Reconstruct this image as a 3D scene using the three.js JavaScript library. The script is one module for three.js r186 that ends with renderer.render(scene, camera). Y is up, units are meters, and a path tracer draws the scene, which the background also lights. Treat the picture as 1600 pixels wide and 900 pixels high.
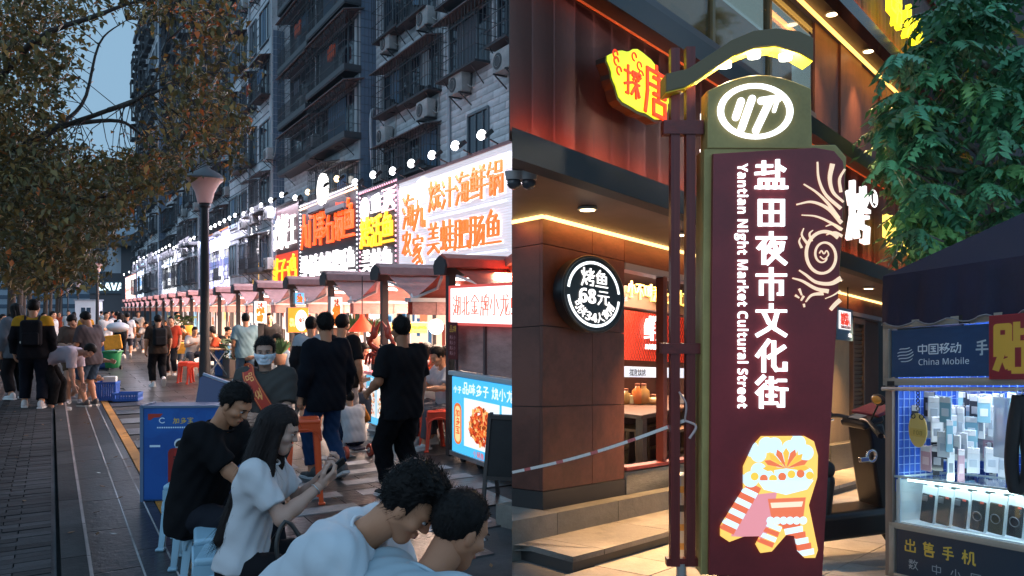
import * as THREE from 'three';
import { mergeGeometries, toCreasedNormals } from 'three/addons/utils/BufferGeometryUtils.js';
import { RoundedBoxGeometry } from 'three/addons/geometries/RoundedBoxGeometry.js';
import { FontLoader } from 'three/addons/loaders/FontLoader.js';
import { TextGeometry } from 'three/addons/geometries/TextGeometry.js';
import { RectAreaLightUniformsLib } from 'three/addons/lights/RectAreaLightUniformsLib.js';

// ---------------------------------------------------------------- camera, sky, sun, exposure
RectAreaLightUniformsLib.init();
const scene = new THREE.Scene();
const EYE = 1.75, FOCAL = 1200, HORIZON = 484;           // eye height in metres; focal length and horizon in photograph pixels
const camera = new THREE.PerspectiveCamera(2 * Math.atan(450 / FOCAL) * 180 / Math.PI, 16 / 9, 0.1, 1500);
camera.position.set(0, EYE, 0);
camera.setViewOffset(1600, 900, 0, 450 - HORIZON, 1600, 900);   // lens shift: verticals stay vertical
const renderer = new THREE.WebGLRenderer({ antialias: true });
renderer.toneMapping = THREE.LinearToneMapping;
renderer.toneMappingExposure = 1.3;
renderer.shadowMap.enabled = true;

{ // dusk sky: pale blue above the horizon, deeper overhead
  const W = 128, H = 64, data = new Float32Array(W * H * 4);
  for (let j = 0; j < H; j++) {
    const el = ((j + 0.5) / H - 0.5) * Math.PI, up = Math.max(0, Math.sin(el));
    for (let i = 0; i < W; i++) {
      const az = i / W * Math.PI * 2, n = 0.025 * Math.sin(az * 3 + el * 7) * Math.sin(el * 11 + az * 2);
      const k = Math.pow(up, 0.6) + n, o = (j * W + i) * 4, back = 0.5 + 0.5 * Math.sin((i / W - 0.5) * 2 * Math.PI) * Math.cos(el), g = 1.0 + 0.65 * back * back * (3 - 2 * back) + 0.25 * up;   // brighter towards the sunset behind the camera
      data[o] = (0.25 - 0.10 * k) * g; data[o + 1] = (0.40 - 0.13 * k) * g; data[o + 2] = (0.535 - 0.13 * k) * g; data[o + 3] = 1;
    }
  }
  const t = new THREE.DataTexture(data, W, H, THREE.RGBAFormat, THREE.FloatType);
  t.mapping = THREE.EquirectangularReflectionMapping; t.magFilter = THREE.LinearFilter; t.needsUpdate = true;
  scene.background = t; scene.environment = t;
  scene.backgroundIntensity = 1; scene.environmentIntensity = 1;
}
const sun = new THREE.DirectionalLight(0xffe2c8, 0.12);   // the last of the daylight, soft
sun.position.set(-30, 22, 40); sun.shadow.radius = 30; sun.castShadow = true;
Object.assign(sun.shadow.camera, { left: -60, right: 60, top: 60, bottom: -60, far: 250 });
scene.add(sun);

// ---------------------------------------------------------------- helpers
function rng(seed) { let s = seed >>> 0; return () => { s = (s + 0x6d2b79f5) | 0; let t = Math.imul(s ^ (s >>> 15), 1 | s); t = (t + Math.imul(t ^ (t >>> 7), 61 | t)) ^ t; return ((t ^ (t >>> 14)) >>> 0) / 4294967296; }; }
const V = (x, y, z) => new THREE.Vector3(x, y, z);
const counts = {};
function numbered(name) { const n = counts[name] = (counts[name] ?? -1) + 1; return n ? name + '_' + String(n).padStart(3, '0') : name; }
function tag(o, label, category, group, kind) { if (label) o.userData.label = label; if (category) o.userData.category = category; if (group) o.userData.group = group; if (kind) o.userData.kind = kind; return o; }
function thing(name, label, category, pos = [0, 0, 0], turn = 0, group) {
  const o = new THREE.Group(); o.name = numbered(name); scene.add(o);
  if (pos.isVector3) o.position.copy(pos); else o.position.set(...pos);
  o.rotation.y = turn; return tag(o, label, category, group);
}
function part(parent, name, geo, mat) {
  const m = new THREE.Mesh(Array.isArray(geo) ? merge(geo) : geo, mat); m.name = name; m.castShadow = m.receiveShadow = true; parent.add(m); return m;
}
function solo(name, geo, mat, label, category, pos, turn, group) {
  const m = part(scene, numbered(name), geo, mat); if (pos) { if (pos.isVector3) m.position.copy(pos); else m.position.set(...pos); } m.rotation.y = turn || 0; return tag(m, label, category, group);
}
function struct(name, geo, mat) { const m = part(scene, numbered(name), geo, mat); m.userData.kind = 'structure'; return m; }
function group(parent, name) { const g = new THREE.Group(); g.name = name; parent.add(g); return g; }
function copyOf(o, label) { const c = o.clone(); c.name = numbered(o.name.replace(/_\d{3}$/, '')); scene.add(c); c.userData = { ...o.userData }; if (label) c.userData.label = label; return c; }
function clean(g) { if (g.index) g = g.toNonIndexed(); for (const k of Object.keys(g.attributes)) if (!['position', 'normal', 'uv'].includes(k)) g.deleteAttribute(k); if (!g.attributes.uv) g.setAttribute('uv', new THREE.BufferAttribute(new Float32Array(g.attributes.position.count * 2), 2)); return g; }
function merge(list) { list = list.flat(9).filter(Boolean); return list.length === 1 ? list[0] : mergeGeometries(list.map(clean)); }
function metric(g) { // uv in metres from the dominant face direction
  g = clean(g); const p = g.attributes.position, n = g.attributes.normal, uv = g.attributes.uv;
  for (let i = 0; i < p.count; i++) {
    const ax = Math.abs(n.getX(i)), ay = Math.abs(n.getY(i)), az = Math.abs(n.getZ(i));
    if (ay >= ax && ay >= az) uv.setXY(i, p.getX(i), p.getZ(i)); else if (ax > az) uv.setXY(i, p.getZ(i), p.getY(i)); else uv.setXY(i, p.getX(i), p.getY(i));
  } return g;
}
function bx(w, h, d, x = 0, y = 0, z = 0, ry = 0, rx = 0, rz = 0) { const g = new THREE.BoxGeometry(w, h, d); if (rz) g.rotateZ(rz); if (rx) g.rotateX(rx); if (ry) g.rotateY(ry); return g.translate(x, y, z); }
function rbx(w, h, d, r, x = 0, y = 0, z = 0, ry = 0, rx = 0, rz = 0, seg = 2) { const g = new RoundedBoxGeometry(w, h, d, seg, Math.min(r, w / 2.01, h / 2.01, d / 2.01)); if (rz) g.rotateZ(rz); if (rx) g.rotateX(rx); if (ry) g.rotateY(ry); return g.translate(x, y, z); }
function cyl(r1, r2, h, x = 0, y = 0, z = 0, seg = 14) { return new THREE.CylinderGeometry(r1, r2, h, seg).translate(x, y, z); }
function ball(r, x = 0, y = 0, z = 0, sx = 1, sy = 1, sz = 1, seg = 14) { return new THREE.SphereGeometry(r, seg, Math.max(6, seg * 0.7 | 0)).scale(sx, sy, sz).translate(x, y, z); }
function rod(a, b, r, r2 = r, seg = 6) { // tapered bar from a to b
  const A = a.isVector3 ? a : V(...a), B = b.isVector3 ? b : V(...b), d = B.clone().sub(A), L = d.length();
  return new THREE.CylinderGeometry(r2, r, L, seg).applyQuaternion(new THREE.Quaternion().setFromUnitVectors(V(0, 1, 0), d.normalize())).translate((A.x + B.x) / 2, (A.y + B.y) / 2, (A.z + B.z) / 2);
}
function bar(a, b, w, h) { // square bar from a to b
  const A = a.isVector3 ? a : V(...a), B = b.isVector3 ? b : V(...b), d = B.clone().sub(A), L = d.length();
  return new THREE.BoxGeometry(w, h ?? w, L).applyMatrix4(new THREE.Matrix4().lookAt(B, A, Math.abs(d.y) > 0.95 * L ? V(0, 0, 1) : V(0, 1, 0))).translate((A.x + B.x) / 2, (A.y + B.y) / 2, (A.z + B.z) / 2);
}
function tube(pts, r, seg = 20, rs = 6) { return new THREE.TubeGeometry(new THREE.CatmullRomCurve3(pts.map((p) => p.isVector3 ? p : V(...p))), seg, r, rs); }
function poly(pts, depth, bevel = 0) { // outline in x-y, thickness along +z
  const s = new THREE.Shape(pts.map((p) => new THREE.Vector2(p[0], p[1])));
  return new THREE.ExtrudeGeometry(s, { depth, bevelEnabled: bevel > 0, bevelSize: bevel, bevelThickness: bevel, bevelSegments: 2, curveSegments: 10 });
}
function lathe(pts, seg = 20) { return new THREE.LatheGeometry(pts.map((p) => new THREE.Vector2(p[0], p[1])), seg); }
function plan(pts, y0, y1) { // polygon in x-z, from y0 up to y1
  const s = new THREE.Shape(pts.map((p) => new THREE.Vector2(p[0], -p[1])));
  return new THREE.ExtrudeGeometry(s, { depth: y1 - y0, bevelEnabled: false }).rotateX(-Math.PI / 2).translate(0, y0, 0);
}
function basis(g, o, x, y, z) { return g.applyMatrix4(new THREE.Matrix4().makeBasis(x, y, z).setPosition(o)); }
// a point of the place from where it stands in the photograph: depth is metres straight ahead
const P = (px, py, depth) => V((px - 800) / FOCAL * depth, EYE + (HORIZON - py) / FOCAL * depth, -depth);
const groundDepth = (py, h = 0) => (EYE - h) * FOCAL / (py - HORIZON);
const Gd = (px, py, h = 0) => P(px, py, groundDepth(py, h));
// the street of stalls: t metres along it, l metres to the right of the camera's foot
const SA = V(-0.5145, 0, -0.8575), SR = V(0.8575, 0, -0.5145), UP = V(0, 1, 0), STURN = Math.atan2(0.5145, 0.8575);
const L = (l, y, t) => V(SR.x * l + SA.x * t, y, SR.z * l + SA.z * t);
const tAt = (px, l) => { const m = (px - 800) / FOCAL, d = l / (0.5145 + 0.8575 * m); return -0.5145 * m * d + 0.8575 * d; };
const LM = (l, y, t) => new THREE.Matrix4().makeBasis(SR, UP, SA.clone().negate()).setPosition(L(l, y, t));   // x right of the street, z back towards the camera
// local x runs along the street away from camera reversed: a facade frame looking at the street: x = -SA (towards camera), y up, z = -SR (towards street)
const FM = (l, y, t) => new THREE.Matrix4().makeBasis(SA.clone().negate(), UP, SR.clone().negate()).setPosition(L(l, y, t));
const FTURN = Math.atan2(-SR.x, -SR.z);
// the restaurant's street falls away downhill, 1 in 10
const GRADE = 0.1, Z0 = -5.2;
const fall = (z) => GRADE * (z - Z0);
const ERT = EYE - GRADE * -Z0;
const PR = (px, py, depth) => V((px - 800) / FOCAL * depth, ERT + (604 - py) / FOCAL * depth, -depth);   // in the slope's own heights
function slope(g) { g = clean(g); const p = g.attributes.position; for (let i = 0; i < p.count; i++) p.setY(i, p.getY(i) + fall(p.getZ(i))); return g; }

// ---------------------------------------------------------------- materials
function noiseField(N, seed, octaves) { // tileable value noise 0..1
  const out = new Float32Array(N * N); let amp = 1, total = 0; const r = rng(seed);
  for (const cells of octaves) {
    const g = Float32Array.from({ length: cells * cells }, r);
    for (let y = 0; y < N; y++) for (let x = 0; x < N; x++) {
      const fx = x / N * cells, fy = y / N * cells, ix = fx | 0, iy = fy | 0; let u = fx - ix, v = fy - iy; u = u * u * (3 - 2 * u); v = v * v * (3 - 2 * v);
      const a = g[iy % cells * cells + ix % cells], b = g[iy % cells * cells + (ix + 1) % cells], c = g[(iy + 1) % cells * cells + ix % cells], d = g[(iy + 1) % cells * cells + (ix + 1) % cells];
      out[y * N + x] += amp * (a + (b - a) * u + (c - a) * v + (a - b - c + d) * u * v);
    } total += amp; amp *= 0.62;
  } return out.map((v) => v / total);
}
function noiseMap(N, seed, octaves, lo, hi, metres, grain = 0) { // grey multiplier map
  const f = noiseField(N, seed, octaves), d = new Uint8Array(N * N * 4), r = rng(seed + 9);
  for (let i = 0; i < N * N; i++) { const v = Math.max(0, Math.min(1, lo + (hi - lo) * Math.min(1, Math.max(0, (f[i] - 0.25) * 2)) + (r() - 0.5) * grain)); d[i * 4] = d[i * 4 + 1] = d[i * 4 + 2] = v * 255; d[i * 4 + 3] = 255; }
  const t = new THREE.DataTexture(d, N, N); t.wrapS = t.wrapT = THREE.RepeatWrapping; t.magFilter = THREE.LinearFilter; t.minFilter = THREE.LinearFilter; t.repeat.set(1 / metres, 1 / metres); t.needsUpdate = true; return t;
}
const T = {
  stone: noiseMap(512, 3, [3, 5, 11, 26, 60, 130], 0.32, 1.12, 2.9, 0.14),
  stoneBump: noiseMap(512, 4, [24, 60, 150], 0, 1, 1.1, 0.3),
  grime: noiseMap(256, 7, [3, 7, 15, 40], 0.5, 1.05, 3.3, 0.08),
  fine: noiseMap(256, 8, [60, 120], 0.2, 0.9, 0.5, 0.5),
  fabric: noiseMap(256, 12, [5, 13, 80], 0.72, 1, 0.9, 0.14),
  plaster: noiseMap(256, 15, [3, 9, 24, 70], 0.52, 1.05, 1.9, 0.1),
};
const mats = {};
function mat(color, rough = 0.7, o = {}) {
  const key = JSON.stringify([color, rough, Object.entries(o).map(([k, v]) => [k, v?.uuid ?? v])]);
  return mats[key] ??= new (o.transmission || o.clearcoat || o.sheen || o.specularIntensity !== undefined ? THREE.MeshPhysicalMaterial : THREE.MeshStandardMaterial)({ color: Array.isArray(color) ? new THREE.Color().setRGB(...color) : new THREE.Color(color), roughness: rough, ...o });
}
const glow = (color, k = 1, o = {}) => { const key = 'glow' + JSON.stringify([color, k]); const c = Array.isArray(color) ? new THREE.Color().setRGB(...color) : new THREE.Color(color); return mats[key] ??= new THREE.MeshStandardMaterial({ color: c.clone().multiplyScalar(0.6), emissive: c, emissiveIntensity: k, roughness: 0.5, ...o }); };
function canvasTex(w, h, draw) { const c = document.createElement('canvas'); c.width = w; c.height = h; const x = c.getContext('2d'); draw(x, w, h); const t = new THREE.CanvasTexture(c); t.colorSpace = THREE.SRGBColorSpace; t.magFilter = THREE.LinearFilter; return t; }
const printMat = (tex, rough = 0.5, e = 0) => new THREE.MeshStandardMaterial({ map: tex, roughness: rough, ...(e ? { emissiveMap: tex, emissive: 0xffffff, emissiveIntensity: e } : {}) });
// a printed sheet: w by h, facing +z, uv 0..1
const sheet = (w, h, x = 0, y = 0, z = 0) => new THREE.PlaneGeometry(w, h).translate(x, y, z);
function rectLight(color, power, w, h, pos, target) { const l = new THREE.RectAreaLight(color, power, w, h); l.position.copy(pos); l.lookAt(target); l.name = 'area_light'; scene.add(l); return l; }
function spot(color, power, pos, target, angle, penumbra = 0.6) { const l = new THREE.SpotLight(color, power, 0, angle, penumbra, 2); l.position.copy(pos); l.target.position.copy(target); l.castShadow = true; l.name = 'spot_light'; scene.add(l); scene.add(l.target); return l; }
const blackMetal = mat([0.02, 0.02, 0.022], 0.45, { metalness: 0.3 }), steel = mat([0.5, 0.5, 0.5], 0.35, { metalness: 0.9 }), chrome = mat([0.75, 0.75, 0.75], 0.18, { metalness: 1 });

// ---------------------------------------------------------------- lettering: each character as strokes on a 24 x 24 grid (two base-36 digits a point, y down)
const GLYPHS = {}; for (const row of `盐 14c4 616a 0ad9 h0hc h4m7 3l3flfll 9f9l fffl 0lol
田 3m33l3lm 3mlm 3clc c3cm
夜 c0c4 14n4 852c 696o e58f d8l8kd9o fbhf cfno
市 c0c4 15n5 4k4akakkik c5co
文 c0c4 15n5 h5eg8k1o 66aefjno
化 a01c 676o e1ekgnnnni m5ad
街 6015 771d 4a4o 94f4 c1cl 89g9 9fff 8lgl i3n3 haoa lalnin
烤 1539 a57a 505e1o 6gam d4l4 h0h9 b9o9 n3ag fdmc fdfhmhlnhn
鱼 9028 74h4d8 4i48k8ki4i 4dkd c8ci 1nnn
元 43k3 1ana 8a7h1o gagmhnnnnj
可 13n3 k3knfn 4h48c8ch4h
供 701b 474o a5n5 e0ee k0ke 8eoe ei9o jion
人 c0bc1o bcgjno
食 c006 c0o6 c3c7 67i7if 6bib 6fif 676nck jgfj dfno
用 434h1o 43l3lnhn 49l9 4flf c3co
小 c0cn8n 651g i6ng
不 13n3 d31g c9co fclj
叫 1h14a4ah1h e3eikf l0lo
君 53k3kc5c 08o8 b38e2o 8o8gkgko8o
子 43j3c9cn7n 1cnc
无 53j3 1ana c39i1o ecemfnnnnj
肚 333i1o 33a3an7n 38a8 3dad d9n9 i1in cnon
探 15a5 606n3n 1gad d6d3o3n6 h5e9 j5m8 dcnc i9io idbm idnm
唐 c0c3 33n3 333e1o 96k6ke9e 6ana e4eg 9o9hkhko9o
烧 1539 a57a 505e1o 6gam c5m4 f1i9n9 m6ca cdnd gdfjbn kdkmnmnj
鲜 5017 43a377 1h17b7bh1h 1cbc 676h 0mcl e4n4 e9n9 dfof i4io f0h3 m0k3
火 374d l6hc c0cb2o cbno
明 1i13a3ai1i 1aaa d2dhao d2m2mnjn d8m8 deme
猎 a02b 116a8f7n3n 7e1l c4o4 g0ga l0la baoa eoedmdmoeo eimi
中 2h25m5mh2h c0co
国 2o22n2no2o 67i7 6cic 5jjj c7cj eghi
移 a224 0aca 646o 6b1i 6bbg h0c6 g2m2fbbc jaci ieoegmao
动 24a4 0aca 5a1lbj 8fcm d7n7mnin h0gebo
手 j134 39l9 1fnf c3cn8n
机 17b7 606o 671h 69be f3fgbo f3l3lmonok
贴 2h22b2bh 666f1o 8ibn h0hb h5o5 dodbnbnodo
出 434aka k3ka c0cm 2d2mmmmd
售 7015 434f 44m4 48k8 4bkb 4fof c4cf d0f3 5o5hkhko5o
数 606b 06c6 2144 a184 681b 68bb 6d2iao 9g1o 0gcg g0c9 e5o5 l5hhbo f9jjoo
湖 1245 0a3d 1o5h 76f6 b0bb 8l8cecel8l h2hhfo h2n2nnkn h8n8 hene
北 929o 2999 1l9h f1fmgnnnnk m7fb
金 c018 c0o8 68i8 c8cm 3eke 6h8k ihgk 1mnm
牌 323g1o 8288 38a8 3f9f9o i0g3 dcd3n3ncdc d8n8 bhoh i8fh kdko
龙 16n6 h1k3 a19f1o f6fmhnnnnj lagj
海 1245 0a3d 1o5h c077 a4n4 c9m9lnhn c9bmnm 7gog hahe hhhl
汁 1347 0b4e 1o6i 8bnb g1go
锅 5018 35a5 2aaa 1fbf 6a6n9k e8e1m1m8e8 cocbobonln hbhe hedj hell
美 7094 h0f4 34l4 58k8 3clc c4cc 1hnh chbk1o cino
蛙 1f15b5bf1f 606m 1mbk 9hcn e5n5 i0im dbob egng dmom
肥 222h0o 22a2an7n 28a8 2dad dmd3n3ncdc i3ic dmfnonoj
肠 222h0o 22a2an7n 28a8 2dad e3m3f9o9nnkn j9di oecn
重 i143 05o5 48k8kf4f48 4bkb c2cm 3ili 0mom
庆 c0c3 33n3 333e0o 79n9 f59h5o e9no
活 1245 0a3d 1o5h m193 78o8 g2gf aoafmfmoao
九 a0a91o 28i8immnonoj
门 3063 363o 93l3lnhn
寨 c0c2 2623n3n6 56j6 5ala 0eoe 959e g5ge 4jkj ceco 9e2i geni
石 24m4 b41h 7o7cmcmo7o
农 2823m3l8 d09d1l 8f8nek dbhino k9gd
家 c0c2 2623n3n6 58j8 d84d 9bechncnao dd2h di2m ghno kbgf
鸡 25a51o 2aan i0g3 ecd3m3mbja h6j8 edodonln cjkj
煲 6017 464e 95l1l595 78n8 f5fe f88c f8mc 5h7j ifgj ceci3o cino
王 33l3 4ckc 1mnm c3cm
味 1j15858j1j c5n5 abob h0ho hbbj hboj
道 2145 0a4a4i0n 4i9mon b0d3 k0i3 84o4 g4f7 bkb7m7mkbk bbmb bgmg
叶 1j15858j1j b9o9 i1io
椰 06a6 505o 561f 58ad b2j2 d2dj i2io d8i8 deie bjkj l1lo l1o1m8nbndlf
虾 1f15b5bf1f 606m 1mbk 9hcn d3o3 i3io jbne
加 17b7ao7n 616c0o ele6m6mlel
多 d148 b4j4dc3e ga6j fdndgk1o deih
宝 c0c2 2623m3m6 59j9 4fkf c9cn 1nnn gilk
一 1cnc
色 9025 75h5fa 3a3mnmni 3ajajf3f b5bf
品 7a71h1ha7a 1n1e9e9n1n enemee`.split('\n')) { const [c, ...s] = row.split(' '); GLYPHS[c] = s; }
GLYPHS['品'] = ['7a71h1ha7a', '1n1e9e9n1n', 'fnfenennfn'];
function strokes(ch) { // list of polylines, points 0..1 with y up
  return (GLYPHS[ch] ?? []).map((s) => { const o = []; for (let i = 0; i < s.length; i += 2) o.push([parseInt(s[i], 36) / 24, 1 - parseInt(s[i + 1], 36) / 24]); return o; });
}
const FONT = await new FontLoader().loadAsync('fonts/droid/droid_sans_bold.typeface.json');
const glyphCache = {};
function glyphGeo(ch, w = 0.11, depth = 0.1, sx = 1) { // unit character: 0..sx wide, 0..1 high, front face at z = depth
  const key = ch + w + '|' + depth + '|' + sx; if (glyphCache[key]) return glyphCache[key];
  const list = []; let i = 0;
  if (GLYPHS[ch]) for (const line of strokes(ch)) for (let k = 0; k + 1 < line.length; k++) {
    const [x1, y1] = line[k], [x2, y2] = line[k + 1], dx = (x2 - x1) * sx, dy = y2 - y1, len = Math.hypot(dx, dy), flat = Math.abs(dy) < 0.05, wv = w * Math.min(1, 0.45 + 0.55 * sx);
    const ww = flat ? w * 0.8 : wv, d = depth + (i++ % 7) * 0.004;
    list.push(bx(len + (flat ? wv : w) * 0.8, ww, d, 0, 0, d / 2, 0, 0, Math.atan2(dy, dx)).translate((x1 + x2) / 2 * sx, (y1 + y2) / 2, 0));
  } else if (ch.trim()) { const t = new TextGeometry(ch, { font: FONT, size: 1, depth, curveSegments: 5, bevelEnabled: false }); t.scale(sx, 1, 1); list.push(t); }
  return glyphCache[key] = list.length ? merge(list) : null;
}
function latinWidth(s, size) { let w = 0; for (const c of s) w += (FONT.data.glyphs[c]?.ha ?? 600) / FONT.data.resolution * size; return w; }
// a row of characters as raised letters, each a mesh: origin is the lower left corner; x, y, z are the row's directions (z out of the board)
function raised(parent, text, mt, o, x, y, z, { size, w = 0.11, depth = 0.04, sx = 1, gap = 0.12, down = false, name = 'letter' }) {
  const at = o.clone();
  for (const ch of text) {
    const cjk = !!GLYPHS[ch], g = glyphGeo(ch, w, depth / size, sx);
    const adv = down ? 0 : (cjk ? sx : (FONT.data.glyphs[ch]?.ha ?? 500) / FONT.data.resolution * sx) + (cjk ? gap : 0);
    if (g) { const m = part(parent, name, g, mt); m.matrixAutoUpdate = true; const B = new THREE.Matrix4().makeBasis(x.clone().multiplyScalar(size), y.clone().multiplyScalar(size), z.clone().multiplyScalar(size)).setPosition(at); B.decompose(m.position, m.quaternion, m.scale); }
    if (down) at.addScaledVector(y, -(1 + gap) * size); else at.addScaledVector(x, adv * size);
  }
}
function ink(c, text, x, y, size, w, color, { sx = 1, gap = 0.12, down = false } = {}) { // printed characters on a canvas; x, y is the upper left corner
  c.strokeStyle = c.fillStyle = color; c.lineJoin = 'round'; c.lineCap = 'butt';
  for (const ch of text) {
    if (GLYPHS[ch]) {
      c.lineWidth = w * size;
      for (const line of strokes(ch)) { c.beginPath(); line.forEach(([a, b], i) => { const q = [x + a * size * sx, y + (1 - b) * size]; i ? c.lineTo(...q) : c.moveTo(...q); }); c.stroke(); }
      if (down) y += size * (1 + gap); else x += size * (sx + gap);
    } else { c.font = 'bold ' + size * 1.15 + 'px sans-serif'; c.textBaseline = 'alphabetic'; c.fillText(ch, x, y + size * 0.92); if (down) y += size * (1 + gap); else x += c.measureText(ch).width + size * 0.02; }
  }
}

// ================================================================ LEFT: the street of stalls
const R0 = rng(11);
const stone = (c, r = 0.8) => mat(c, r, { map: T.stone, bumpMap: T.stoneBump, bumpScale: 0.002, specularIntensity: r < 0.5 ? 0.8 : 0.25 });
struct('ground', metric(plan([[-260, 30], [0.0, 30], [0.0, -5.2], [0.0, -420], [-260, -420]], -0.4, -0.014)), stone([0.085, 0.088, 0.093]));
const street = thing('paved_street', null, null); street.userData.kind = 'structure';
const box = (l0, l1, t0, t1, y0, y1) => metric(bx(l1 - l0, y1 - y0, t1 - t0, (l0 + l1) / 2, (y0 + y1) / 2, -(t0 + t1) / 2)).applyMatrix4(LM(0, 0, 0));
{
  const tones = [0.05, 0.062, 0.075, 0.09].map((v) => stone([v, v * 1.02, v * 1.06], 0.34));
  // long strips of dark granite beside the kerb, then square slabs
  for (const [l0, l1, len] of [[0.235, 0.525, 1.1], [0.54, 0.715, 1.3], [0.73, 0.80, 1.3]]) { const far = []; for (let t = 3.6; t < 34; t += len) { const g = box(l0, l1, t, t + len - 0.008, -0.03, 0); if (t < 14) part(street, 'paving_slab', g, tones[0]); else far.push(g); } part(street, 'paving_slab', far, tones[1]).userData.kind = 'stuff'; }
  const far = [[], [], [], []]; let near = 0;
  for (let t = 3.6, row = 0; t < 46; t += 0.6, row++) for (let l = 0.94; l < 8.4; l += 0.9) {
    const o = row % 2 * 0.45, g0 = l + o, g1 = Math.min(g0 + 0.892, 9); const k = R0() * 4 | 0;
    if (L(g1, 0, t).x > 0.3) continue;
    const g = box(g0, g1, t, t + 0.592, -0.03, (R0() - 0.5) * 0.002);
    if (t < 13.5 && near++ < 230) part(street, 'paving_slab', g, tones[k]); else far[k].push(g);
  }
  far.forEach((g, k) => { part(street, 'paving_slab', g, tones[k]).userData.kind = 'stuff'; });
  const white = mat([0.55, 0.55, 0.56], 0.7, { map: T.stone }), amber = mat([0.62, 0.27, 0.035], 0.7, { map: T.grime });
  part(street, 'painted_line', [box(0.526, 0.538, 3.6, 40, -0.01, 0.002), box(0.716, 0.728, 3.6, 40, -0.01, 0.002)], white);
  for (let t = 4; t < 30; t += 2.6) part(street, 'orange_line', box(0.815, 0.925, t, t + 2.58, -0.02, 0.004), amber);
  // pale bars of the crossing
  const pale = mat([0.42, 0.43, 0.45], 0.6, { map: T.stone });
  const bars = []; for (let i = 0; i < 9; i++) bars.push([2.52, 3.12, 5.05 + i * 0.47]);
  for (let i = 0; i < 8; i++) bars.push([1.62 + (i % 2) * 0.1, 2.35, 6.5 + i * 0.5]);
  for (let i = 0; i < 5; i++) bars.push([3.25, 3.8, 5.6 + i * 0.5]);
  for (const [a, b, t] of bars) { if (L(b, 0, t).x < -0.02) part(street, 'crossing_bar', box(a, b, t, t + 0.2, -0.02, 0.005), pale); }
  const grate = []; for (let i = 0; i < 14; i++) grate.push(box(1.0 + i * 0.045, 1.022 + i * 0.045, 10.6, 10.95, -0.02, 0.008));
  part(street, 'drain_grate', grate, blackMetal);
}
{ // pavement of bricks behind a kerb
  const pav = thing('brick_pavement', null, null); pav.userData.kind = 'structure';
  part(pav, 'bed', [box(-14, 0.03, -6, 160, -0.2, 0.078)], stone([0.09, 0.09, 0.095]));
  const kt = [0.042, 0.05, 0.06].map((v) => stone([v, v, v * 1.03]));
  const edge = mat([0.36, 0.28, 0.26], 0.7, { map: T.stone });
  const farK = [];
  for (let t = 3.2; t < 60; t += 0.9) {
    const g = box(0.055, 0.205, t, t + 0.892, -0.05, 0.1 + (R0() - 0.5) * 0.004), e = box(0.206, 0.228, t, t + 0.892, -0.05, 0.097);
    if (t < 16) { const m = part(pav, 'kerb_stone', g, kt[R0() * 3 | 0]); part(pav, 'kerb_edge', e, edge); } else farK.push(g, e);
  }
  part(pav, 'kerb_stone', farK, kt[1]).userData.kind = 'stuff';
  const greys = [0.032, 0.042, 0.052, 0.064].map((v) => stone([v, v * 1.02, v * 1.1], 0.75)), reds = [[0.10, 0.07, 0.06], [0.13, 0.09, 0.075], [0.08, 0.065, 0.06]].map((c) => stone(c));
  const farB = [[], [], [], []]; let n = 0;
  for (let row = 0, t = 3.9; t < 30; t += 0.108, row++) for (let c = 0; c < 4; c++) {
    const l1 = 0.0 - c * 0.214 - row % 2 * 0.107 * (c ? 1 : 0), l0 = l1 - 0.205 - (c ? 0 : row % 2 * 0.107); if (l0 < -0.78) continue;
    const g = box(l0, l1, t, t + 0.099, 0.05, 0.1 + (R0() - 0.5) * 0.005), k = R0() * 4 | 0;
    if (n < 296 && L(l1, 0, t).x > -t * 0.75) { n++; part(pav, 'brick', g, greys[k]); } else farB[k].push(g);
  }
  farB.forEach((g, k) => { part(pav, 'brick', g, greys[k]).userData.kind = 'stuff'; });
  const farR = [[], [], []];
  for (let row = 0, t = 7; t < 36; t += 0.108, row++) for (let c = 0; c < 14; c++) { const l1 = -0.8 - c * 0.214 - row % 2 * 0.107; farR[R0() * 3 | 0].push(box(l1 - 0.205, l1, t, t + 0.099, 0.05, 0.1 + (R0() - 0.5) * 0.004)); }
  farR.forEach((g, k) => { part(pav, 'red_brick', g, reds[k]).userData.kind = 'stuff'; });
}
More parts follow.
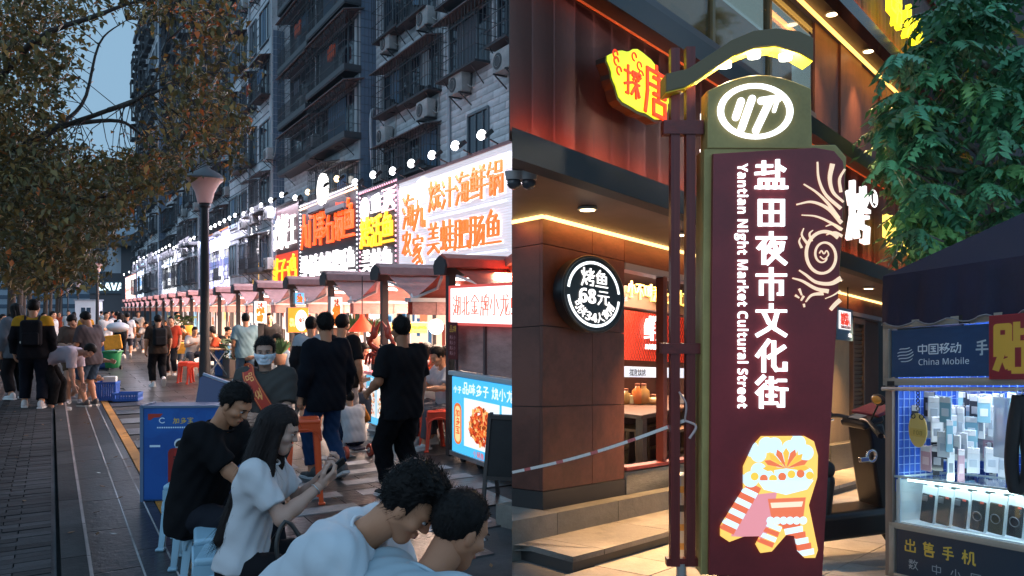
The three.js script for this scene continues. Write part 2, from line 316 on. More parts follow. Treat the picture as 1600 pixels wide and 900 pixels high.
// ---------------------------------------------------------------- the long apartment building
const bld = thing('apartment_building', 'long tiled apartment block with caged windows above the row of lit shop signs', 'building');
const acs = [];
{
  const joint = mat([0.10, 0.115, 0.14], 0.9), tileM = [0.62, 0.67, 0.72, 0.77].map((v) => mat([v * 0.94, v * 0.98, v * 1.04], 0.5, { map: T.grime }));
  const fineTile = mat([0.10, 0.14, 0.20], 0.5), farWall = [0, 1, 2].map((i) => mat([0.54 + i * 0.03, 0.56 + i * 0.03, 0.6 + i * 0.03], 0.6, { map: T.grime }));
  const frameM = mat([0.10, 0.12, 0.14], 0.5), paneM = mat([0.02, 0.03, 0.045], 0.08, { metalness: 0.2 }), cageM = mat([0.035, 0.038, 0.045], 0.6), hoodM = mat([0.09, 0.09, 0.10], 0.7), roomM = mat([0.03, 0.034, 0.042], 0.8);
  const curtain = [[0.09, 0.16, 0.24], [0.22, 0.24, 0.26], [0.07, 0.08, 0.1], [0.06, 0.11, 0.17]].map((c) => mat(c, 0.8));
  const W = (l, t0, t1, y0, y1, name, m, thick = 1.2) => part(bld, name, metric(bx(t1 - t0, y1 - y0, thick, 0, 0, -thick / 2)).applyMatrix4(FM(l, (y0 + y1) / 2, (t0 + t1) / 2)), m);
  const yTop = 36;
  // sections step out towards the street the farther they are
  const sec = [[10.2, 15, 26.65], [9.6, 26.65, 37.2], [9.05, 37.2, 47.5], [9.6, 47.5, 58], [9.0, 58, 69], [9.5, 69, 81], [8.9, 81, 95], [9.3, 95, 110]];
  sec.forEach(([l, t0, t1], i) => {
    W(l, t0, t1, 2.9, yTop, 'wall', i < 2 ? joint : farWall[i % 3], 4);
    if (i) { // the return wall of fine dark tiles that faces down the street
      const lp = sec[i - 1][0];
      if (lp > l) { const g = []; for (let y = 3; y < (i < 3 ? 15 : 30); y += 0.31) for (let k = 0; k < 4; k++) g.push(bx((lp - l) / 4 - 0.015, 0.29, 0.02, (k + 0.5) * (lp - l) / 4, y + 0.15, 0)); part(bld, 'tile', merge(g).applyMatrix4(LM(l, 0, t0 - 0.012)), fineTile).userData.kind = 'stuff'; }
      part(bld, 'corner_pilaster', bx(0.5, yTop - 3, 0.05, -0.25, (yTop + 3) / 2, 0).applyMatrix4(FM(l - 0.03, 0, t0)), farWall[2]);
    }
  });
  // pieces of wall tile on the two nearest sections: the nearest as single pieces
  const pieces = [];
  for (const i of [0, 1]) { const [l, t0, t1] = sec[i]; let row = 0; for (let y = 4.2; y < 17.6; y += i ? 0.215 : 0.215, row++) for (let t = t0 + 0.05 + row % 2 * 0.32; t < t1 - (i ? 0.1 : 0.05); t += 0.645) if (y < 4 + t * 0.56) pieces.push([l, t, y, i]); }
  const tileG = bx(0.632, 0.203, 0.02), stuffT = [[], [], [], []];
  pieces.sort((a, b) => a[1] - b[1]).forEach(([l, t, y], n) => {
    const M = FM(l - 0.008, y + 0.1, t + 0.32), k = R0() * 4 | 0;
    if (n < 298) { const m = part(bld, 'tile', tileG, tileM[k]); M.decompose(m.position, m.quaternion, m.scale); } else stuffT[k].push(tileG.clone().applyMatrix4(M));
  });
  stuffT.forEach((g, k) => { part(bld, 'tile', g, tileM[k]).userData.kind = 'stuff'; });
  // horizontal joints on the farther sections
  sec.forEach(([l, t0, t1], i) => { if (i > 1) { const g = []; for (let y = 3.2; y < yTop; y += i < 4 ? 0.43 : 1.4) g.push(bx(t1 - t0, 0.035, 0.03, 0, y, 0).applyMatrix4(FM(l - 0.004, 0, (t0 + t1) / 2))); part(bld, 'joint_line', g, joint).userData.kind = 'stuff'; } });
  const cageGeo = {};
  function cage(w, h, d, bay) { // bars, sloping hood and tray
    const key = [w, h, d, bay].map((v) => +(+v).toFixed(1)).join(); if (cageGeo[key]) return cageGeo[key];
    const g = []; const nb = Math.round(w / 0.2), r = 0.008;
    for (let i = 0; i <= nb; i++) g.push(bx(r * 2, h, r * 2, -w / 2 + i * w / nb, h / 2, d));
    for (const s of [-1, 1]) for (let i = 1; i < 4; i++) g.push(bx(r * 2, h, r * 2, s * w / 2, h / 2, d * i / 4));
    for (let y = 0; y <= 4; y++) { g.push(bx(w, r * 2, r * 2.4, 0, h * y / 4, d)); for (const s of [-1, 1]) g.push(bx(r * 2.4, r * 2, d, s * w / 2, h * y / 4, d / 2)); }
    if (bay) { g.push(bx(w + 0.02, h * 0.1, 0.02, 0, h * 0.05, d + 0.01)); for (const s of [-1, 1]) g.push(bx(0.02, h * 0.1, d, s * (w / 2 + 0.01), h * 0.05, d / 2)); for (let i = 0; i < nb; i++) g.push(bx(r * 2, h * 0.4, r * 2, -w / 2 + (i + 0.5) * w / nb, h * 0.2, d)); for (let i = 0; i < w / 0.3; i++) g.push(new THREE.TorusGeometry(0.11, 0.012, 4, 10).translate(-w / 2 + 0.15 + i * 0.3, h * 0.92, d + 0.01)); }
    g.push(bx(w, 0.04, d, 0, -0.03, d / 2));
    for (const s of [-1, 1]) g.push(bar([s * w * 0.35, -0.5, 0.01], [s * w * 0.35, -0.05, d * 0.8], 0.025));
    return cageGeo[key] = merge(g);
  }
  const hoodG = {};
  function win(l, t, y0, w, h, kind) {
    const M = FM(l, y0, t), f = part(bld, 'window', merge([bx(w, 0.07, 0.1, 0, h, 0.03), bx(w, 0.07, 0.1, 0, 0, 0.03), bx(0.06, h, 0.1, -w / 2, h / 2, 0.03), bx(0.06, h, 0.1, w / 2, h / 2, 0.03), bx(0.04, h, 0.07, -w * 0.12, h / 2, 0.03), bx(0.04, h, 0.07, w * 0.24, h / 2, 0.03)]), frameM);
    M.decompose(f.position, f.quaternion, f.scale);
    part(f, 'pane', bx(w, h, 0.02, 0, h / 2, 0.022), paneM);
    if (R0() < 0.6) { const cw = w * (0.2 + R0() * 0.35); part(f, 'curtain', bx(cw, h * 0.9, 0.01, (R0() - 0.5) * (w - cw), h * 0.5, 0.038), curtain[R0() * 4 | 0]); }
    if (kind === 'plain') return f;
    const d = kind === 'bay' ? 0.62 : 0.5;
    part(f, 'cage', cage(w * 1.06, h * 1.02, d, kind === 'bay'), cageM);
    part(f, 'hood', bx(w * 1.12, 0.03, d + 0.2, 0, h * 1.06, d / 2, 0, 0.22), hoodM);
    if (R0() < 0.65) { // things kept in the cage
      const g = []; for (let i = 0; i < 4; i++) { const s = 0.14 + R0() * 0.3; g.push(bx(s, s * (0.5 + R0() * 0.9), s * 0.5, (R0() - 0.5) * w * 0.7, s * 0.4, d * 0.5)); }
      part(f, 'stored_box', g, roomM);
    }
    if (R0() < 0.4) { const c = [[0.5, 0.08, 0.03], [0.1, 0.2, 0.35], [0.25, 0.25, 0.27], [0.06, 0.07, 0.09]][R0() * 4 | 0]; const g = []; for (let i = 0; i < 3; i++) g.push(bx(0.28, 0.45 + R0() * 0.2, 0.05, -0.4 + i * 0.32 + R0() * 0.1, h * 0.62, d * 0.55)); part(f, 'laundry', g, mat(c, 0.9)); }
    return f;
  }
  const depthAt = (px, l) => l / (0.5145 + 0.8575 * (px - 800) / FOCAL);
  const yAt = (px, py, l) => EYE + (HORIZON - py) / FOCAL * depthAt(px, l);
  function winPx(l, x0, y0, x1, y1, kind) { const ta = tAt(x0, l - 0.3), tb = tAt(x1, l - 0.3), xc = (x0 + x1) / 2; win(l, (ta + tb) / 2, yAt(xc, y1, l - 0.3), Math.abs(ta - tb), yAt(xc, y0, l - 0.3) - yAt(xc, y1, l - 0.3), kind); }
  const l0 = 10.2, l1 = 9.6;
  for (const w of [[690, 22, 750, 112], [630, 75, 676, 152], [590, 106, 627, 174], [590, -40, 626, 54], [629, -48, 668, 26], [766, -20, 800, 66], [628, 206, 674, 268], [590, 226, 625, 285], [690, -90, 750, -8]]) winPx(l0, ...w, 'cage');
  winPx(l0, 719, 172, 750, 250, 'plain');
  for (const w of [[492, 50, 550, 134], [492, 152, 550, 232], [492, -55, 550, 36], [494, 262, 518, 330]]) winPx(l1, ...w, 'bay');
  for (const w of [[446, 14, 490, 96], [446, 106, 488, 188], [446, 200, 494, 262], [522, 262, 550, 330], [446, -70, 490, -2]]) winPx(l1, ...w, 'bay');
  const acAt = (l, px, py, k = 1) => acs.push([l, tAt(px, l - 0.4), yAt(px, py, l - 0.4), k]);
  for (const a of [[658, 28], [600, 67], [710, 131], [781, 93], [658, 171], [594, 212], [588, 272]]) acAt(l0, ...a);
  for (const a of [[466, 162], [453, 186], [484, 222], [480, 70]]) acAt(l1, ...a);
  // regular windows on the farther sections, floor by floor
  sec.forEach(([l, t0, t1], i) => {
    if (i < 2) return;
    for (let y = 3.6; y < yTop - 3; y += 2.8) {
      if (y > 1.75 + (484 / FOCAL) * t1 * 0.95 + 4) continue;
      const n = i < 5 ? 4 : 5;
      for (let k = 0; k < n; k++) {
        const t = t0 + (k + 0.55) * (t1 - t0) / n, w = 1.3 + ((k + i) % 3) * 0.45; win(l, t, y + R0() * 0.15, w, 1.75, R0() < 0.3 ? 'bay' : R0() < 0.6 ? 'cage' : 'plain');
        if (i < 5 && R0() < 0.45) acs.push([l, t - w * 0.5 - 0.45, y - 0.3 + R0(), 1]);
      }
    }
  });
  part(bld, 'drain_pipe', [tube([[0, 9, 0], [0, 9, 0.25], [0, 6, 0.25]].map((p) => V(...p)), 0.06).applyMatrix4(FM(10.2, 0, 26.3)), ...[20.5, 31.8, 42].map((t) => cyl(0.05, 0.05, 30, 0, 18, 0.08).applyMatrix4(FM(t < 25 ? 10.2 : t < 37 ? 9.6 : 9.05, 0, t)))], mat([0.3, 0.33, 0.37], 0.6));
  part(bld, 'roof', sec.map(([l, t0, t1]) => bx(t1 - t0, 0.5, 5, 0, yTop + 0.25, -2.2).applyMatrix4(FM(l, 0, (t0 + t1) / 2))), joint);
}
{ // air conditioners hung on the wall
  const bodyM = mat([0.42, 0.42, 0.42], 0.5, { map: T.grime }), dark = mat([0.04, 0.04, 0.045], 0.6);
  const own = ['under the topmost cage near the middle of the nearest wall section', 'between the two left cages of the nearest wall section', 'under the large hooded cage left of the plain window', 'at the right edge, under the rightmost cage', 'under the middle cage of the nearest section, halfway up the wall', 'at the corner below the left cages of the nearest section', 'lowest on the nearest section, just above the pink bulb sign', 'higher one of a pair between two bays of the second section', 'lower left one of a pair between two bays of the second section', 'in front of the lowest bay of the second section', 'under the upper bay of the second section'];
  let first;
  acs.forEach(([l, t, y], i) => {
    let o; const words = 'white air conditioner on a steel bracket on the tiled apartment wall';
    if (!first) {
      o = first = thing('air_conditioner', words, 'air conditioner', [0, 0, 0], FTURN, 'air conditioners on the apartment wall');
      part(o, 'case', rbx(0.82, 0.56, 0.3, 0.02, 0, 0.28, 0.24), bodyM); part(o, 'fan_grille', [new THREE.CylinderGeometry(0.21, 0.21, 0.02, 20).rotateX(Math.PI / 2).translate(-0.14, 0.28, 0.395)], dark);
      part(o, 'grille_ring', new THREE.TorusGeometry(0.14, 0.007, 4, 20).translate(-0.14, 0.28, 0.41), bodyM);
      for (const x of [-0.3, 0.3]) part(o, 'bracket', [bx(0.04, 0.04, 0.46, x, -0.02, 0.2), bar([x, -0.35, 0.0], [x, -0.04, 0.38], 0.03)], dark);
      part(o, 'hose', tube([[0.4, 0.2, 0.2], [0.55, 0.1, 0.12], [0.52, 0.6, 0.03], [0.6, 0.95, 0.03]], 0.018), mat([0.3, 0.3, 0.3], 0.7));
    } else { o = copyOf(first, words); o.userData.group = 'air conditioners on the apartment wall'; }
    if (i < own.length) { o.userData.label = 'air conditioner ' + own[i]; delete o.userData.group; }
    o.position.copy(L(l, y - 0.28, t));
  });
}
// ---------------------------------------------------------------- lit shop signs along the building
const SL = 9.15;
const white1 = glow([1, 0.95, 0.97], 1.35), orange1 = glow([1, 0.13, 0.015], 1.0), yellow1 = glow([1, 0.5, 0.02], 1.3), ledPink = glow([1, 0.45, 0.6], 1.3);
function signBase(label, px0, px1, y0, y1, boardM, o = {}) {
  const ta = tAt(px0, SL), tb = tAt(px1, SL), w = ta - tb, g = thing('shop_sign', label, 'shop sign', L(SL, y0, ta), FTURN);
  // local: x from the far end towards the camera, y up, z towards the street
  part(g, 'board', bx(w, y1 - y0, 0.16, w / 2, (y1 - y0) / 2, -0.09), boardM);
  part(g, 'frame', [bx(w + 0.1, 0.08, 0.22, w / 2, y1 - y0 + 0.04, -0.08), bx(w + 0.1, 0.08, 0.22, w / 2, -0.04, -0.08), bx(0.06, y1 - y0, 0.22, -0.02, (y1 - y0) / 2, -0.08), bx(0.06, y1 - y0, 0.22, w + 0.02, (y1 - y0) / 2, -0.08)], o.frame ?? mat([0.08, 0.08, 0.09], 0.5));
  const n = o.floods ?? 0, h = y1 - y0;
  for (let i = 0; i < n; i++) {
    const x = w * (i + 0.5) / n, f = part(g, 'floodlight', [bar([x, h + 0.05, -0.05], [x, h + 0.16, 0.25], 0.03), bx(0.34, 0.1, 0.26, x, h + 0.26, 0.36, 0, 0.7)], blackMetal);
    part(f, 'lamp_face', ball(0.15, x, h + 0.24, 0.48, 1.1, 0.8, 0.6, 10), o.warm && i % 2 ? glow([1, 0.7, 0.35], 3) : glow([0.95, 0.97, 1], 4.5));
  }
  g.userData.w = w; rectLight(0xf4ecff, o.power ?? 24, w, 1.2, L(SL - 0.5, y1 + 0.2, (ta + tb) / 2), L(SL - 5, 0, (ta + tb) / 2)); return g;
}
const X = V(1, 0, 0), Y = V(0, 1, 0), Zv = V(0, 0, 1);
function halo(g, text, m, x, y, opt) { raised(g, text, white1, V(x, y, 0.0), X, Y, Zv, { ...opt, w: opt.w + 0.05, depth: 0.02, name: 'letter_glow' }); raised(g, text, m, V(x, y, 0.03), X, Y, Zv, { ...opt, depth: 0.06 }); }
function dots(g, w, h, m) { const d = []; const n = Math.round(h / 0.16), k = Math.round(w / 0.2); for (let i = 0; i <= n; i++) for (const x of [0.05, w - 0.05]) d.push(ball(0.035, x, h * i / n, 0.03, 1, 1, 1, 6)); for (let i = 0; i <= k; i++) d.push(ball(0.035, w * i / k, h, 0.03, 1, 1, 1, 6)); part(g, 'bulb_row', d, m).userData.kind = 'stuff'; }
function fitRow(g, text, m, w, y, size, opt = {}) { const n = [...text].length, gap = 0.1, sx = Math.min(1.3, (w / size - gap * n) / n); (opt.halo ? halo : (q, t, mm, xx, yy, oo) => raised(q, t, mm, V(xx, yy, 0.0), X, Y, Zv, oo))(g, text, m, opt.x ?? 0, y, { size, sx, gap, w: opt.w ?? 0.12, depth: 0.08 }); }
{
  { // big white ribbed sign
    const g = signBase('large white ribbed sign with two rows of orange characters, nearest of the signs', 623, 803, 2.95, 5.62, glow([0.75, 0.74, 0.8], 0.42), { floods: 5, frame: mat([0.25, 0.16, 0.17], 0.6) }), w = g.userData.w;  // board and ribs glow to stand in for the floodlight on them
    const ribs = []; for (let y = 0.03; y < 2.65; y += 0.065) ribs.push(bx(w - 0.1, 0.028, 0.03, w / 2, y, 0.0)); part(g, 'rib', ribs, glow([0.7, 0.72, 0.8], 0.5)).userData.kind = 'stuff';
    halo(g, '烧汁海鲜锅', orange1, w * 0.34, 1.55, { size: 0.8, sx: 0.93, gap: 0.12, w: 0.085 });
    halo(g, '美蛙肥肠鱼', orange1, w * 0.33, 0.38, { size: 0.8, sx: 0.93, gap: 0.12, w: 0.085 });
    halo(g, '海', orange1, 0.5, 1.25, { size: 0.95, sx: 0.85, gap: 0, w: 0.085 }); halo(g, '九', orange1, 1.25, 1.15, { size: 0.8, sx: 1, gap: 0, w: 0.12 });
    halo(g, '农', orange1, 0.45, 0.42, { size: 0.7, sx: 0.9, gap: 0, w: 0.085 }); halo(g, '家', orange1, 1.2, 0.15, { size: 0.8, sx: 0.9, gap: 0, w: 0.085 });
    part(g, 'emblem', poly([[1.45, 1.75], [1.95, 1.95], [2.1, 2.35], [1.9, 2.6], [1.5, 2.5], [1.35, 2.1]], 0.05).translate(0, 0, 0.02), white1);
    for (const yy of [0.2, 1.35]) part(g, 'neon_strip', bx(w * 0.62, 0.03, 0.03, w * 0.65, yy, 0.04), glow([0.8, 0.85, 1], 1.2));
  }
  { const g = signBase('narrow black sign with yellow characters, white ones above and below, pink bulbs', 563, 621, 2.95, 5.75, mat([0.02, 0.02, 0.025], 0.5), { floods: 2 }), w = g.userData.w; dots(g, w, 2.8, ledPink);
    part(g, 'emblem', new THREE.CylinderGeometry(0.4, 0.4, 0.05, 24).rotateX(Math.PI / 2).scale(1, 1, 1).translate(0.5, 2.2, 0.03), glow([1, 0.85, 0.85], 1.2));
    raised(g, '重庆', white1, V(1.15, 1.98, 0.0), X, Y, Zv, { size: 0.6, sx: 1.4, gap: 0.5, w: 0.12, depth: 0.06 });
    const ps = []; for (let i = 0; i < 5; i++) ps.push(bx(1.1, 0.05, 0.03, w - 0.75, 1.95 + i * 0.17, 0.01)); part(g, 'pink_bar', ps, glow([1, 0.5, 0.6], 0.7));
    fitRow(g, '烤活鱼', yellow1, w - 0.3, 0.93, 0.95, { x: 0.15, w: 0.105 }); fitRow(g, '美蛙鱼', white1, w - 0.5, 0.1, 0.68, { x: 0.25, w: 0.09 }); }
  { const g = signBase('black sign with large red brush characters over a row of white ones', 470, 560, 2.9, 6.15, mat([0.02, 0.018, 0.02], 0.5), { floods: 4, warm: true }), w = g.userData.w; dots(g, w, 3.25, glow([0.9, 0.95, 1], 1.6));
    part(g, 'neon_strip', bx(w, 0.05, 0.05, w / 2, 3.1, 0.05), glow([1, 0.6, 0.35], 2));
    fitRow(g, '九门寨石锅鱼', glow([1, 0.10, 0.015], 1.2), w - 0.4, 1.45, 1.35, { x: 0.2, w: 0.09 }); fitRow(g, '鲜味海鱼烧烤活鱼', white1, w - 0.5, 0.2, 0.85, { x: 0.3, w: 0.09 });
    part(g, 'emblem', new THREE.CylinderGeometry(0.62, 0.62, 0.1, 28).rotateX(Math.PI / 2).translate(w * 0.5, 3.5, 0.15), glow([1, 0.96, 0.9], 3)); }
  { const g = signBase('dark red sign with white characters above orange ones under five floodlights', 389, 467, 2.8, 6.55, mat([0.06, 0.02, 0.02], 0.5), { floods: 5 }), w = g.userData.w;
    part(g, 'red_panel', bx(w - 0.1, 1.5, 0.03, w / 2, 0.78, 0.0), glow([0.75, 0.05, 0.01], 0.55));
    fitRow(g, '味道农家鸡煲王', white1, w - 0.5, 1.8, 1.45, { x: 0.3, w: 0.09 }); fitRow(g, '烤叶鸡', yellow1, w * 0.46, 0.15, 1.2, { x: 0.2, w: 0.085 }); fitRow(g, '椰子鸡', yellow1, w * 0.48, 0.15, 1.2, { x: w * 0.5, w: 0.085 });
    part(g, 'side_panel', bx(0.5, 1.6, 0.04, 0.15, 2.6, 0.02), white1); }
  // the farther signs are printed light boxes
  const pr = rng(77), ALL = Object.keys(GLYPHS);
  const far = [[326, 386, 2.7, 6.7, '#8f8fd0', '#ffffff', 8, 'pale violet light box with white characters, behind the near lamp post'], [279, 318, 2.7, 6.6, '#a8b6dd', '#ffffff', 7, 'white lettered blue sign just left of the near lamp post'], [245, 278, 2.7, 7.0, '#31353c', '#f4f4f4', 6, 'dark sign with white characters and a yellow edge'], [214, 242, 2.7, 7.2, '#7fb4e8', '#ffffff', 5, 'pale blue light box with white upright characters'], [196, 213, 2.7, 6.4, '#e08a70', '#fff2e0', 2, 'small pink and orange sign near the far end of the row']];
  far.forEach(([x0, x1, y0, y1, bg, fg, floods, label], i) => {
    const tex = canvasTex(512, 256, (c, w, h) => { c.fillStyle = bg; c.fillRect(0, 0, w, h); for (let k = 0; k < 40; k++) { c.fillStyle = ['#5a6ad0', '#ffffff', '#c0b0f0', '#4f9fe0'][pr() * 4 | 0]; c.globalAlpha = 0.25; c.beginPath(); c.arc(pr() * w, pr() * h, 10 + pr() * 30, 0, 7); c.fill(); } c.globalAlpha = 1; const rows = i === 0 ? 2 : 2; for (let r = 0; r < rows; r++) { const n = 6 + (pr() * 3 | 0); let s = ''; for (let k = 0; k < n; k++) s += ALL[pr() * ALL.length | 0]; ink(c, s, 16, 14 + r * h / rows, 100, 0.14, fg, { sx: (w - 32) / n / 100 - 0.1, gap: 0.1 }); } if (i === 2) { c.fillStyle = '#ffd000'; c.fillRect(0, 0, 26, h); } });
    const g = signBase(label, x0, x1, y0, y1, mat([0.1, 0.1, 0.1], 0.5), { floods, frame: i === 0 ? glow([1, 0.4, 0.2], 0.8) : undefined }), w = g.userData.w;
    part(g, 'printed_face', sheet(w - 0.05, y1 - y0 - 0.05, w / 2, (y1 - y0) / 2, 0.0), printMat(tex, 0.4, 1.15));
  });
  { const g = signBase('tall narrow orange light box between the violet sign and the red one', 383, 389, 2.8, 5.6, glow([1, 0.3, 0.02], 0.9)); raised(g, '烤烤鱼', yellow1, V(0.2, 1.75, 0.02), X, Y, Zv, { size: 0.8, w: 0.13, depth: 0.05, down: true }); }
}
{ // shop fronts under the signs: poster sheets that glow in place of lit rooms
  const r = rng(5), pal = ['#e8c4b4', '#f4e0d0', '#a8ccdc', '#ecc8a8', '#efe8e4', '#d87850', '#f0d070'];
  for (let i = 0; i < 10; i++) {
    const t0 = 12.5 + i * 5.6, w = 5.3, tex = canvasTex(256, 128, (c, W, H) => { c.fillStyle = pal[r() * 5 | 0]; c.fillRect(0, 0, W, H); for (let k = 0; k < 12; k++) { c.fillStyle = pal[r() * 7 | 0]; c.fillRect(r() * W, r() * H * 0.6, 14 + r() * 26, 20 + r() * 40); c.fillStyle = ['#803020', '#403028', '#205070', '#a04020'][r() * 4 | 0]; c.fillRect(r() * W, H * 0.25 + r() * H * 0.5, 6 + r() * 14, 10 + r() * 30); } ink(c, '活鱼烤锅', 20 + r() * 90, 14, 26, 0.13, '#c02010'); });
    const g = thing('lit_shop', ['nearest', 'second', 'third', 'fourth', 'fifth', 'sixth', 'seventh', 'eighth', 'ninth', 'farthest'][i] + ' lit shop front behind the stalls, counted from the near end', 'shop front', L(9.3, 0, t0 + w), FTURN);
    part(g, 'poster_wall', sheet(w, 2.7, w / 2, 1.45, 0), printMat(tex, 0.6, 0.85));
    part(g, 'door_frame', [bx(0.1, 2.8, 0.14, 0, 1.4, 0.02), bx(0.1, 2.8, 0.14, w, 1.4, 0.02), bx(0.08, 2.7, 0.1, w * 0.35, 1.35, 0.03), bx(0.08, 2.7, 0.1, w * 0.7, 1.35, 0.03), bx(w, 0.12, 0.14, w / 2, 2.82, 0.02)], mat([0.12, 0.09, 0.08], 0.5));
    part(g, 'back_wall', bx(w, 2.9, 0.1, w / 2, 1.45, -0.08), mat([0.4, 0.35, 0.32], 0.8));
  }
}
// ---------------------------------------------------------------- what closes the street far away
{
  const glass = mat([0.03, 0.05, 0.08], 0.15, { metalness: 0.3 }), conc = mat([0.30, 0.33, 0.37], 0.8), dark = mat([0.05, 0.055, 0.065], 0.7);
  const d = 190, tw = thing('tower_block', 'tall pale tower block with bands of windows at the far end of the street', 'building', [P(177, HORIZON, d).x, 0, -d], 0.25);
  part(tw, 'wall', bx(11, 37, 10, 1.5, 18.5, -5), conc);
  for (let y = 4; y < 35; y += 3.2) for (const x of [-2.6, 0.8, 4.4]) { const f = part(tw, 'window', bx(2.7, 1.5, 0.2, x, y, 0.05), glass); part(f, 'sill', bx(2.9, 0.16, 0.5, x, y - 0.85, 0.15), conc); }
  part(tw, 'roof', bx(9, 2, 8, 1.5, 38, -5), dark);
  const d2 = 118, dom = thing('domed_hall', 'grey hall with a glass dome behind the canopy at the street end', 'building', [P(192, HORIZON, d2).x, 0, -d2 - 8]);
  part(dom, 'dome', new THREE.SphereGeometry(6, 24, 10, 0, 7, 0, 1.4).scale(1, 0.8, 1).translate(0.5, 11.5, 0), mat([0.16, 0.2, 0.24], 0.3)); part(dom, 'wall', cyl(6, 6, 12, 0.5, 6, 0, 24), conc);
  const hot = thing('hotel_front', 'dark hotel front with a flat canopy and a lit white name sign', 'building', [P(176, HORIZON, d2).x, 0, -d2]);
  part(hot, 'wall', bx(8.5, 7.4, 6, 0.4, 3.7, -3.6), dark); part(hot, 'canopy', [bx(7.5, 1.5, 4, 1.6, 12.2, 0), bx(1.8, 11.5, 1, 2.2, 5.8, -0.5)], dark);
  part(hot, 'sign_board', bx(8.0, 1.9, 0.2, 0.1, 5.2, -0.4), mat([0.03, 0.05, 0.07], 0.4)); raised(hot, 'LAVANDE', glow([0.75, 0.95, 1], 1.6), V(-2.3, 4.75, -0.28), X, Y, Zv, { size: 1.15, depth: 0.1 });
  const kio = thing('kiosk', 'white flat roofed kiosk at the far end of the paved street', 'kiosk', [P(139, HORIZON, 62).x, 0, -62], 0.2);
  part(kio, 'wall', bx(1.6, 2.5, 1.4, 0, 1.25, 0), mat([0.7, 0.72, 0.75], 0.6)); part(kio, 'window', [bx(0.3, 0.45, 0.05, -0.2, 1.7, 0.71), bx(0.3, 0.45, 0.05, 0.2, 1.7, 0.71)], glass); part(kio, 'roof', bx(1.75, 0.1, 1.55, 0, 2.52, 0), conc);
  for (const [px, w, h, dd, lab] of [[128, 16, 22, 260, 'pale office block low on the skyline left of the tower'], [60, 40, 16, 280, 'long low grey building behind the far trees']]) { const o = thing('office_block', lab, 'building', [P(px, HORIZON, dd).x, 0, -dd]); part(o, 'wall', bx(w, h, 10, 0, h / 2, -5), mat([0.22, 0.26, 0.31], 0.8)); for (let y = 3; y < h - 1; y += 3.4) part(o, 'window_band', bx(w - 2, 1.4, 0.2, 0, y, 0.05), glass); }
}

{ // fallen leaves and scraps on the paving
  const r = rng(66), g = [[], []]; for (let i = 0; i < 130; i++) { const l = -0.8 + r() * 4.4, t = 4.2 + r() * 12; if (L(l, 0, t).x > -0.1) continue; g[r() < 0.8 ? 0 : 1].push(poly([[0, -0.03], [0.014, 0], [0, 0.035], [-0.014, 0]], 0.002).rotateX(-Math.PI / 2 + (r() - 0.5) * 0.5).rotateY(r() * 6).translate(0, 0.008 + (l < 0.2 ? 0.1 : 0), 0).applyMatrix4(new THREE.Matrix4().setPosition(L(l, 0, t)))); }
  tag(part(scene, 'fallen_leaves', g[0], mat([0.16, 0.09, 0.04], 0.8)), 'dry fallen leaves scattered over the kerb and paving', 'leaves', null, 'stuff'); tag(part(scene, 'paper_scraps', g[1], mat([0.5, 0.5, 0.48], 0.8)), 'small pale paper scraps scattered on the paving', 'litter', null, 'stuff');
}

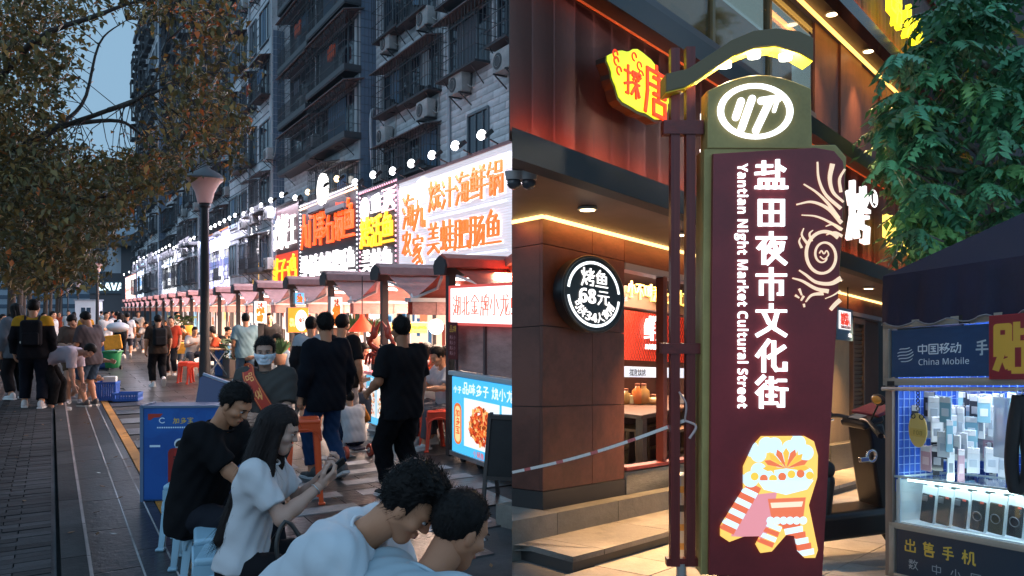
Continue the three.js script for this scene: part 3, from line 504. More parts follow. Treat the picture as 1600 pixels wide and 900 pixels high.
// ---------------------------------------------------------------- market stalls
const ordinal = ['nearest', 'second', 'third', 'fourth', 'fifth', 'sixth', 'seventh', 'eighth', 'ninth', 'tenth', 'eleventh', 'twelfth', 'thirteenth', 'fourteenth', 'fifteenth', 'sixteenth', 'seventeenth', 'eighteenth', 'nineteenth', 'twentieth'];
{
  const cloth = mat([0.6, 0.3, 0.27], 0.75, { map: T.fabric, transmission: 0.12, thickness: 0 }), clothRed = mat([0.6, 0.1, 0.06], 0.6, { map: T.fabric }), barM = mat([0.6, 0.58, 0.58], 0.5), postM = mat([0.025, 0.024, 0.026], 0.5), capEnd = mat([0.05, 0.045, 0.05], 0.6);
  const tubeM = glow([1, 0.93, 0.85], 4);
  const LIGHTS = 11;
  function buildStall(label, red, len) {
    const s = thing('market_stall', label, 'market stall', [0, 0, 0], STURN, 'stalls with brown awnings');
    const cm = red ? clothRed : cloth, H = 1.15, yr = 2.27, ye = 1.9;
    const prof = (o) => [[-0.2 - o, yr - 0.01], [-0.16 - o, yr + 0.08], [0, yr + 0.14 + o], [0.16 + o, yr + 0.08], [0.2 + o, yr - 0.01]];
    part(s, 'ridge_cap', poly(prof(0), len, 0.01).rotateY(Math.PI / 2), cm);
    part(s, 'cap_end', poly([[-0.14, yr - 0.1], [-0.17, yr], [-0.13, yr + 0.07], [0, yr + 0.125], [0.13, yr + 0.07], [0.17, yr], [0.14, yr - 0.1]], 0.03).rotateY(Math.PI / 2).translate(-0.035, 0, 0), capEnd);
    for (const sg of [1, -1]) {
      const N = 8, M = 10, pos = [], idx = [];
      for (let i = 0; i <= N; i++) for (let j = 0; j <= M; j++) { const u = i / N, v = j / M; pos.push(0.12 + u * (len - 0.2), yr - 0.02 - (yr - ye) * v - 0.015 * Math.sin(v * Math.PI) - 0.008 * Math.sin(u * 19), sg * (0.12 + (H - 0.12) * v)); }
      for (let i = 0; i < N; i++) for (let j = 0; j < M; j++) { const a = i * (M + 1) + j, b = a + 1, c = a + M + 1, d = c + 1; idx.push(a, b, c, b, d, c); }
      const g = new THREE.BufferGeometry(); g.setAttribute('position', new THREE.Float32BufferAttribute(pos, 3)); g.setAttribute('uv', new THREE.Float32BufferAttribute(pos.length / 3 * 2, 2)); g.setIndex(idx); g.computeVertexNormals();
      part(s, 'awning', metric(g), cm);
      part(s, 'eave_bar', bx(len - 0.05, 0.055, 0.05, len / 2, ye - 0.02, sg * H), barM);
      const val = []; for (let i = 0; i < 7; i++) val.push(bx((len - 0.12) / 7, 0.17 + 0.012 * Math.sin(i * 2.1), 0.012, 0.06 + (i + 0.5) * (len - 0.12) / 7, ye - 0.13, sg * (H + 0.012 * Math.sin(i * 1.7)))); part(s, 'valance', val, cm);
      part(s, 'folding_arm', [bar([0.1, yr - 0.12, sg * 0.2], [0.24, (yr + ye) / 2 - 0.06, sg * 0.62], 0.03), bar([0.24, (yr + ye) / 2 - 0.06, sg * 0.62], [0.08, ye - 0.02, sg * (H - 0.03)], 0.03)], barM);
    }
    part(s, 'post', bx(0.09, yr, 0.09, 0.12, yr / 2, 0), postM); part(s, 'post', bx(0.09, yr, 0.09, Math.max(0.4, len - 0.1), yr / 2, 0), postM);
    part(s, 'ridge_beam', bx(len, 0.1, 0.1, len / 2, yr - 0.06, 0), postM);
    part(s, 'tube_light', [new THREE.CylinderGeometry(0.018, 0.018, 0.9, 8).rotateZ(Math.PI / 2).rotateY(0.9).translate(0.5, ye + 0.16, -0.55), new THREE.CylinderGeometry(0.018, 0.018, 0.9, 8).rotateZ(Math.PI / 2).rotateY(-0.5).translate(0.55, ye + 0.22, 0.2)], tubeM);
    return s;
  }
  let proto; const ts = [8.3, 10.45, 12.9, 15.35, 18.0]; for (let i = 1; i < 16; i++) ts.push(18.0 + i * 2.55);
  ts.forEach((t, i) => {
    let s; const label = i === 0 ? 'market stall with red-brown awning and a white name board, nearest of the row' : ordinal[i] + ' brown awning of the market stall row, counted from the nearest';
    if (i === 0) s = buildStall(label, true, 1.9); else if (!proto) s = proto = buildStall(label, false, 2.5); else s = copyOf(proto, label);
    s.position.copy(L(4.0, 0, t));
    if (i < LIGHTS) rectLight(0xffd9c0, i ? 55 : 30, 1.4, 0.9, L(4.0 + 1.2, 1.98, t), L(4.0 + 0.9, 0, t));
  });
  for (let i = 0; i < 4; i++) rectLight(0xffc8a0, 36, 8, 0.8, L(7.6, 2.3, 28 + i * 10), L(6, 0, 28 + i * 10));
  // the name board and food counter of the nearest stall
  const board = thing('name_board', 'white light box with thin red characters hung under the nearest stall roof', 'sign', L(3.92, 1.6, 7.93), FTURN);
  part(board, 'light_panel', rbx(2.0, 0.4, 0.1, 0.015, 1.0, 0.2, -0.06), glow([1, 0.93, 0.92], 1.25)); part(board, 'frame', [bx(2.04, 0.03, 0.12, 1.0, 0.41, -0.06), bx(2.04, 0.03, 0.12, 1.0, -0.01, -0.06), bx(0.03, 0.44, 0.12, -0.01, 0.2, -0.06)], glow([0.9, 0.12, 0.1], 0.5));
  raised(board, '湖北金牌小龙虾', glow([0.9, 0.16, 0.1], 0.7), V(0.1, 0.09, 0.0), X, Y, Zv, { size: 0.22, sx: 0.85, gap: 0.12, w: 0.055, depth: 0.006 });
  const ctr = thing('food_counter', 'white and blue food counter with photographs of dishes, below the white name board', 'food counter', L(4.0, 0, 8.0), FTURN);
  const pic = canvasTex(512, 256, (c, w, h) => {
    c.fillStyle = '#49b8ea'; c.fillRect(0, 0, w, h); c.fillStyle = '#eef6fb'; c.fillRect(78, 66, 210, 160); c.fillRect(300, 66, 210, 160); const r = rng(31);
    for (const cx of [180, 405]) { c.fillStyle = '#f3ece2'; c.beginPath(); c.ellipse(cx, 150, 88, 70, 0, 0, 7); c.fill(); for (let i = 0; i < 420; i++) { const a = r() * 7, q = Math.sqrt(r()) * 70; c.fillStyle = ['#d8481c', '#f08a3c', '#b82c10', '#f7b46a', '#8f3a10', '#e86428'][r() * 6 | 0]; c.beginPath(); c.ellipse(cx + Math.cos(a) * q, 148 + Math.sin(a) * q * 0.85, 3 + r() * 11, 2 + r() * 5, r() * 3, 0, 7); c.fill(); } }
    ink(c, '品味多子 烧小龙虾', 70, 14, 38, 0.12, '#f4fbff', { sx: 0.95 }); ink(c, '小锅鱼', 135, 232, 20, 0.12, '#e06060', {});
    c.fillStyle = '#e8702a'; c.beginPath(); c.roundRect(12, 88, 50, 140, 24); c.fill(); c.fillStyle = '#ffcf90'; c.beginPath(); c.roundRect(20, 98, 34, 122, 16); c.fill(); ink(c, '加多宝', 24, 108, 26, 0.13, '#d8501c', { down: true }); ink(c, '小子', 10, 30, 24, 0.14, '#ffffff');
  });
  part(ctr, 'front_panel', sheet(1.95, 0.86, 0.98, 0.55, 0.012), printMat(pic, 0.4, 0.8)); part(ctr, 'cabinet', bx(2.0, 0.9, 0.7, 1.0, 0.55, -0.35), mat([0.3, 0.5, 0.6], 0.5));
  part(ctr, 'top', rbx(2.06, 0.05, 0.78, 0.01, 1.0, 1.02, -0.34), mat([0.5, 0.6, 0.65], 0.3)); part(ctr, 'rail', bx(2.0, 0.05, 0.03, 1.0, 0.1, 0.03), steel);
  for (const [x, z] of [[0.15, -0.06], [0.55, -0.06], [1.0, -0.06], [0.15, -0.6]]) part(ctr, 'castor', [new THREE.CylinderGeometry(0.055, 0.055, 0.04, 12).rotateX(Math.PI / 2).translate(x, 0.055, z)], blackMetal);
  part(ctr, 'screen_frame', [bx(0.05, 0.56, 0.05, 0.03, 1.31, -0.04), bx(0.04, 0.56, 0.05, 0.72, 1.31, -0.04), bx(0.05, 0.56, 0.05, 1.9, 1.31, -0.04)], mat([0.1, 0.07, 0.07], 0.4));
  part(ctr, 'screen', bx(1.9, 0.54, 0.02, 0.98, 1.32, -0.05), mat([0.62, 0.38, 0.34], 0.25, { map: T.plaster })); part(ctr, 'lamp', ball(0.1, 1.45, 1.4, -0.02, 1, 1, 0.3), glow([1, 0.95, 0.9], 1.4));  // pink of the screen is a reflection put into its base colour
  const post = thing('job_notice', 'small dark red paper notice hung beside the counter screen', 'notice', L(3.9, 1.3, 7.9), FTURN);
  part(post, 'paper', sheet(0.24, 0.42, 0.1, 0.1, 0), printMat(canvasTex(64, 112, (c, w, h) => { c.fillStyle = '#5a1216'; c.fillRect(0, 0, w, h); ink(c, '品牌', 10, 10, 20, 0.12, '#e8b040', {}); for (let i = 0; i < 4; i++) ink(c, '用人小', 10, 40 + i * 16, 12, 0.12, '#caa0a0'); }), 0.6));
  // fronts of the other stalls: white and blue picture counters
  const r = rng(61);
  const fronts = [[0, 10.15, 1.15, 'blue picture counter behind the boy on the scooter'], [1, 13.2, 1.2, 'bright white menu counter left of the man in the dark shirt'], [2, 16.4, 1.3, 'white counter with faded pictures behind the man in the pale blue shirt'], [3, 21.5, 1.6, 'small blue and white counter beside the orange table'], [4, 25, 1.4, 'white counter beyond the yellow planter']];
  fronts.forEach(([k, t, w, label]) => {
    const tex = canvasTex(128, 96, (c, W, H) => { c.fillStyle = ['#5fc0ea', '#e8edf2', '#cfe0ee', '#8fc8ec', '#f2ece4'][k]; c.fillRect(0, 0, W, H); for (let i = 0; i < 3; i++) { c.fillStyle = '#f7efe6'; c.fillRect(6 + i * 41, 22, 36, 60); for (let q = 0; q < 40; q++) { c.fillStyle = ['#e08040', '#c85a30', '#8fa0a8', '#e8b080'][r() * 4 | 0]; c.globalAlpha = k === 0 ? 1 : 0.45; c.fillRect(10 + i * 41 + r() * 26, 28 + r() * 46, 5, 4); } c.globalAlpha = 1; } ink(c, '海鲜烧烤', 16, 3, 16, 0.14, '#ffffff'); });
    const o = thing('food_counter', label, 'food counter', L(3.95, 0, t + w / 2), FTURN);
    part(o, 'cabinet', bx(w, 0.72, 0.6, w / 2, 0.46, -0.31), mat([0.5, 0.56, 0.6], 0.5)); part(o, 'front_panel', sheet(w - 0.03, 0.68, w / 2, 0.46, 0.004), printMat(tex, 0.4, 0.7)); part(o, 'top', bx(w + 0.06, 0.04, 0.66, w / 2, 0.84, -0.3), mat(k === 0 ? [0.6, 0.12, 0.2] : [0.5, 0.5, 0.52], 0.4));
    for (const x of [0.1, w - 0.1]) part(o, 'castor', new THREE.CylinderGeometry(0.05, 0.05, 0.04, 10).rotateX(Math.PI / 2).translate(x, 0.05, -0.06), blackMetal);
  });
  // lit menu boxes on posts
  const menus = [[466, 500, 13.2, 0.36, 0.44, 1, 'square orange menu light box with a white oval plate, on a post'], [526, 488, 12.2, 0.2, 0.5, 2, 'tall narrow menu light box with an orange dish, on a brown post'], [407, 488, 15.8, 0.26, 0.46, 3, 'white menu light box on a dark post beside the third awning'], [468, 466, 13.3, 0.17, 0.2, 4, 'small blue lit sign above the square menu box'], [640, 512, 12.5, 0.62, 0.18, 5, 'small yellow light box in the stall beside the large crab model']];
  for (const [px, py, d, w, h, k, label] of menus) {
    const p = P(px, py, d), o = thing('menu_light_box', label, 'light box', [p.x, p.y - h / 2, p.z], 0.45);
    const tex = canvasTex(64, 96, (c, W, H) => { c.fillStyle = ['', '#ff9a30', '#f6e8d8', '#f4f0ea', '#60b0f0', '#ffd040'][k]; c.fillRect(0, 0, W, H); if (k === 1) { c.fillStyle = '#fff'; c.beginPath(); c.ellipse(42, 50, 20, 42, 0, 0, 7); c.fill(); ink(c, '虾', 34, 40, 18, 0.14, '#d04020'); ink(c, '鱼锅', 4, 40, 16, 0.14, '#fff6a0', { down: true }); } else if (k === 5) ink(c, '石锅', 6, 34, 26, 0.14, '#c07000'); else { c.fillStyle = '#d87020'; for (let q = 0; q < 30; q++) { c.beginPath(); c.ellipse(14 + r() * 36, 30 + r() * 56, 8, 6, r() * 3, 0, 7); c.fill(); } ink(c, '烤', 18, 4, 26, 0.14, '#a03010'); } });
    part(o, 'case', rbx(w, h, 0.14, 0.01, 0, h / 2, -0.08), mat([0.5, 0.48, 0.46], 0.5)); part(o, 'lit_face', sheet(w - 0.02, h - 0.02, 0, h / 2, 0), printMat(tex, 0.4, k === 5 ? 1.1 : 1));
    if (k < 4) part(o, 'post', bx(0.07, p.y - h / 2, 0.07, 0, -(p.y - h / 2) / 2, -0.1), mat(k === 2 ? [0.16, 0.08, 0.05] : [0.03, 0.03, 0.03], 0.6));
    if (k === 5) for (const x of [-0.5, 0.5]) part(o, 'globe_lamp', ball(0.13, x * 0.95, 0.1, -0.05), glow([1, 0.9, 0.8], 2.5));
  }
}
// ---------------------------------------------------------------- street lamps
{
  let first; const pole = mat([0.022, 0.022, 0.026], 0.45, { metalness: 0.2 });
  const spots = [[320, 14.2], [152, 40], [122, 66], [106, 90], [97, 115], [92, 140]];
  const words = ['near black street lamp post with a flared glass head', 'tall dark lamp post whose head is lost in the leaves', 'lamp post with a pale lit head beyond the crouching group', 'smaller lamp post just left of the pale headed one', 'distant lamp post, second from the left of the lamp line', 'leftmost and smallest lamp post of the line'];
  spots.forEach(([px, d], i) => {
    let o;
    if (!first) {
      o = first = thing('street_lamp', words[0], 'street lamp', [0, 0, 0], 0, 'street lamps along the paved street');
      const H = 3.72;
      part(o, 'post', lathe([[0, 0], [0.15, 0], [0.15, 0.12], [0.11, 0.2], [0.1, 0.9], [0.085, 1.0], [0.07, H - 0.1], [0.10, H - 0.07], [0.10, H], [0, H]], 18), pole);
      part(o, 'glass', lathe([[0.12, H], [0.135, H + 0.05], [0.17, H + 0.2], [0.25, H + 0.36], [0.33, H + 0.44]], 24), mat([0.85, 0.66, 0.64], 0.35, { transmission: 0.45, thickness: 0, side: THREE.DoubleSide }));
      part(o, 'cap', lathe([[0.36, H + 0.43], [0.37, H + 0.46], [0.25, H + 0.56], [0.1, H + 0.64], [0.05, H + 0.7], [0.03, H + 0.72], [0.02, H + 0.8], [0, H + 0.82]], 24), mat([0.09, 0.085, 0.09], 0.5));
      part(o, 'louvre', [0.06, 0.13, 0.2, 0.27, 0.34].map((y) => lathe([[0.03, H + y], [0.09, H + y + 0.02], [0.09, H + y + 0.03], [0.03, H + y + 0.03]], 14)), mat([0.8, 0.66, 0.62], 0.5));
    } else o = copyOf(first, words[i]);
    const p = P(px, HORIZON, d); o.position.set(p.x, 0, p.z);
  });
}
// ---------------------------------------------------------------- things standing about the street
function plasticStool(name, label, color, h, grp) {
  const s = thing(name, label, 'stool', [0, 0, 0], 0, grp), m = mat(color, 0.35), r = 0.145;
  for (const [a, b] of [[1, 1], [1, -1], [-1, 1], [-1, -1]]) { const g = new THREE.CylinderGeometry(0.042, 0.026, h - 0.03, 4, 4).rotateY(Math.PI / 4), p = g.attributes.position; for (let i = 0; i < p.count; i++) { const t = (p.getY(i) + (h - 0.03) / 2) / (h - 0.03), e = 0.152 - 0.045 * t; p.setXYZ(i, p.getX(i) + a * e, p.getY(i) + (h - 0.03) / 2, p.getZ(i) + b * e); } g.computeVertexNormals(); part(s, 'leg', g, m); part(s, 'leg_foot', rbx(0.06, 0.02, 0.06, 0.008, a * 0.155, 0.01, b * 0.155), m); }
  part(s, 'seat', [rbx(0.29, 0.045, 0.29, 0.02, 0, h - 0.02, 0, 0, 0, 0, 3), bx(0.29, 0.07, 0.012, 0, h - 0.07, 0.139), bx(0.29, 0.07, 0.012, 0, h - 0.07, -0.139), bx(0.012, 0.07, 0.28, 0.139, h - 0.07, 0), bx(0.012, 0.07, 0.28, -0.139, h - 0.07, 0)], m);
  const arch = (z) => new THREE.TorusGeometry(0.135, 0.012, 5, 14, Math.PI).scale(1, 0.8, 1).translate(0, h - 0.19, z); part(s, 'stretcher', [arch(0.145), arch(-0.145), arch(0.145).rotateY(Math.PI / 2), arch(-0.145).rotateY(Math.PI / 2)], m);
  return s;
}
const stoolSpots = [[296, 5.75, 0.1, 'pale blue plastic stool at the left end of the row, against the drink panel'], [312, 5.35, 0.3, 'pale blue plastic stool second from the drink panel'], [334, 4.85, 0.15, 'pale blue plastic stool under the seated man in black'], [345, 4.45, 0.4, 'pale blue plastic stool just in front of the seated man in black'], [356, 4.1, 0.2, 'nearest pale blue plastic stool, beside the long haired woman'], [416, 3.95, 0.2, 'pale blue plastic stool hidden under the long haired woman'], [500, 2.7, 0.1, 'pale blue plastic stool under the nearer man in white'], [562, 2.3, -0.1, 'pale blue plastic stool under the man in the pale grey shirt']];
{
  let s0; stoolSpots.forEach(([px, d, yaw, label]) => { let o; if (!s0) o = s0 = plasticStool('plastic_stool', label, [0.28, 0.46, 0.58], 0.47, 'pale blue plastic stools'); else o = copyOf(s0, label); const p = P(px, HORIZON, d); o.position.set(p.x, 0, p.z); o.rotation.y = yaw; });
  const o = plasticStool('tall_stool', 'tall orange plastic stool behind the long haired woman', [0.72, 0.09, 0.02], 0.76); const p = P(474, HORIZON, 7.0); o.position.set(p.x, 0, p.z); o.rotation.y = 0.3;
  [[668, 9.9, 0.5], [684, 9.6, 0.2], [672, 10.6, 0.1], [290, 18.5, 0.2], [303, 18.2, 0.4]].forEach(([px, d, yaw], i) => { const q = plasticStool('red_stool', ['red plastic stool at the street edge by the nearest stall', 'red plastic stool beside the seated diner in grey trousers', 'red plastic stool farther in by the pink tables', 'red plastic stool left under the orange table', 'red plastic stool right of the orange table'][i], [0.68, 0.06, 0.025], 0.5, 'red plastic stools'); const p2 = P(px, HORIZON, d); q.position.set(p2.x, 0, p2.z); q.rotation.y = yaw; });
}
{ // blue drink panel with its red can, and the tilted blue lid behind it
  const tex = canvasTex(512, 512, (c, w, h) => {
    const r = rng(3); c.fillStyle = '#0c4f9c'; c.fillRect(0, 0, w, h); for (let i = 0; i < 60; i++) { c.fillStyle = r() < 0.5 ? '#1560b0' : '#0a458c'; c.globalAlpha = 0.3; c.beginPath(); c.arc(r() * w, r() * h, 20 + r() * 60, 0, 7); c.fill(); } c.globalAlpha = 1;
    c.fillStyle = '#b03020'; c.beginPath(); c.moveTo(22, 30); c.lineTo(95, 30); c.lineTo(80, 50); c.lineTo(50, 52); c.lineTo(34, 66); c.lineTo(22, 64); c.fill();
    c.strokeStyle = '#dfeaf4'; c.lineWidth = 5; c.beginPath(); c.arc(92, 68, 14, 0.6, 5.6); c.stroke(); c.fillRect(80, 92, 0, 0); ink(c, '加多宝', 145, 52, 34, 0.11, '#e0b040', { sx: 0.9 }); c.fillStyle = '#cfe2f2'; for (let i = 0; i < 17; i++) c.fillRect(66 + i * 11, 104, 8, 8); c.fillRect(30, 206, 52, 12);
    c.fillStyle = '#d8e2ea'; c.beginPath(); c.roundRect(150, 170, 190, 60, 40); c.fill(); c.fillStyle = '#10151c'; c.beginPath(); c.roundRect(156, 178, 180, 60, 36); c.fill(); c.fillStyle = '#a8b4bc'; c.fillRect(156, 216, 180, 10);
    c.fillStyle = '#8f1a10'; c.beginPath(); c.roundRect(120, 224, 240, 300, 28); c.fill(); c.fillStyle = '#a82014'; c.fillRect(150, 236, 190, 276); c.fillStyle = '#c84a28'; c.fillRect(250, 200, 60, 8);
    ink(c, '加', 205, 240, 62, 0.14, '#e8a82c'); ink(c, '多', 225, 316, 66, 0.14, '#e8a82c'); ink(c, '宝', 205, 396, 66, 0.14, '#e8a82c'); c.fillStyle = '#30100c'; for (let i = 0; i < 13; i++) c.fillRect(146, 270 + i * 14, 10, 9);
  });
  const d = 7.0, p = P(220, HORIZON, d), o = thing('drink_panel', 'blue advertising panel printed with a large red drink can, behind the stools', 'advertising panel', [p.x, 0, p.z], 0.06);
  part(o, 'board', rbx(0.98, 0.87, 0.3, 0.012, 0.49, 0.435, -0.15), mat([0.01, 0.06, 0.17], 0.45)); part(o, 'printed_face', sheet(0.93, 0.83, 0.49, 0.435, 0.003), printMat(tex, 0.45)); part(o, 'trim', [bx(0.03, 0.87, 0.02, 0.01, 0.435, 0.0), bx(0.98, 0.02, 0.02, 0.49, 0.865, 0.0), bx(0.02, 0.02, 0.3, 0.01, 0.87, -0.15)], mat([0.10, 0.16, 0.26], 0.35));
  const q = P(288, 640, 7.9), b = thing('tilted_blue_panel', 'dark blue panel leaning back behind the drink panel at the foot of the lamp', 'panel', [q.x, 0, q.z]);
  part(b, 'sheet', poly([[0.0, 0], [0.72, 0], [0.72, 0.86], [0.10, 1.07], [0.07, 1.05]], 0.03, 0.006).rotateX(-0.25), mat([0.012, 0.04, 0.13], 0.35)); part(b, 'edge_strip', bar([0.1, 1.07, -0.24], [0.72, 0.87, -0.18], 0.025), mat([0.25, 0.33, 0.45], 0.4)); part(b, 'base', bx(0.7, 0.5, 0.3, 0.4, 0.25, -0.2), mat([0.01, 0.025, 0.08], 0.5));
}
{ // bins, crates, planter, tables, chalk board
  const d1 = 22, g = thing('green_bin', 'green wheeled bin with a yellow cloth over it, on the paved street', 'bin', P(176, 577, 22.4).setY(0), 0.1);
  part(g, 'body', lathe([[0, 0.06], [0.2, 0.06], [0.27, 0.5], [0.27, 0.52], [0, 0.52]], 4).rotateY(Math.PI / 4), mat([0.015, 0.2, 0.07], 0.5)); part(g, 'lid', rbx(0.44, 0.06, 0.44, 0.02, 0, 0.53, 0), mat([0.01, 0.14, 0.05], 0.5)); for (const x of [-0.17, 0.17]) part(g, 'wheel', new THREE.CylinderGeometry(0.06, 0.06, 0.05, 12).rotateZ(Math.PI / 2).translate(x, 0.06, -0.16), blackMetal);
  solo('yellow_cloth', rbx(0.5, 0.42, 0.06, 0.03, 0, 0, 0, 0, 0.1, 0.12), mat([0.75, 0.3, 0.02], 0.8, { map: T.fabric }), 'yellow cloth draped on the rim of the green bin', 'cloth', P(176, 535, 22.0), 0.1);
  const bb = thing('blue_barrel', 'dark blue barrel left of the green bin', 'barrel', P(164, 577, 22.8).setY(0)); part(bb, 'body', lathe([[0, 0], [0.26, 0], [0.29, 0.1], [0.27, 0.45], [0.29, 0.8], [0.26, 0.88], [0, 0.88]], 18), mat([0.015, 0.05, 0.16], 0.5)); part(bb, 'rim', new THREE.TorusGeometry(0.27, 0.02, 6, 18).rotateX(Math.PI / 2).translate(0, 0.88, 0), mat([0.02, 0.07, 0.2], 0.5));
  const bags = thing('rubbish_bag', 'pale knotted rubbish bag on the green bin', 'bag', P(184, 514, 22.6)); part(bags, 'bag', ball(0.26, 0, 0.05, 0, 1.2, 0.6, 1), mat([0.4, 0.42, 0.45], 0.5)); part(bags, 'knot', ball(0.06, 0.05, 0.22, 0), mat([0.4, 0.42, 0.45], 0.5));
  const crateM = mat([0.015, 0.10, 0.42], 0.45);
  function crate(label, pos, yaw, w, h, dp) { const c = thing('plastic_crate', label, 'crate', pos, yaw); const s = []; part(c, 'floor', bx(w, 0.02, dp, 0, 0.02, 0), crateM); for (const sg of [1, -1]) { part(c, 'side', [bx(w, 0.04, 0.02, 0, h - 0.02, sg * dp / 2), bx(w, 0.05, 0.02, 0, 0.03, sg * dp / 2), ...[...Array(9)].map((_, i) => bx(w / 14, h, 0.012, -w / 2 + (i + 0.5) * w / 9, h / 2, sg * dp / 2))], crateM); part(c, 'end', [bx(0.02, 0.04, dp, sg * w / 2, h - 0.02, 0), bx(0.02, 0.05, dp, sg * w / 2, 0.03, 0), ...[...Array(6)].map((_, i) => bx(0.012, h, dp / 9, sg * w / 2, h / 2, -dp / 2 + (i + 0.5) * dp / 6))], crateM); } return c; }
  crate('tall blue plastic crate on the street by the bare legged man', P(168, 627, 14.9).setY(0), 0.2, 0.36, 0.36, 0.3); crate('low flat blue crate beside the tall one', P(200, 626, 14.8).setY(0), 0.15, 0.44, 0.16, 0.3);
  solo('paper_bag', rbx(0.24, 0.2, 0.12, 0.02, 0, 0.1, 0), mat([0.6, 0.62, 0.62], 0.8), 'white paper bag in the tall blue crate', 'bag', P(172, 604, 14.9), 0.2);
  const pl = thing('flower_tub', 'yellow topped planter tub on a black pedestal before the hedge', 'planter', P(285, 562, 26).setY(0)); part(pl, 'tub', lathe([[0, 0.86], [0.28, 0.86], [0.34, 1.22], [0.3, 1.22], [0, 1.18]], 16), mat([0.5, 0.25, 0.02], 0.5)); part(pl, 'pedestal', cyl(0.22, 0.26, 0.86, 0, 0.43, 0), blackMetal);
  const leaves = []; const r = rng(44); for (let i = 0; i < 90; i++) { const g2 = new THREE.PlaneGeometry(0.12, 0.08).rotateX(r() * 3).rotateY(r() * 6).translate((r() - 0.5) * 0.7, 1.25 + r() * 0.3, (r() - 0.5) * 0.7); leaves.push(g2); } part(pl, 'leaf_clump', leaves, mat([0.05, 0.09, 0.03], 0.7, { side: THREE.DoubleSide })).userData.kind = 'stuff';
  // hedge trough in front of the diners
  for (const [i, [t, len, label]] of [[18.6, 2.4, 'green hedge in a trough behind the near lamp post'], [21.6, 2.2, 'green hedge in a trough left of the lamp post']].entries()) { const h = thing('hedge_trough', label, 'hedge', L(4.1, 0, t), STURN); part(h, 'trough', bx(0.4, 0.5, len, 0, 0.25, 0), mat([0.1, 0.08, 0.07], 0.7)); const hl = []; for (let k = 0; k < 420; k++) hl.push(new THREE.PlaneGeometry(0.1, 0.06).rotateX(r() * 3).rotateY(r() * 6).translate((r() - 0.5) * 0.6, 0.5 + r() * 0.45, (r() - 0.5) * len)); part(h, 'foliage', hl, mat([0.035, 0.07, 0.03], 0.7, { side: THREE.DoubleSide })).userData.kind = 'stuff'; }
  function foldTable(label, pos, yaw, top, w, dp, clothM) { const t = thing('folding_table', label, 'table', pos, yaw); part(t, 'tabletop', rbx(w, 0.03, dp, 0.01, 0, 0.73, 0), top); for (const s of [-1, 1]) { part(t, 'leg', rod([-w * 0.36, 0.0, s * dp * 0.3], [w * 0.3, 0.72, s * dp * 0.3], 0.016), steel); part(t, 'leg', rod([w * 0.36, 0.0, s * dp * 0.27], [-w * 0.3, 0.72, s * dp * 0.27], 0.016), steel); } if (clothM) part(t, 'cloth', [rbx(w + 0.06, 0.02, dp + 0.06, 0.01, 0, 0.755, 0), bx(w + 0.06, 0.3, 0.015, 0, 0.61, dp / 2 + 0.03), bx(0.015, 0.3, dp + 0.06, -w / 2 - 0.03, 0.61, 0), bx(0.015, 0.3, dp + 0.06, w / 2 + 0.03, 0.61, 0)], clothM); return t; }
  const wood = mat([0.3, 0.16, 0.07], 0.5);
  foldTable('folding table with a brown top and crossed steel legs, right of the near lamp post', P(341, 586, 20).setY(0), 0.3, wood, 0.75, 0.7);
  foldTable('table covered with an orange cloth, left of the near lamp post', P(293, 572, 23).setY(0), 0.3, wood, 0.95, 0.8, mat([0.85, 0.36, 0.03], 0.7, { map: T.fabric }));
  solo('blue_box', rbx(0.5, 0.75, 0.4, 0.02, 0, 0.37, 0), mat([0.03, 0.12, 0.36], 0.5), 'blue plastic box standing behind the crossed-leg table', 'box', P(352, 575, 20.6).setY(0), 0.3);
  const tc = [['pink topped dining table under the nearest awning', 5.4, 10.0], ['dining table among the guests under the second awning', 5.5, 12.2], ['dining table under the third awning', 5.2, 14.8], ['dining table under the fourth awning', 5.4, 17.5], ['pink table near the far end of the row', 4.8, 32]];
  tc.forEach(([label, l, t]) => foldTable(label, L(l, 0, t), STURN, mat([0.55, 0.2, 0.2], 0.4), 0.9, 0.7));
  for (const [i, [l, t, label]] of [[5.4, 10.0, 'white bowl on the pink topped dining table'], [5.5, 12.2, 'white bowl on the table under the second awning'], [5.2, 14.8, 'white bowl on the table under the third awning']].entries()) { const b = thing('bowl', label, 'bowl', L(l, 0.75, t)); part(b, 'rim', new THREE.TorusGeometry(0.13, 0.012, 6, 18).rotateX(Math.PI / 2).translate(0, 0.09, 0), mat([0.7, 0.7, 0.7], 0.3)); part(b, 'body', lathe([[0, 0], [0.05, 0], [0.1, 0.03], [0.14, 0.09], [0.12, 0.085], [0, 0.06]], 18), mat([0.7, 0.7, 0.7], 0.3)); }
  // chalk board at the lower right of the street
  const cb = thing('chalk_board', 'black wooden A-frame chalkboard standing below the food counter', 'chalkboard', P(806, HORIZON, 7.0).setY(0), FTURN + 0.75), wd = mat([0.05, 0.042, 0.04], 0.6);
  for (const s of [1, -1]) { const f = [bar([-0.3, 0, s * 0.28], [-0.3, 1.0, s * 0.02], 0.04), bar([0.3, 0, s * 0.28], [0.3, 1.0, s * 0.02], 0.04), bar([-0.3, 0.96, s * 0.03], [0.3, 0.96, s * 0.03], 0.045), bar([-0.3, 0.3, s * 0.2], [0.3, 0.3, s * 0.2], 0.04)]; part(cb, 'frame', f, wd); part(cb, 'slate', bx(0.56, 0.66, 0.015, 0, 0.63, s * 0.115, 0, s * -0.26), mat([0.03, 0.03, 0.032], 0.85, { map: T.grime })); }
  cb.scale.setScalar(0.8);
  // red crab on the stall, heat lamps
  const cr = thing('crab_model', 'big red plastic crab model standing behind the man in the black shirt', 'model', P(606, 553, 9.9), -0.5), cm = mat([0.42, 0.05, 0.025], 0.35);
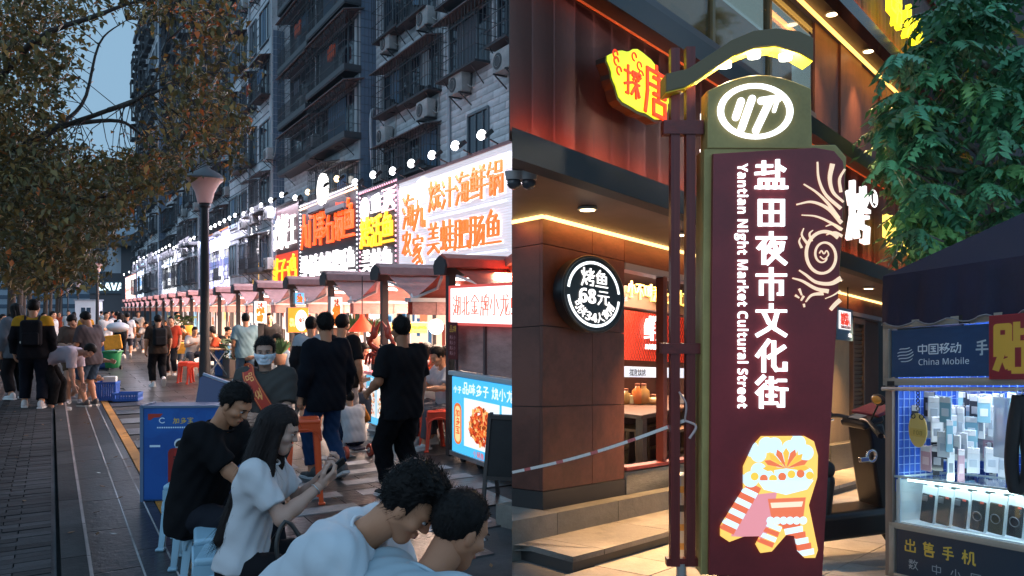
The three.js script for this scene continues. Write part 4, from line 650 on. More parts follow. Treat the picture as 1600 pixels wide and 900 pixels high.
  part(cr, 'shell', ball(0.22, 0, 0, 0, 1.15, 0.75, 0.9, 20), cm); const legP = (s, k) => tube([[s * 0.15, -0.05, 0.05 * k], [s * 0.34, 0.08 - 0.04 * k, 0.1 * k], [s * 0.4, -0.22, 0.12 * k]], 0.028, 10, 6); for (const s of [-1, 1]) { for (let k = -1; k < 3; k++) part(cr, 'leg', legP(s, k), cm); const c = part(cr, 'claw', [tube([[s * 0.15, 0.08, 0.12], [s * 0.3, 0.22, 0.2], [s * 0.22, 0.4, 0.22]], 0.05, 10, 7), ball(0.1, s * 0.18, 0.44, 0.22, 0.8, 1.3, 0.6)], cm); part(c, 'pincer', [rod([s * 0.14, 0.5, 0.22], [s * 0.02, 0.68, 0.22], 0.05, 0.01), rod([s * 0.22, 0.5, 0.22], [s * 0.16, 0.72, 0.22], 0.04, 0.01)], cm); }
  part(cr, 'stand', cyl(0.04, 0.05, 1.2, 0, -0.72, 0), blackMetal); cr.scale.setScalar(0.62); for (const x of [-0.07, 0.07]) part(cr, 'eye', ball(0.03, x, 0.17, 0.15), blackMetal);
  const hl = thing('heat_lamp', 'red cone heat lamp hanging in the second stall', 'lamp', P(566, 518, 11.8)); part(hl, 'shade', lathe([[0.03, 0.26], [0.05, 0.2], [0.22, 0.0], [0.2, 0.0], [0.03, 0.2]], 20), glow([0.9, 0.07, 0.02], 0.6)); part(hl, 'cord', cyl(0.008, 0.008, 0.6, 0, 0.55, 0, 6), blackMetal);
  const pp = [[P(585, 516, 12.2), 'leafy pot plant behind the red heat lamp'], [P(550, 510, 12.6), 'leafy pot plant left of the red heat lamp'], [P(437, 545, 14.5), 'green pot plant on a stand beside the square menu box']]; pp.forEach(([p, label]) => { const o = thing('pot_plant', label, 'plant', [p.x, p.y - 0.3, p.z]); part(o, 'pot', lathe([[0, 0], [0.1, 0], [0.14, 0.2], [0, 0.2]], 12), mat([0.2, 0.1, 0.06], 0.7)); const g3 = []; for (let k = 0; k < 40; k++) g3.push(poly([[-0.012, 0], [0.012, 0], [0.025, 0.18], [0, 0.34], [-0.025, 0.18]], 0.002).rotateX((r() - 0.5) * 1.4).rotateZ((r() - 0.5) * 1.4).translate(0, 0.18, 0)); part(o, 'leaf_clump', g3, mat([0.06, 0.13, 0.05], 0.6)).userData.kind = 'stuff'; part(o, 'stand', cyl(0.05, 0.05, Math.max(0.1, p.y - 0.3), 0, -(p.y - 0.3) / 2, 0), blackMetal); });
}

// ================================================================ TREES
function leafGeo(len, wid) { const g = new THREE.BufferGeometry(); g.setAttribute('position', new THREE.Float32BufferAttribute([0, 0, 0, -wid, 0.012, len * 0.45, 0, -0.004, len * 0.5, wid, 0.012, len * 0.45, 0, -0.01, len], 3)); g.setIndex([0, 2, 1, 0, 3, 2, 1, 2, 4, 2, 3, 4]); g.computeVertexNormals(); return g; }
function scatter(parent, geo, spots, colours, seed, m) { // spots: [x, y, z, size]; one crown of many leaves
  const im = new THREE.InstancedMesh(geo, m ?? new THREE.MeshPhysicalMaterial({ color: 0xffffff, roughness: 0.75, side: THREE.DoubleSide, transmission: 0.25, thickness: 0 }), spots.length), r = rng(seed), M = new THREE.Matrix4(), q = new THREE.Quaternion(), c = new THREE.Color();
  spots.forEach(([x, y, z, k, col], i) => { q.setFromEuler(new THREE.Euler((r() - 0.35) * 2.2, r() * 6.283, (r() - 0.5) * 1.2, 'YXZ')); M.compose(V(x, y, z), q, V(k, k, k)); im.setMatrixAt(i, M); const b = colours[col ?? (r() * colours.length | 0)], j = 0.65 + r() * 0.7; im.setColorAt(i, c.setRGB(b[0] * j, b[1] * j, b[2] * j)); });
  im.name = 'crown'; im.castShadow = im.receiveShadow = true; im.userData.kind = 'stuff'; parent.add(im); return im;
}
{ // the big tree that reaches over the street from the left
  const r = rng(1203), bark = mat([0.05, 0.04, 0.035], 0.9, { map: T.stone }), d0 = 10.5, tr = thing('street_tree', 'large overhanging tree with dark leaves and orange ones tinted as if lamplit, upper left', 'tree', V(P(-150, 0, d0).x, 0, -d0)), B = tr.position;
  const at = (px, py, d) => P(px, py, d).sub(B), fork = at(-130, 330, 10.4);
  part(tr, 'trunk', [rod([0, 0, 0], [0.05, 1.4, 0.0], 0.3, 0.24, 12), rod([0.05, 1.4, 0], fork, 0.24, 0.19, 12)], bark);
  const limbs = [[[-130, 330, 10.4], [-20, 260, 10], [80, 205, 9.6], [170, 172, 9.4], [258, 138, 9.6], [330, 112, 10]], [[-130, 330, 10.4], [-40, 180, 9.5], [60, 60, 9.2], [150, 25, 9.3], [215, 2, 9.6], [320, -8, 10]], [[-20, 260, 10], [60, 300, 10.3], [140, 310, 10.2], [235, 290, 10.4], [300, 268, 10.6]], [[-130, 330, 10.4], [-60, 350, 11], [40, 380, 11.6], [110, 390, 12]], [[80, 205, 9.6], [130, 160, 10.3], [160, 60, 10.8], [200, 30, 11]], [[110, 193, 9.5], [190, 190, 10], [230, 215, 10.4], [285, 220, 10.8]], [[170, 172, 9.4], [215, 155, 9], [240, 130, 9], [262, 60, 9.2]], [[-40, 180, 9.5], [0, 90, 10.5], [70, 10, 11], [110, -60, 11]], [[-20, 260, 10], [-40, 120, 9], [-60, -40, 9]], [[40, 380, 11.6], [90, 350, 11], [170, 340, 11], [215, 325, 11]]];
  const lg = []; const twigPts = [];
  limbs.forEach((pts, i) => { const cv = new THREE.CatmullRomCurve3(pts.map((p) => at(...p))), N = 16, r0 = i < 2 ? 0.055 : 0.032; for (let k = 0; k < N; k++) { const a = cv.getPoint(k / N), b = cv.getPoint((k + 1) / N); lg.push(rod(a, b, r0 * (1 - 0.85 * k / N), r0 * (1 - 0.85 * (k + 1) / N), 7)); } for (let k = 3; k < 40; k++) twigPts.push(cv.getPoint(k / 40)); });
  part(tr, 'limb', lg, bark);
  const E = [[0, 120, 92, 190, 400], [20, 330, 130, 115, 350], [125, 285, 105, 55, 140], [300, 165, 72, 64, 72], [230, 250, 66, 42, 55], [235, 8, 140, 18, 50], [335, 75, 55, 60, 34], [80, 405, 75, 36, 95], [150, 345, 60, 32, 44], [100, 60, 55, 85, 60], [-160, 180, 150, 300, 300], [60, -120, 280, 90, 160], [345, 205, 38, 50, 30]];
  const tw = [], spots = [];
  for (const [cx, cy, rx, ry, n] of E) for (let i = 0; i < n; i++) {
    const a = r() * 6.283, q = Math.sqrt(r()), px = cx + Math.cos(a) * q * rx, py = cy + Math.sin(a) * q * ry; if (Math.hypot((px - 180) / 82, (py - 135) / 108) < 1 && r() < 0.93) continue;
    const c = at(px, py, 8.6 + r() * 4.2); let near = null, nd = 9; for (const p of twigPts) { const e = p.distanceToSquared(c); if (e < nd) { nd = e; near = p; } }
    if (near && nd < 1.6 && r() < 0.5) { const mid = near.clone().lerp(c, 0.55).add(V((r() - 0.5) * 0.15, 0.08, (r() - 0.5) * 0.15)); tw.push(rod(near, mid, 0.007, 0.005, 3), rod(mid, c, 0.005, 0.003, 3)); }
    const orange = px > 200 && r() < 0.16 || r() < 0.05, m = 12 + (r() * 12 | 0); for (let k = 0; k < m; k++) { const t = V(r() - 0.5, r() - 0.6, r() - 0.5).multiplyScalar(0.38); spots.push([c.x + t.x, c.y + t.y, c.z + t.z, 0.55 + r() * 1.05, orange && r() < 0.45 ? 5 + (r() * 2 | 0) : r() * 5 | 0]); }
  }
  part(tr, 'twig', tw, bark).userData.kind = 'stuff';
  scatter(tr, leafGeo(0.085, 0.023), spots, [[0.10, 0.09, 0.034], [0.16, 0.125, 0.04], [0.22, 0.155, 0.045], [0.29, 0.18, 0.05], [0.11, 0.105, 0.045], [0.6, 0.15, 0.035], [0.55, 0.27, 0.065]], 77);  // brown and orange tones carry warm street light in the leaf colour
}
{ // the darker trees farther down the pavement
  const bark = mat([0.07, 0.055, 0.045], 0.9, { map: T.stone }), r = rng(55);
  const rows = [[16, 30, 8.2, 3.4, 'dark street tree with two thin trunks at the left edge behind the crowd'], [34, 38, 8.6, 3.6, 'dark street tree behind the backpack group, second from the left edge'], [70, 52, 8.2, 3.8, 'rounded dark tree beside the distant lamp posts'], [-70, 24, 8.4, 3.6, 'dark street tree just outside the left edge'], [88, 75, 7.5, 4, 'most distant dark tree before the skyline']];
  rows.forEach(([px, d, h, R, label], i) => {
    const b = V(P(px, 0, d).x, 0.1, -d), tr = thing('street_tree', label, 'tree', b); const g = [rod([0, 0, 0], [0.1, h * 0.5, 0], 0.17, 0.12, 9), rod([0.45, 0, 0.2], [0.5, h * 0.45, 0.1], 0.12, 0.09, 8)]; for (let k = 0; k < 7; k++) { const a = k * 0.9; g.push(rod([0.1, h * (0.36 + k * 0.02), 0], [Math.cos(a) * R * 0.7, h * (0.6 + 0.05 * (k % 3)), Math.sin(a) * R * 0.7], 0.07, 0.02, 6)); } part(tr, 'trunk', g, bark);
    const spots = []; const n = d < 40 ? 5200 : 3400; for (let k = 0; k < n; k++) { const cl = k % 46, a = cl * 2.4, cr = R * Math.sqrt((cl + 0.5) / 46), cy = h * 0.72 + Math.sin(cl * 1.7) * h * 0.2 * (1 - cr / R * 0.4), u = V(r() - 0.5, r() - 0.5, r() - 0.5).normalize().multiplyScalar(Math.cbrt(r()) * 1.05); spots.push([Math.cos(a) * cr + u.x, cy + u.y * 0.75, Math.sin(a) * cr + u.z, (d < 40 ? 2.2 : 3.4) * (0.7 + r() * 0.6)]); }
    scatter(tr, leafGeo(0.085, 0.024), spots, [[0.025, 0.032, 0.016], [0.035, 0.042, 0.02], [0.05, 0.05, 0.02], [0.07, 0.06, 0.025]], 300 + i);
  });
}
{ // the feathery tree above the phone stall
  const r = rng(7171), bark = mat([0.22, 0.2, 0.18], 0.8, { map: T.stone }), d = 7.6, tr = thing('feathery_tree', 'tree with feathery green leaves and a pale trunk behind the phone stall', 'tree', V(P(1562, 0, d).x, fall(-d), -d)), B = tr.position, at = (px, py, dd) => P(px, py, dd).sub(B);
  const limb = (pts, r0, r1) => { const cv = new THREE.CatmullRomCurve3(pts.map((p) => Array.isArray(p) ? at(...p) : p)), N = 12, g = []; for (let k = 0; k < N; k++) g.push(rod(cv.getPoint(k / N), cv.getPoint((k + 1) / N), r0 + (r1 - r0) * k / N, r0 + (r1 - r0) * (k + 1) / N, 8)); return g; };
  part(tr, 'trunk', [...limb([V(0, 0, 0), [1562, 500, d], [1558, 400, d], [1558, 280, d]], 0.075, 0.05)], bark);
  const L2 = [[[1558, 280, d], [1572, 220, d], [1570, 120, 7.4], [1540, 30, 7.3]], [[1558, 285, d], [1535, 245, 7.3], [1480, 200, 7.2], [1420, 150, 7.2]], [[1558, 290, d], [1520, 275, 7.4], [1460, 262, 7.1], [1410, 262, 7]], [[1560, 285, d], [1590, 260, 7.6], [1640, 240, 7.4]], [[1558, 300, d], [1500, 300, 7.3], [1430, 300, 7.1]], [[1570, 120, 7.4], [1500, 80, 7.2], [1450, 60, 7.2]]];
  part(tr, 'branch', L2.flatMap((p) => limb(p, 0.04, 0.012)), bark);
  // a frond: stem with pairs of leaflets
  const fr = []; const leaf = leafGeo(0.125, 0.03); for (let i = 0; i < 5; i++) for (const s of [1, -1]) fr.push(leaf.clone().rotateX(0.35).rotateY(s * (1.15 - i * 0.05)).translate(0, -0.002 * i * i, 0.06 + i * 0.055)); fr.push(leaf.clone().translate(0, -0.16, 0.33)); fr.push(rod([0, 0, 0], [0, -0.03, 0.18], 0.003, 0.002, 3), rod([0, -0.03, 0.18], [0, -0.16, 0.34], 0.002, 0.001, 3)); const frond = merge(fr);
  const E = [[1530, 60, 115, 80, 105], [1440, 105, 50, 45, 34], [1440, 175, 72, 40, 52], [1525, 190, 85, 75, 62], [1425, 235, 50, 30, 34], [1432, 275, 26, 22, 12], [1450, 340, 34, 40, 36], [1470, 310, 46, 46, 28], [1570, 300, 45, 70, 36], [1555, 380, 55, 32, 22], [1495, 375, 40, 34, 18], [1640, 200, 60, 220, 100], [1580, -60, 120, 60, 45]];
  // fronds sit in drooping rosettes at the twig ends
  const im = new THREE.InstancedMesh(frond, new THREE.MeshPhysicalMaterial({ color: 0xffffff, roughness: 0.45, side: THREE.DoubleSide, transmission: 0.2, thickness: 0 }), 4000), M = new THREE.Matrix4(), Q = new THREE.Quaternion(), C = new THREE.Color(), pal = [[0.07, 0.26, 0.12], [0.11, 0.36, 0.17], [0.05, 0.19, 0.09], [0.16, 0.38, 0.13], [0.09, 0.32, 0.18]], tws = []; let count = 0;  // greens lightened to carry lamplight that no lamp here casts
  for (const [cx, cy, rx, ry, n] of E) for (let i = 0; i < n * 0.28; i++) {
    const a = r() * 6.283, q = Math.sqrt(r()), px = cx + Math.cos(a) * q * rx, py = cy + Math.sin(a) * q * ry; if (Math.hypot((px - 1498) / 26, (py - 150) / 30) < 1 && r() < 0.7) continue;
    const c = at(px, py, 6.7 + r() * 1.7), m = 6 + (r() * 4 | 0), ph = r() * 6, b = pal[r() * 5 | 0]; tws.push(rod([c.x, c.y - 0.02, c.z], [c.x * 0.75, c.y - 0.06 - r() * 0.2, c.z * 0.75 + 0.05], 0.006, 0.011, 4));
    for (let k = 0; k < m && count < 4000; k++) { Q.setFromEuler(new THREE.Euler(0.15 + r() * 0.75, ph + k * 6.283 / m + r() * 0.4, (r() - 0.5) * 0.5, 'YXZ')); const sc = 0.65 + r() * 0.55, j = 0.5 + r() * 0.95; M.compose(V(c.x, c.y, c.z), Q, V(sc, sc, sc)); im.setMatrixAt(count, M); im.setColorAt(count++, C.setRGB(b[0] * j, b[1] * j, b[2] * j)); }
  }
  im.count = count; im.name = 'crown'; im.userData.kind = 'stuff'; tr.add(im); part(tr, 'twig', tws, bark).userData.kind = 'stuff';
}
{ // the dark building behind the tree
  const o = thing('brick_building', 'dark grey building behind the feathery tree', 'building', V(12, fall(-14), -14)); part(o, 'wall', bx(9.5, 9, 5, 1.5, 4.2, -2.5), mat([0.035, 0.035, 0.04], 0.8, { map: T.grime })); for (let i = 0; i < 4; i++) part(o, 'pilaster', bx(0.4, 9, 0.3, -3 + i * 2.6, 4.2, 0.1), mat([0.05, 0.05, 0.055], 0.8)); for (let i = 0; i < 3; i++) for (let k = 0; k < 2; k++) { const f = part(o, 'window', bx(1.5, 1.6, 0.1, -1.7 + i * 2.6, 3 + k * 3, 0.05), mat([0.03, 0.03, 0.04], 0.2)); part(f, 'frame', [bx(0.06, 1.6, 0.12, -1.7 + i * 2.6, 3 + k * 3, 0.06), bx(1.6, 0.06, 0.12, -1.7 + i * 2.6, 3 + k * 3, 0.06)], mat([0.08, 0.08, 0.085], 0.6)); }
  part(o, 'roof', bx(9.7, 0.3, 5.2, 1.5, 8.85, -2.5), mat([0.05, 0.05, 0.05], 0.8));
}

// ================================================================ PEOPLE: one distance field for each body, meshed by surface nets
function surfaceNets(f, lo, hi, cell) {
  const nx = Math.ceil((hi[0] - lo[0]) / cell) + 1, ny = Math.ceil((hi[1] - lo[1]) / cell) + 1, nz = Math.ceil((hi[2] - lo[2]) / cell) + 1;
  const D = new Float32Array(nx * ny * nz); let q = 0;
  for (let k = 0; k < nz; k++) for (let j = 0; j < ny; j++) for (let i = 0; i < nx;) { // skip along where the surface is far off
    const d = f(lo[0] + i * cell, lo[1] + j * cell, lo[2] + k * cell); D[q++] = d; i++;
    if (d > cell * 3) { let s = Math.min(nx - i, Math.floor((d - cell * 2) / cell * 0.8)); while (s-- > 0) { D[q++] = d; i++; } }
  }
  const idx = new Int32Array(nx * ny * nz).fill(-1), pos = [], tri = [], sx = 1, sy = nx, sz = nx * ny;
  const corner = [0, sx, sy, sx + sy, sz, sz + sx, sz + sy, sz + sx + sy], off = [[0, 0, 0], [1, 0, 0], [0, 1, 0], [1, 1, 0], [0, 0, 1], [1, 0, 1], [0, 1, 1], [1, 1, 1]], edges = [[0, 1], [2, 3], [4, 5], [6, 7], [0, 2], [1, 3], [4, 6], [5, 7], [0, 4], [1, 5], [2, 6], [3, 7]];
  for (let k = 0; k < nz - 1; k++) for (let j = 0; j < ny - 1; j++) for (let i = 0; i < nx - 1; i++) {
    const b = i + j * sy + k * sz; let m = 0; for (let c = 0; c < 8; c++) if (D[b + corner[c]] < 0) m |= 1 << c;
    if (m === 0 || m === 255) continue;
    let x = 0, y = 0, z = 0, n = 0;
    for (const [u, v] of edges) { const a = D[b + corner[u]], c = D[b + corner[v]]; if ((a < 0) !== (c < 0)) { const t = a / (a - c), A = off[u], B = off[v]; x += A[0] + (B[0] - A[0]) * t; y += A[1] + (B[1] - A[1]) * t; z += A[2] + (B[2] - A[2]) * t; n++; } }
    idx[b] = pos.length / 3; pos.push(lo[0] + (i + x / n) * cell, lo[1] + (j + y / n) * cell, lo[2] + (k + z / n) * cell);
  }
  const quad = (a, b, c, d, flip) => { if (a < 0 || b < 0 || c < 0 || d < 0) return; if (flip) tri.push(a, c, b, a, d, c); else tri.push(a, b, c, a, c, d); };
  for (let k = 1; k < nz - 1; k++) for (let j = 1; j < ny - 1; j++) for (let i = 1; i < nx - 1; i++) {
    const b = i + j * sy + k * sz, s = D[b] < 0;
    if (s !== D[b + sx] < 0) quad(idx[b - sy - sz], idx[b - sz], idx[b], idx[b - sy], !s);
    if (s !== D[b + sy] < 0) quad(idx[b - sx - sz], idx[b - sz], idx[b], idx[b - sx], s);
    if (s !== D[b + sz] < 0) quad(idx[b - sx - sy], idx[b - sy], idx[b], idx[b - sx], !s);
  }
  const g = new THREE.BufferGeometry(); g.setAttribute('position', new THREE.Float32BufferAttribute(pos, 3)); g.setIndex(tri); g.computeVertexNormals(); return g;
}
// a field of tapered bones joined by a smooth minimum; each bone [ax,ay,az, bx,by,bz, ra, rb]
function field(bones, k, extra = 0) {
  const B = bones.map((b) => { const [ax, ay, az, bx2, by, bz, ra, rb] = b, dx = bx2 - ax, dy = by - ay, dz = bz - az; return [ax, ay, az, dx, dy, dz, 1 / (dx * dx + dy * dy + dz * dz + 1e-9), ra + extra, rb - ra]; });
  return (x, y, z) => {
    let d = 9;
    for (let i = 0; i < B.length; i++) {
      const b = B[i], px = x - b[0], py = y - b[1], pz = z - b[2]; let t = (px * b[3] + py * b[4] + pz * b[5]) * b[6]; t = t < 0 ? 0 : t > 1 ? 1 : t;
      const qx = px - b[3] * t, qy = py - b[4] * t, qz = pz - b[5] * t, e = Math.sqrt(qx * qx + qy * qy + qz * qz) - b[7] - b[8] * t, h = k - Math.abs(d - e);
      d = d < e ? d : e; if (h > 0) d -= h * h / (4 * k);
    } return d;
  };
}
const ell = (x, y, z, cx, cy, cz, rx, ry, rz) => { const a = (x - cx) / rx, b = (y - cy) / ry, c = (z - cz) / rz, k0 = Math.sqrt(a * a + b * b + c * c), k1 = Math.sqrt(a * a / rx / rx + b * b / ry / ry + c * c / rz / rz); return k0 * (k0 - 1) / (k1 + 1e-6); };
const smin = (a, b, k) => { const h = Math.max(k - Math.abs(a - b), 0); return Math.min(a, b) - h * h / (4 * k); }, smax = (a, b, k) => -smin(-a, -b, k);
// head: origin between the ears at eye height, face towards +z, height 0.225
function headField(f) { // f: 1 narrower face
  const jaw = field([[0, -0.045, 0.025, 0, -0.095, 0.052, 0.056 - f * 0.004, 0.026], [-0.035, -0.045, 0.0, -0.016, -0.085, 0.045, 0.036, 0.024], [0.035, -0.045, 0.0, 0.016, -0.085, 0.045, 0.036, 0.024]], 0.03);
  return (x, y, z) => {
    let d = ell(x, y, z, 0, 0.022, -0.01, 0.074, 0.093, 0.094); d = smin(d, jaw(x, y, z), 0.03); const ax = Math.abs(x);
    d = smin(d, ell(x, y, z, 0, 0.022, 0.06, 0.05, 0.016, 0.03), 0.02);
    d = smin(d, ell(ax, y, z, 0.045, -0.025, 0.055, 0.022, 0.018, 0.02), 0.025);
    d = smax(d, -ell(ax, y, z, 0.031, 0.0, 0.098, 0.017, 0.010, 0.014), 0.012);
    d = smin(d, field.nose(x, y, z), 0.012);
    d = smin(d, ell(x, y, z, 0, -0.058, 0.083, 0.021, 0.006, 0.009), 0.006); d = smin(d, ell(x, y, z, 0, -0.068, 0.081, 0.018, 0.007, 0.009), 0.006);
    d = smin(d, ell(ax, y, z, 0.076, -0.012, -0.005, 0.010, 0.03, 0.018), 0.008);
    return d;
  };
}
field.nose = field([[0, 0.008, 0.082, 0, -0.028, 0.099, 0.008, 0.011], [-0.011, -0.03, 0.088, 0.011, -0.03, 0.088, 0.009, 0.009]], 0.01);
const headCache = {}, headGeo = (cell, f) => headCache[cell + '_' + f] ??= surfaceNets(headField(f), [-0.1, -0.14, -0.12], [0.1, 0.13, 0.13], cell);
// hand: wrist at the origin, fingers along +y, palm facing +z, thumb towards +x
const handCache = {};
function handGeo(cell, curl, mirror) {
  const key = [cell, curl, mirror].join('_'); if (handCache[key]) return handCache[key];
  const bones = [[0, -0.02, 0, 0, 0.02, 0, 0.024, 0.026]];
  [[0.028, 0.088, 0.036, 0.026, 0.022], [0.009, 0.094, 0.042, 0.028, 0.024], [-0.010, 0.090, 0.038, 0.026, 0.022], [-0.028, 0.08, 0.028, 0.020, 0.019]].forEach(([x, y, a, b, c], i) => {
    bones.push([x * 0.6, 0.02, 0, x, y, 0, 0.015, 0.0115]);
    let py = y, pz = 0, an = curl * (0.75 + i * 0.12); const px = x; for (const [len, r0, r1] of [[a, 0.0098, 0.009], [b, 0.009, 0.008], [c, 0.008, 0.0068]]) { const ny = py + Math.cos(an) * len, nz = pz + Math.sin(an) * len; bones.push([px + x * 0.12, py, pz, px + x * 0.12, ny, nz, r0, r1]); py = ny; pz = nz; an += curl * 0.95; }
  });
  bones.push([0.018, 0.015, 0.008, 0.043, 0.045, 0.02, 0.015, 0.012], [0.043, 0.045, 0.02, 0.05 - curl * 0.01, 0.078, 0.03 + curl * 0.01, 0.011, 0.010], [0.05 - curl * 0.01, 0.078, 0.03 + curl * 0.01, 0.045 - curl * 0.018, 0.1, 0.036 + curl * 0.014, 0.0095, 0.008]);
  if (mirror) for (const b of bones) { b[0] *= -1; b[3] *= -1; }
  return handCache[key] = surfaceNets(field(bones, 0.007), [-0.07, -0.05, -0.03], [0.07, 0.2, 0.12], cell);
}
const q1 = new THREE.Quaternion(), rotOf = (yaw, pitch, roll = 0) => new THREE.Quaternion().setFromEuler(new THREE.Euler(pitch, yaw, roll, 'YXZ'));
function ik(a, target, la, lb, pole) { // middle joint of a two-bone limb
  const d = target.clone().sub(a); let L2 = d.length(); const mx = (la + lb) * 0.998; if (L2 > mx) { d.multiplyScalar(mx / L2); L2 = mx; target.copy(a).add(d); }
  const u = d.clone().normalize(), c = (la * la + L2 * L2 - lb * lb) / (2 * la * L2), ang = Math.acos(Math.max(-1, Math.min(1, c))), p = pole.clone().addScaledVector(u, -pole.dot(u)).normalize();
  return a.clone().addScaledVector(u, la * Math.cos(ang)).addScaledVector(p, la * Math.sin(ang));
}
const hairM = (c) => mat(c ?? [0.006, 0.005, 0.005], 0.6, { specularIntensity: 0.3 }), eyeM = mat([0.015, 0.012, 0.012], 0.2), whiteEye = mat([0.36, 0.34, 0.33], 0.4);
const fabricM = (c, r = 0.9) => mat(c, r, { map: T.fabric, specularIntensity: 0.15 });
function noise3(x, y, z) { return 0.9 * (0.55 - Math.abs(Math.sin(x * 15 + Math.sin(y * 13 + z * 5) * 1.7 + z * 11 + y * 4))) + 0.7 * Math.sin(x * 31 + Math.sin(y * 23) * 1.3) * Math.sin(y * 17 + z * 29 + 1.7) + 0.5 * Math.sin(x * 67 - y * 41 + z * 53); }
/* person: o.at ground point, o.yaw facing, o.H height, o.cell mesh size; pose lean (forward), curl (upper back), side, hipY, hipZ, headPitch, headYaw,
   feet [[x,y,z],[x,y,z]] (left +x first), hands [[x,y,z],..], handCurl, elbow pole; top {c, sleeve 0..1, len, loose}, bottom {c, len, loose}, shoes, hair {style, c} */
function person(o) {
  const s = (o.H ?? 1.7) / 1.7, cell = (o.cell ?? 0.02), g = thing('person', o.label, 'person', o.at, o.yaw ?? 0, o.group);
  const fem = o.fem ? 1 : 0, w = (o.wide ?? 1) * (fem ? 0.9 : 1), hipY = o.hipY ?? 0.88;
  const pel = V(o.hipX ?? 0, hipY, o.hipZ ?? 0), R1 = rotOf(o.twist ? o.twist * 0.5 : 0, (o.lean ?? 0) * 0.7, o.side ?? 0), R2 = rotOf(o.twist ?? 0, (o.lean ?? 0) + (o.curl ?? 0), o.side ?? 0);
  const up = (p, R, x, y, z) => p.clone().add(V(x, y, z).applyQuaternion(R));
  const waist = up(pel, R1, 0, 0.17, 0.005), chest = up(waist, R2, 0, 0.22, -0.005), neck0 = up(waist, R2, 0, 0.37, -0.015);
  const Rh = rotOf(o.headYaw ?? 0, o.headPitch ?? 0.05, o.headRoll ?? 0), neckTop = up(neck0, rotOf(o.headYaw ? o.headYaw * 0.5 : 0, ((o.lean ?? 0) + (o.curl ?? 0)) * 0.45 + (o.headPitch ?? 0.05) * 0.5), 0, 0.085, 0.012);
  const head = up(neckTop, Rh, 0, 0.085, 0.018);
  const arr = (a, b, ra, rb) => [a.x, a.y, a.z, b.x, b.y, b.z, ra, rb];
  const torso = [], arms = [], legs = [], limb = { hand: [], foot: [] };
  for (const sx of [1, -1]) {
    torso.push(arr(up(pel, R1, sx * 0.075, -0.02, -0.005), up(waist, R1, sx * 0.065 * w, 0.02, 0), 0.098 + fem * 0.004, 0.088 * w), arr(up(waist, R2, sx * 0.06 * w, 0, 0), up(chest, R2, sx * 0.085 * w, 0.02, 0), 0.088 * w, 0.098 * w), arr(up(chest, R2, sx * 0.085 * w, 0.02, 0), up(chest, R2, sx * 0.145 * w, 0.1, -0.01), 0.088 * w, 0.055));
    if (fem) torso.push(arr(up(chest, R2, sx * 0.06, -0.01, 0.055), up(chest, R2, sx * 0.062, -0.02, 0.075), 0.05, 0.045));
  }
  torso.push(arr(waist, chest, 0.09 * w, 0.095 * w));
  const neckB = [arr(up(neck0, R2, 0, -0.02, -0.005), neckTop, 0.058 - fem * 0.006, 0.05 - fem * 0.006), arr(neckTop, up(head, Rh, 0, -0.03, -0.02), 0.05, 0.05)];
  [1, -1].forEach((sx, i) => {
    const sh = up(chest, R2, sx * 0.17 * w, 0.105, -0.012), hp = o.hands?.[i], tgt = hp ? V(...hp) : up(sh, rotOf(0, (o.lean ?? 0) * 0.3), sx * 0.07, -0.5, 0.05);
    if (o.shrug) sh.y += o.shrug;
    const pole = V(...(o.elbows?.[i] ?? [sx * 0.5, -0.25, -0.9])), el = ik(sh, tgt, 0.275, 0.25, pole);
    arms.push({ sh, el, wr: tgt, sx }); limb.hand.push(tgt);
  });
  [1, -1].forEach((sx, i) => {
    const hip = up(pel, R1, sx * 0.09, -0.03, 0), ft = V(...(o.feet?.[i] ?? [sx * 0.1, 0, 0])), an = ft.clone().add(V(0, 0.085, -0.0));
    const kn = ik(hip, an, 0.41, 0.40, V(...(o.knees?.[i] ?? [sx * 0.12, 0, 1]))); legs.push({ hip, kn, an, sx, dir: o.toes?.[i] });
  });
  const skin = mat(o.skin ?? [0.47, 0.225, 0.125], 0.6);
  const armB = arms.flatMap((a) => [arr(a.sh, a.el, 0.05 * (fem ? 0.85 : 1), 0.039 * (fem ? 0.88 : 1)), arr(a.el, a.el.clone().lerp(a.wr, 0.35), 0.039 * (fem ? 0.88 : 1), 0.041 * (fem ? 0.85 : 1)), arr(a.el.clone().lerp(a.wr, 0.35), a.wr, 0.041 * (fem ? 0.85 : 1), 0.026)]);
  const legB = legs.flatMap((l) => [arr(l.hip, l.kn, 0.088, 0.057), arr(l.kn, l.kn.clone().lerp(l.an, 0.35), 0.055, 0.057), arr(l.kn.clone().lerp(l.an, 0.35), l.an, 0.057, 0.037), arr(l.an, l.an.clone().add(V(0, -0.045, 0.02)), 0.038, 0.036)]);
  const all = [...torso, ...neckB, ...armB, ...legB];
  const bounds = (B, m) => { const lo = [9, 9, 9], hi = [-9, -9, -9]; for (const b of B) for (let c = 0; c < 3; c++) { const r = Math.max(b[6], b[7]) + m; lo[c] = Math.min(lo[c], b[c] - r, b[c + 3] - r); hi[c] = Math.max(hi[c], b[c] + r, b[c + 3] + r); } return [lo, hi]; };
  const sc = (geo) => geo.scale(s, s, s);
  // skin: body, head and hands in one surface
  const list = [surfaceNets(field(all, 0.035), ...bounds(all, 0.03), cell)];
  const hc = cell < 0.012 ? 0.0042 : cell < 0.017 ? 0.006 : 0.0095;
  const Mh = new THREE.Matrix4().compose(head, Rh, V(1, 1, 1)); list.push(headGeo(hc, fem).clone().applyMatrix4(Mh));
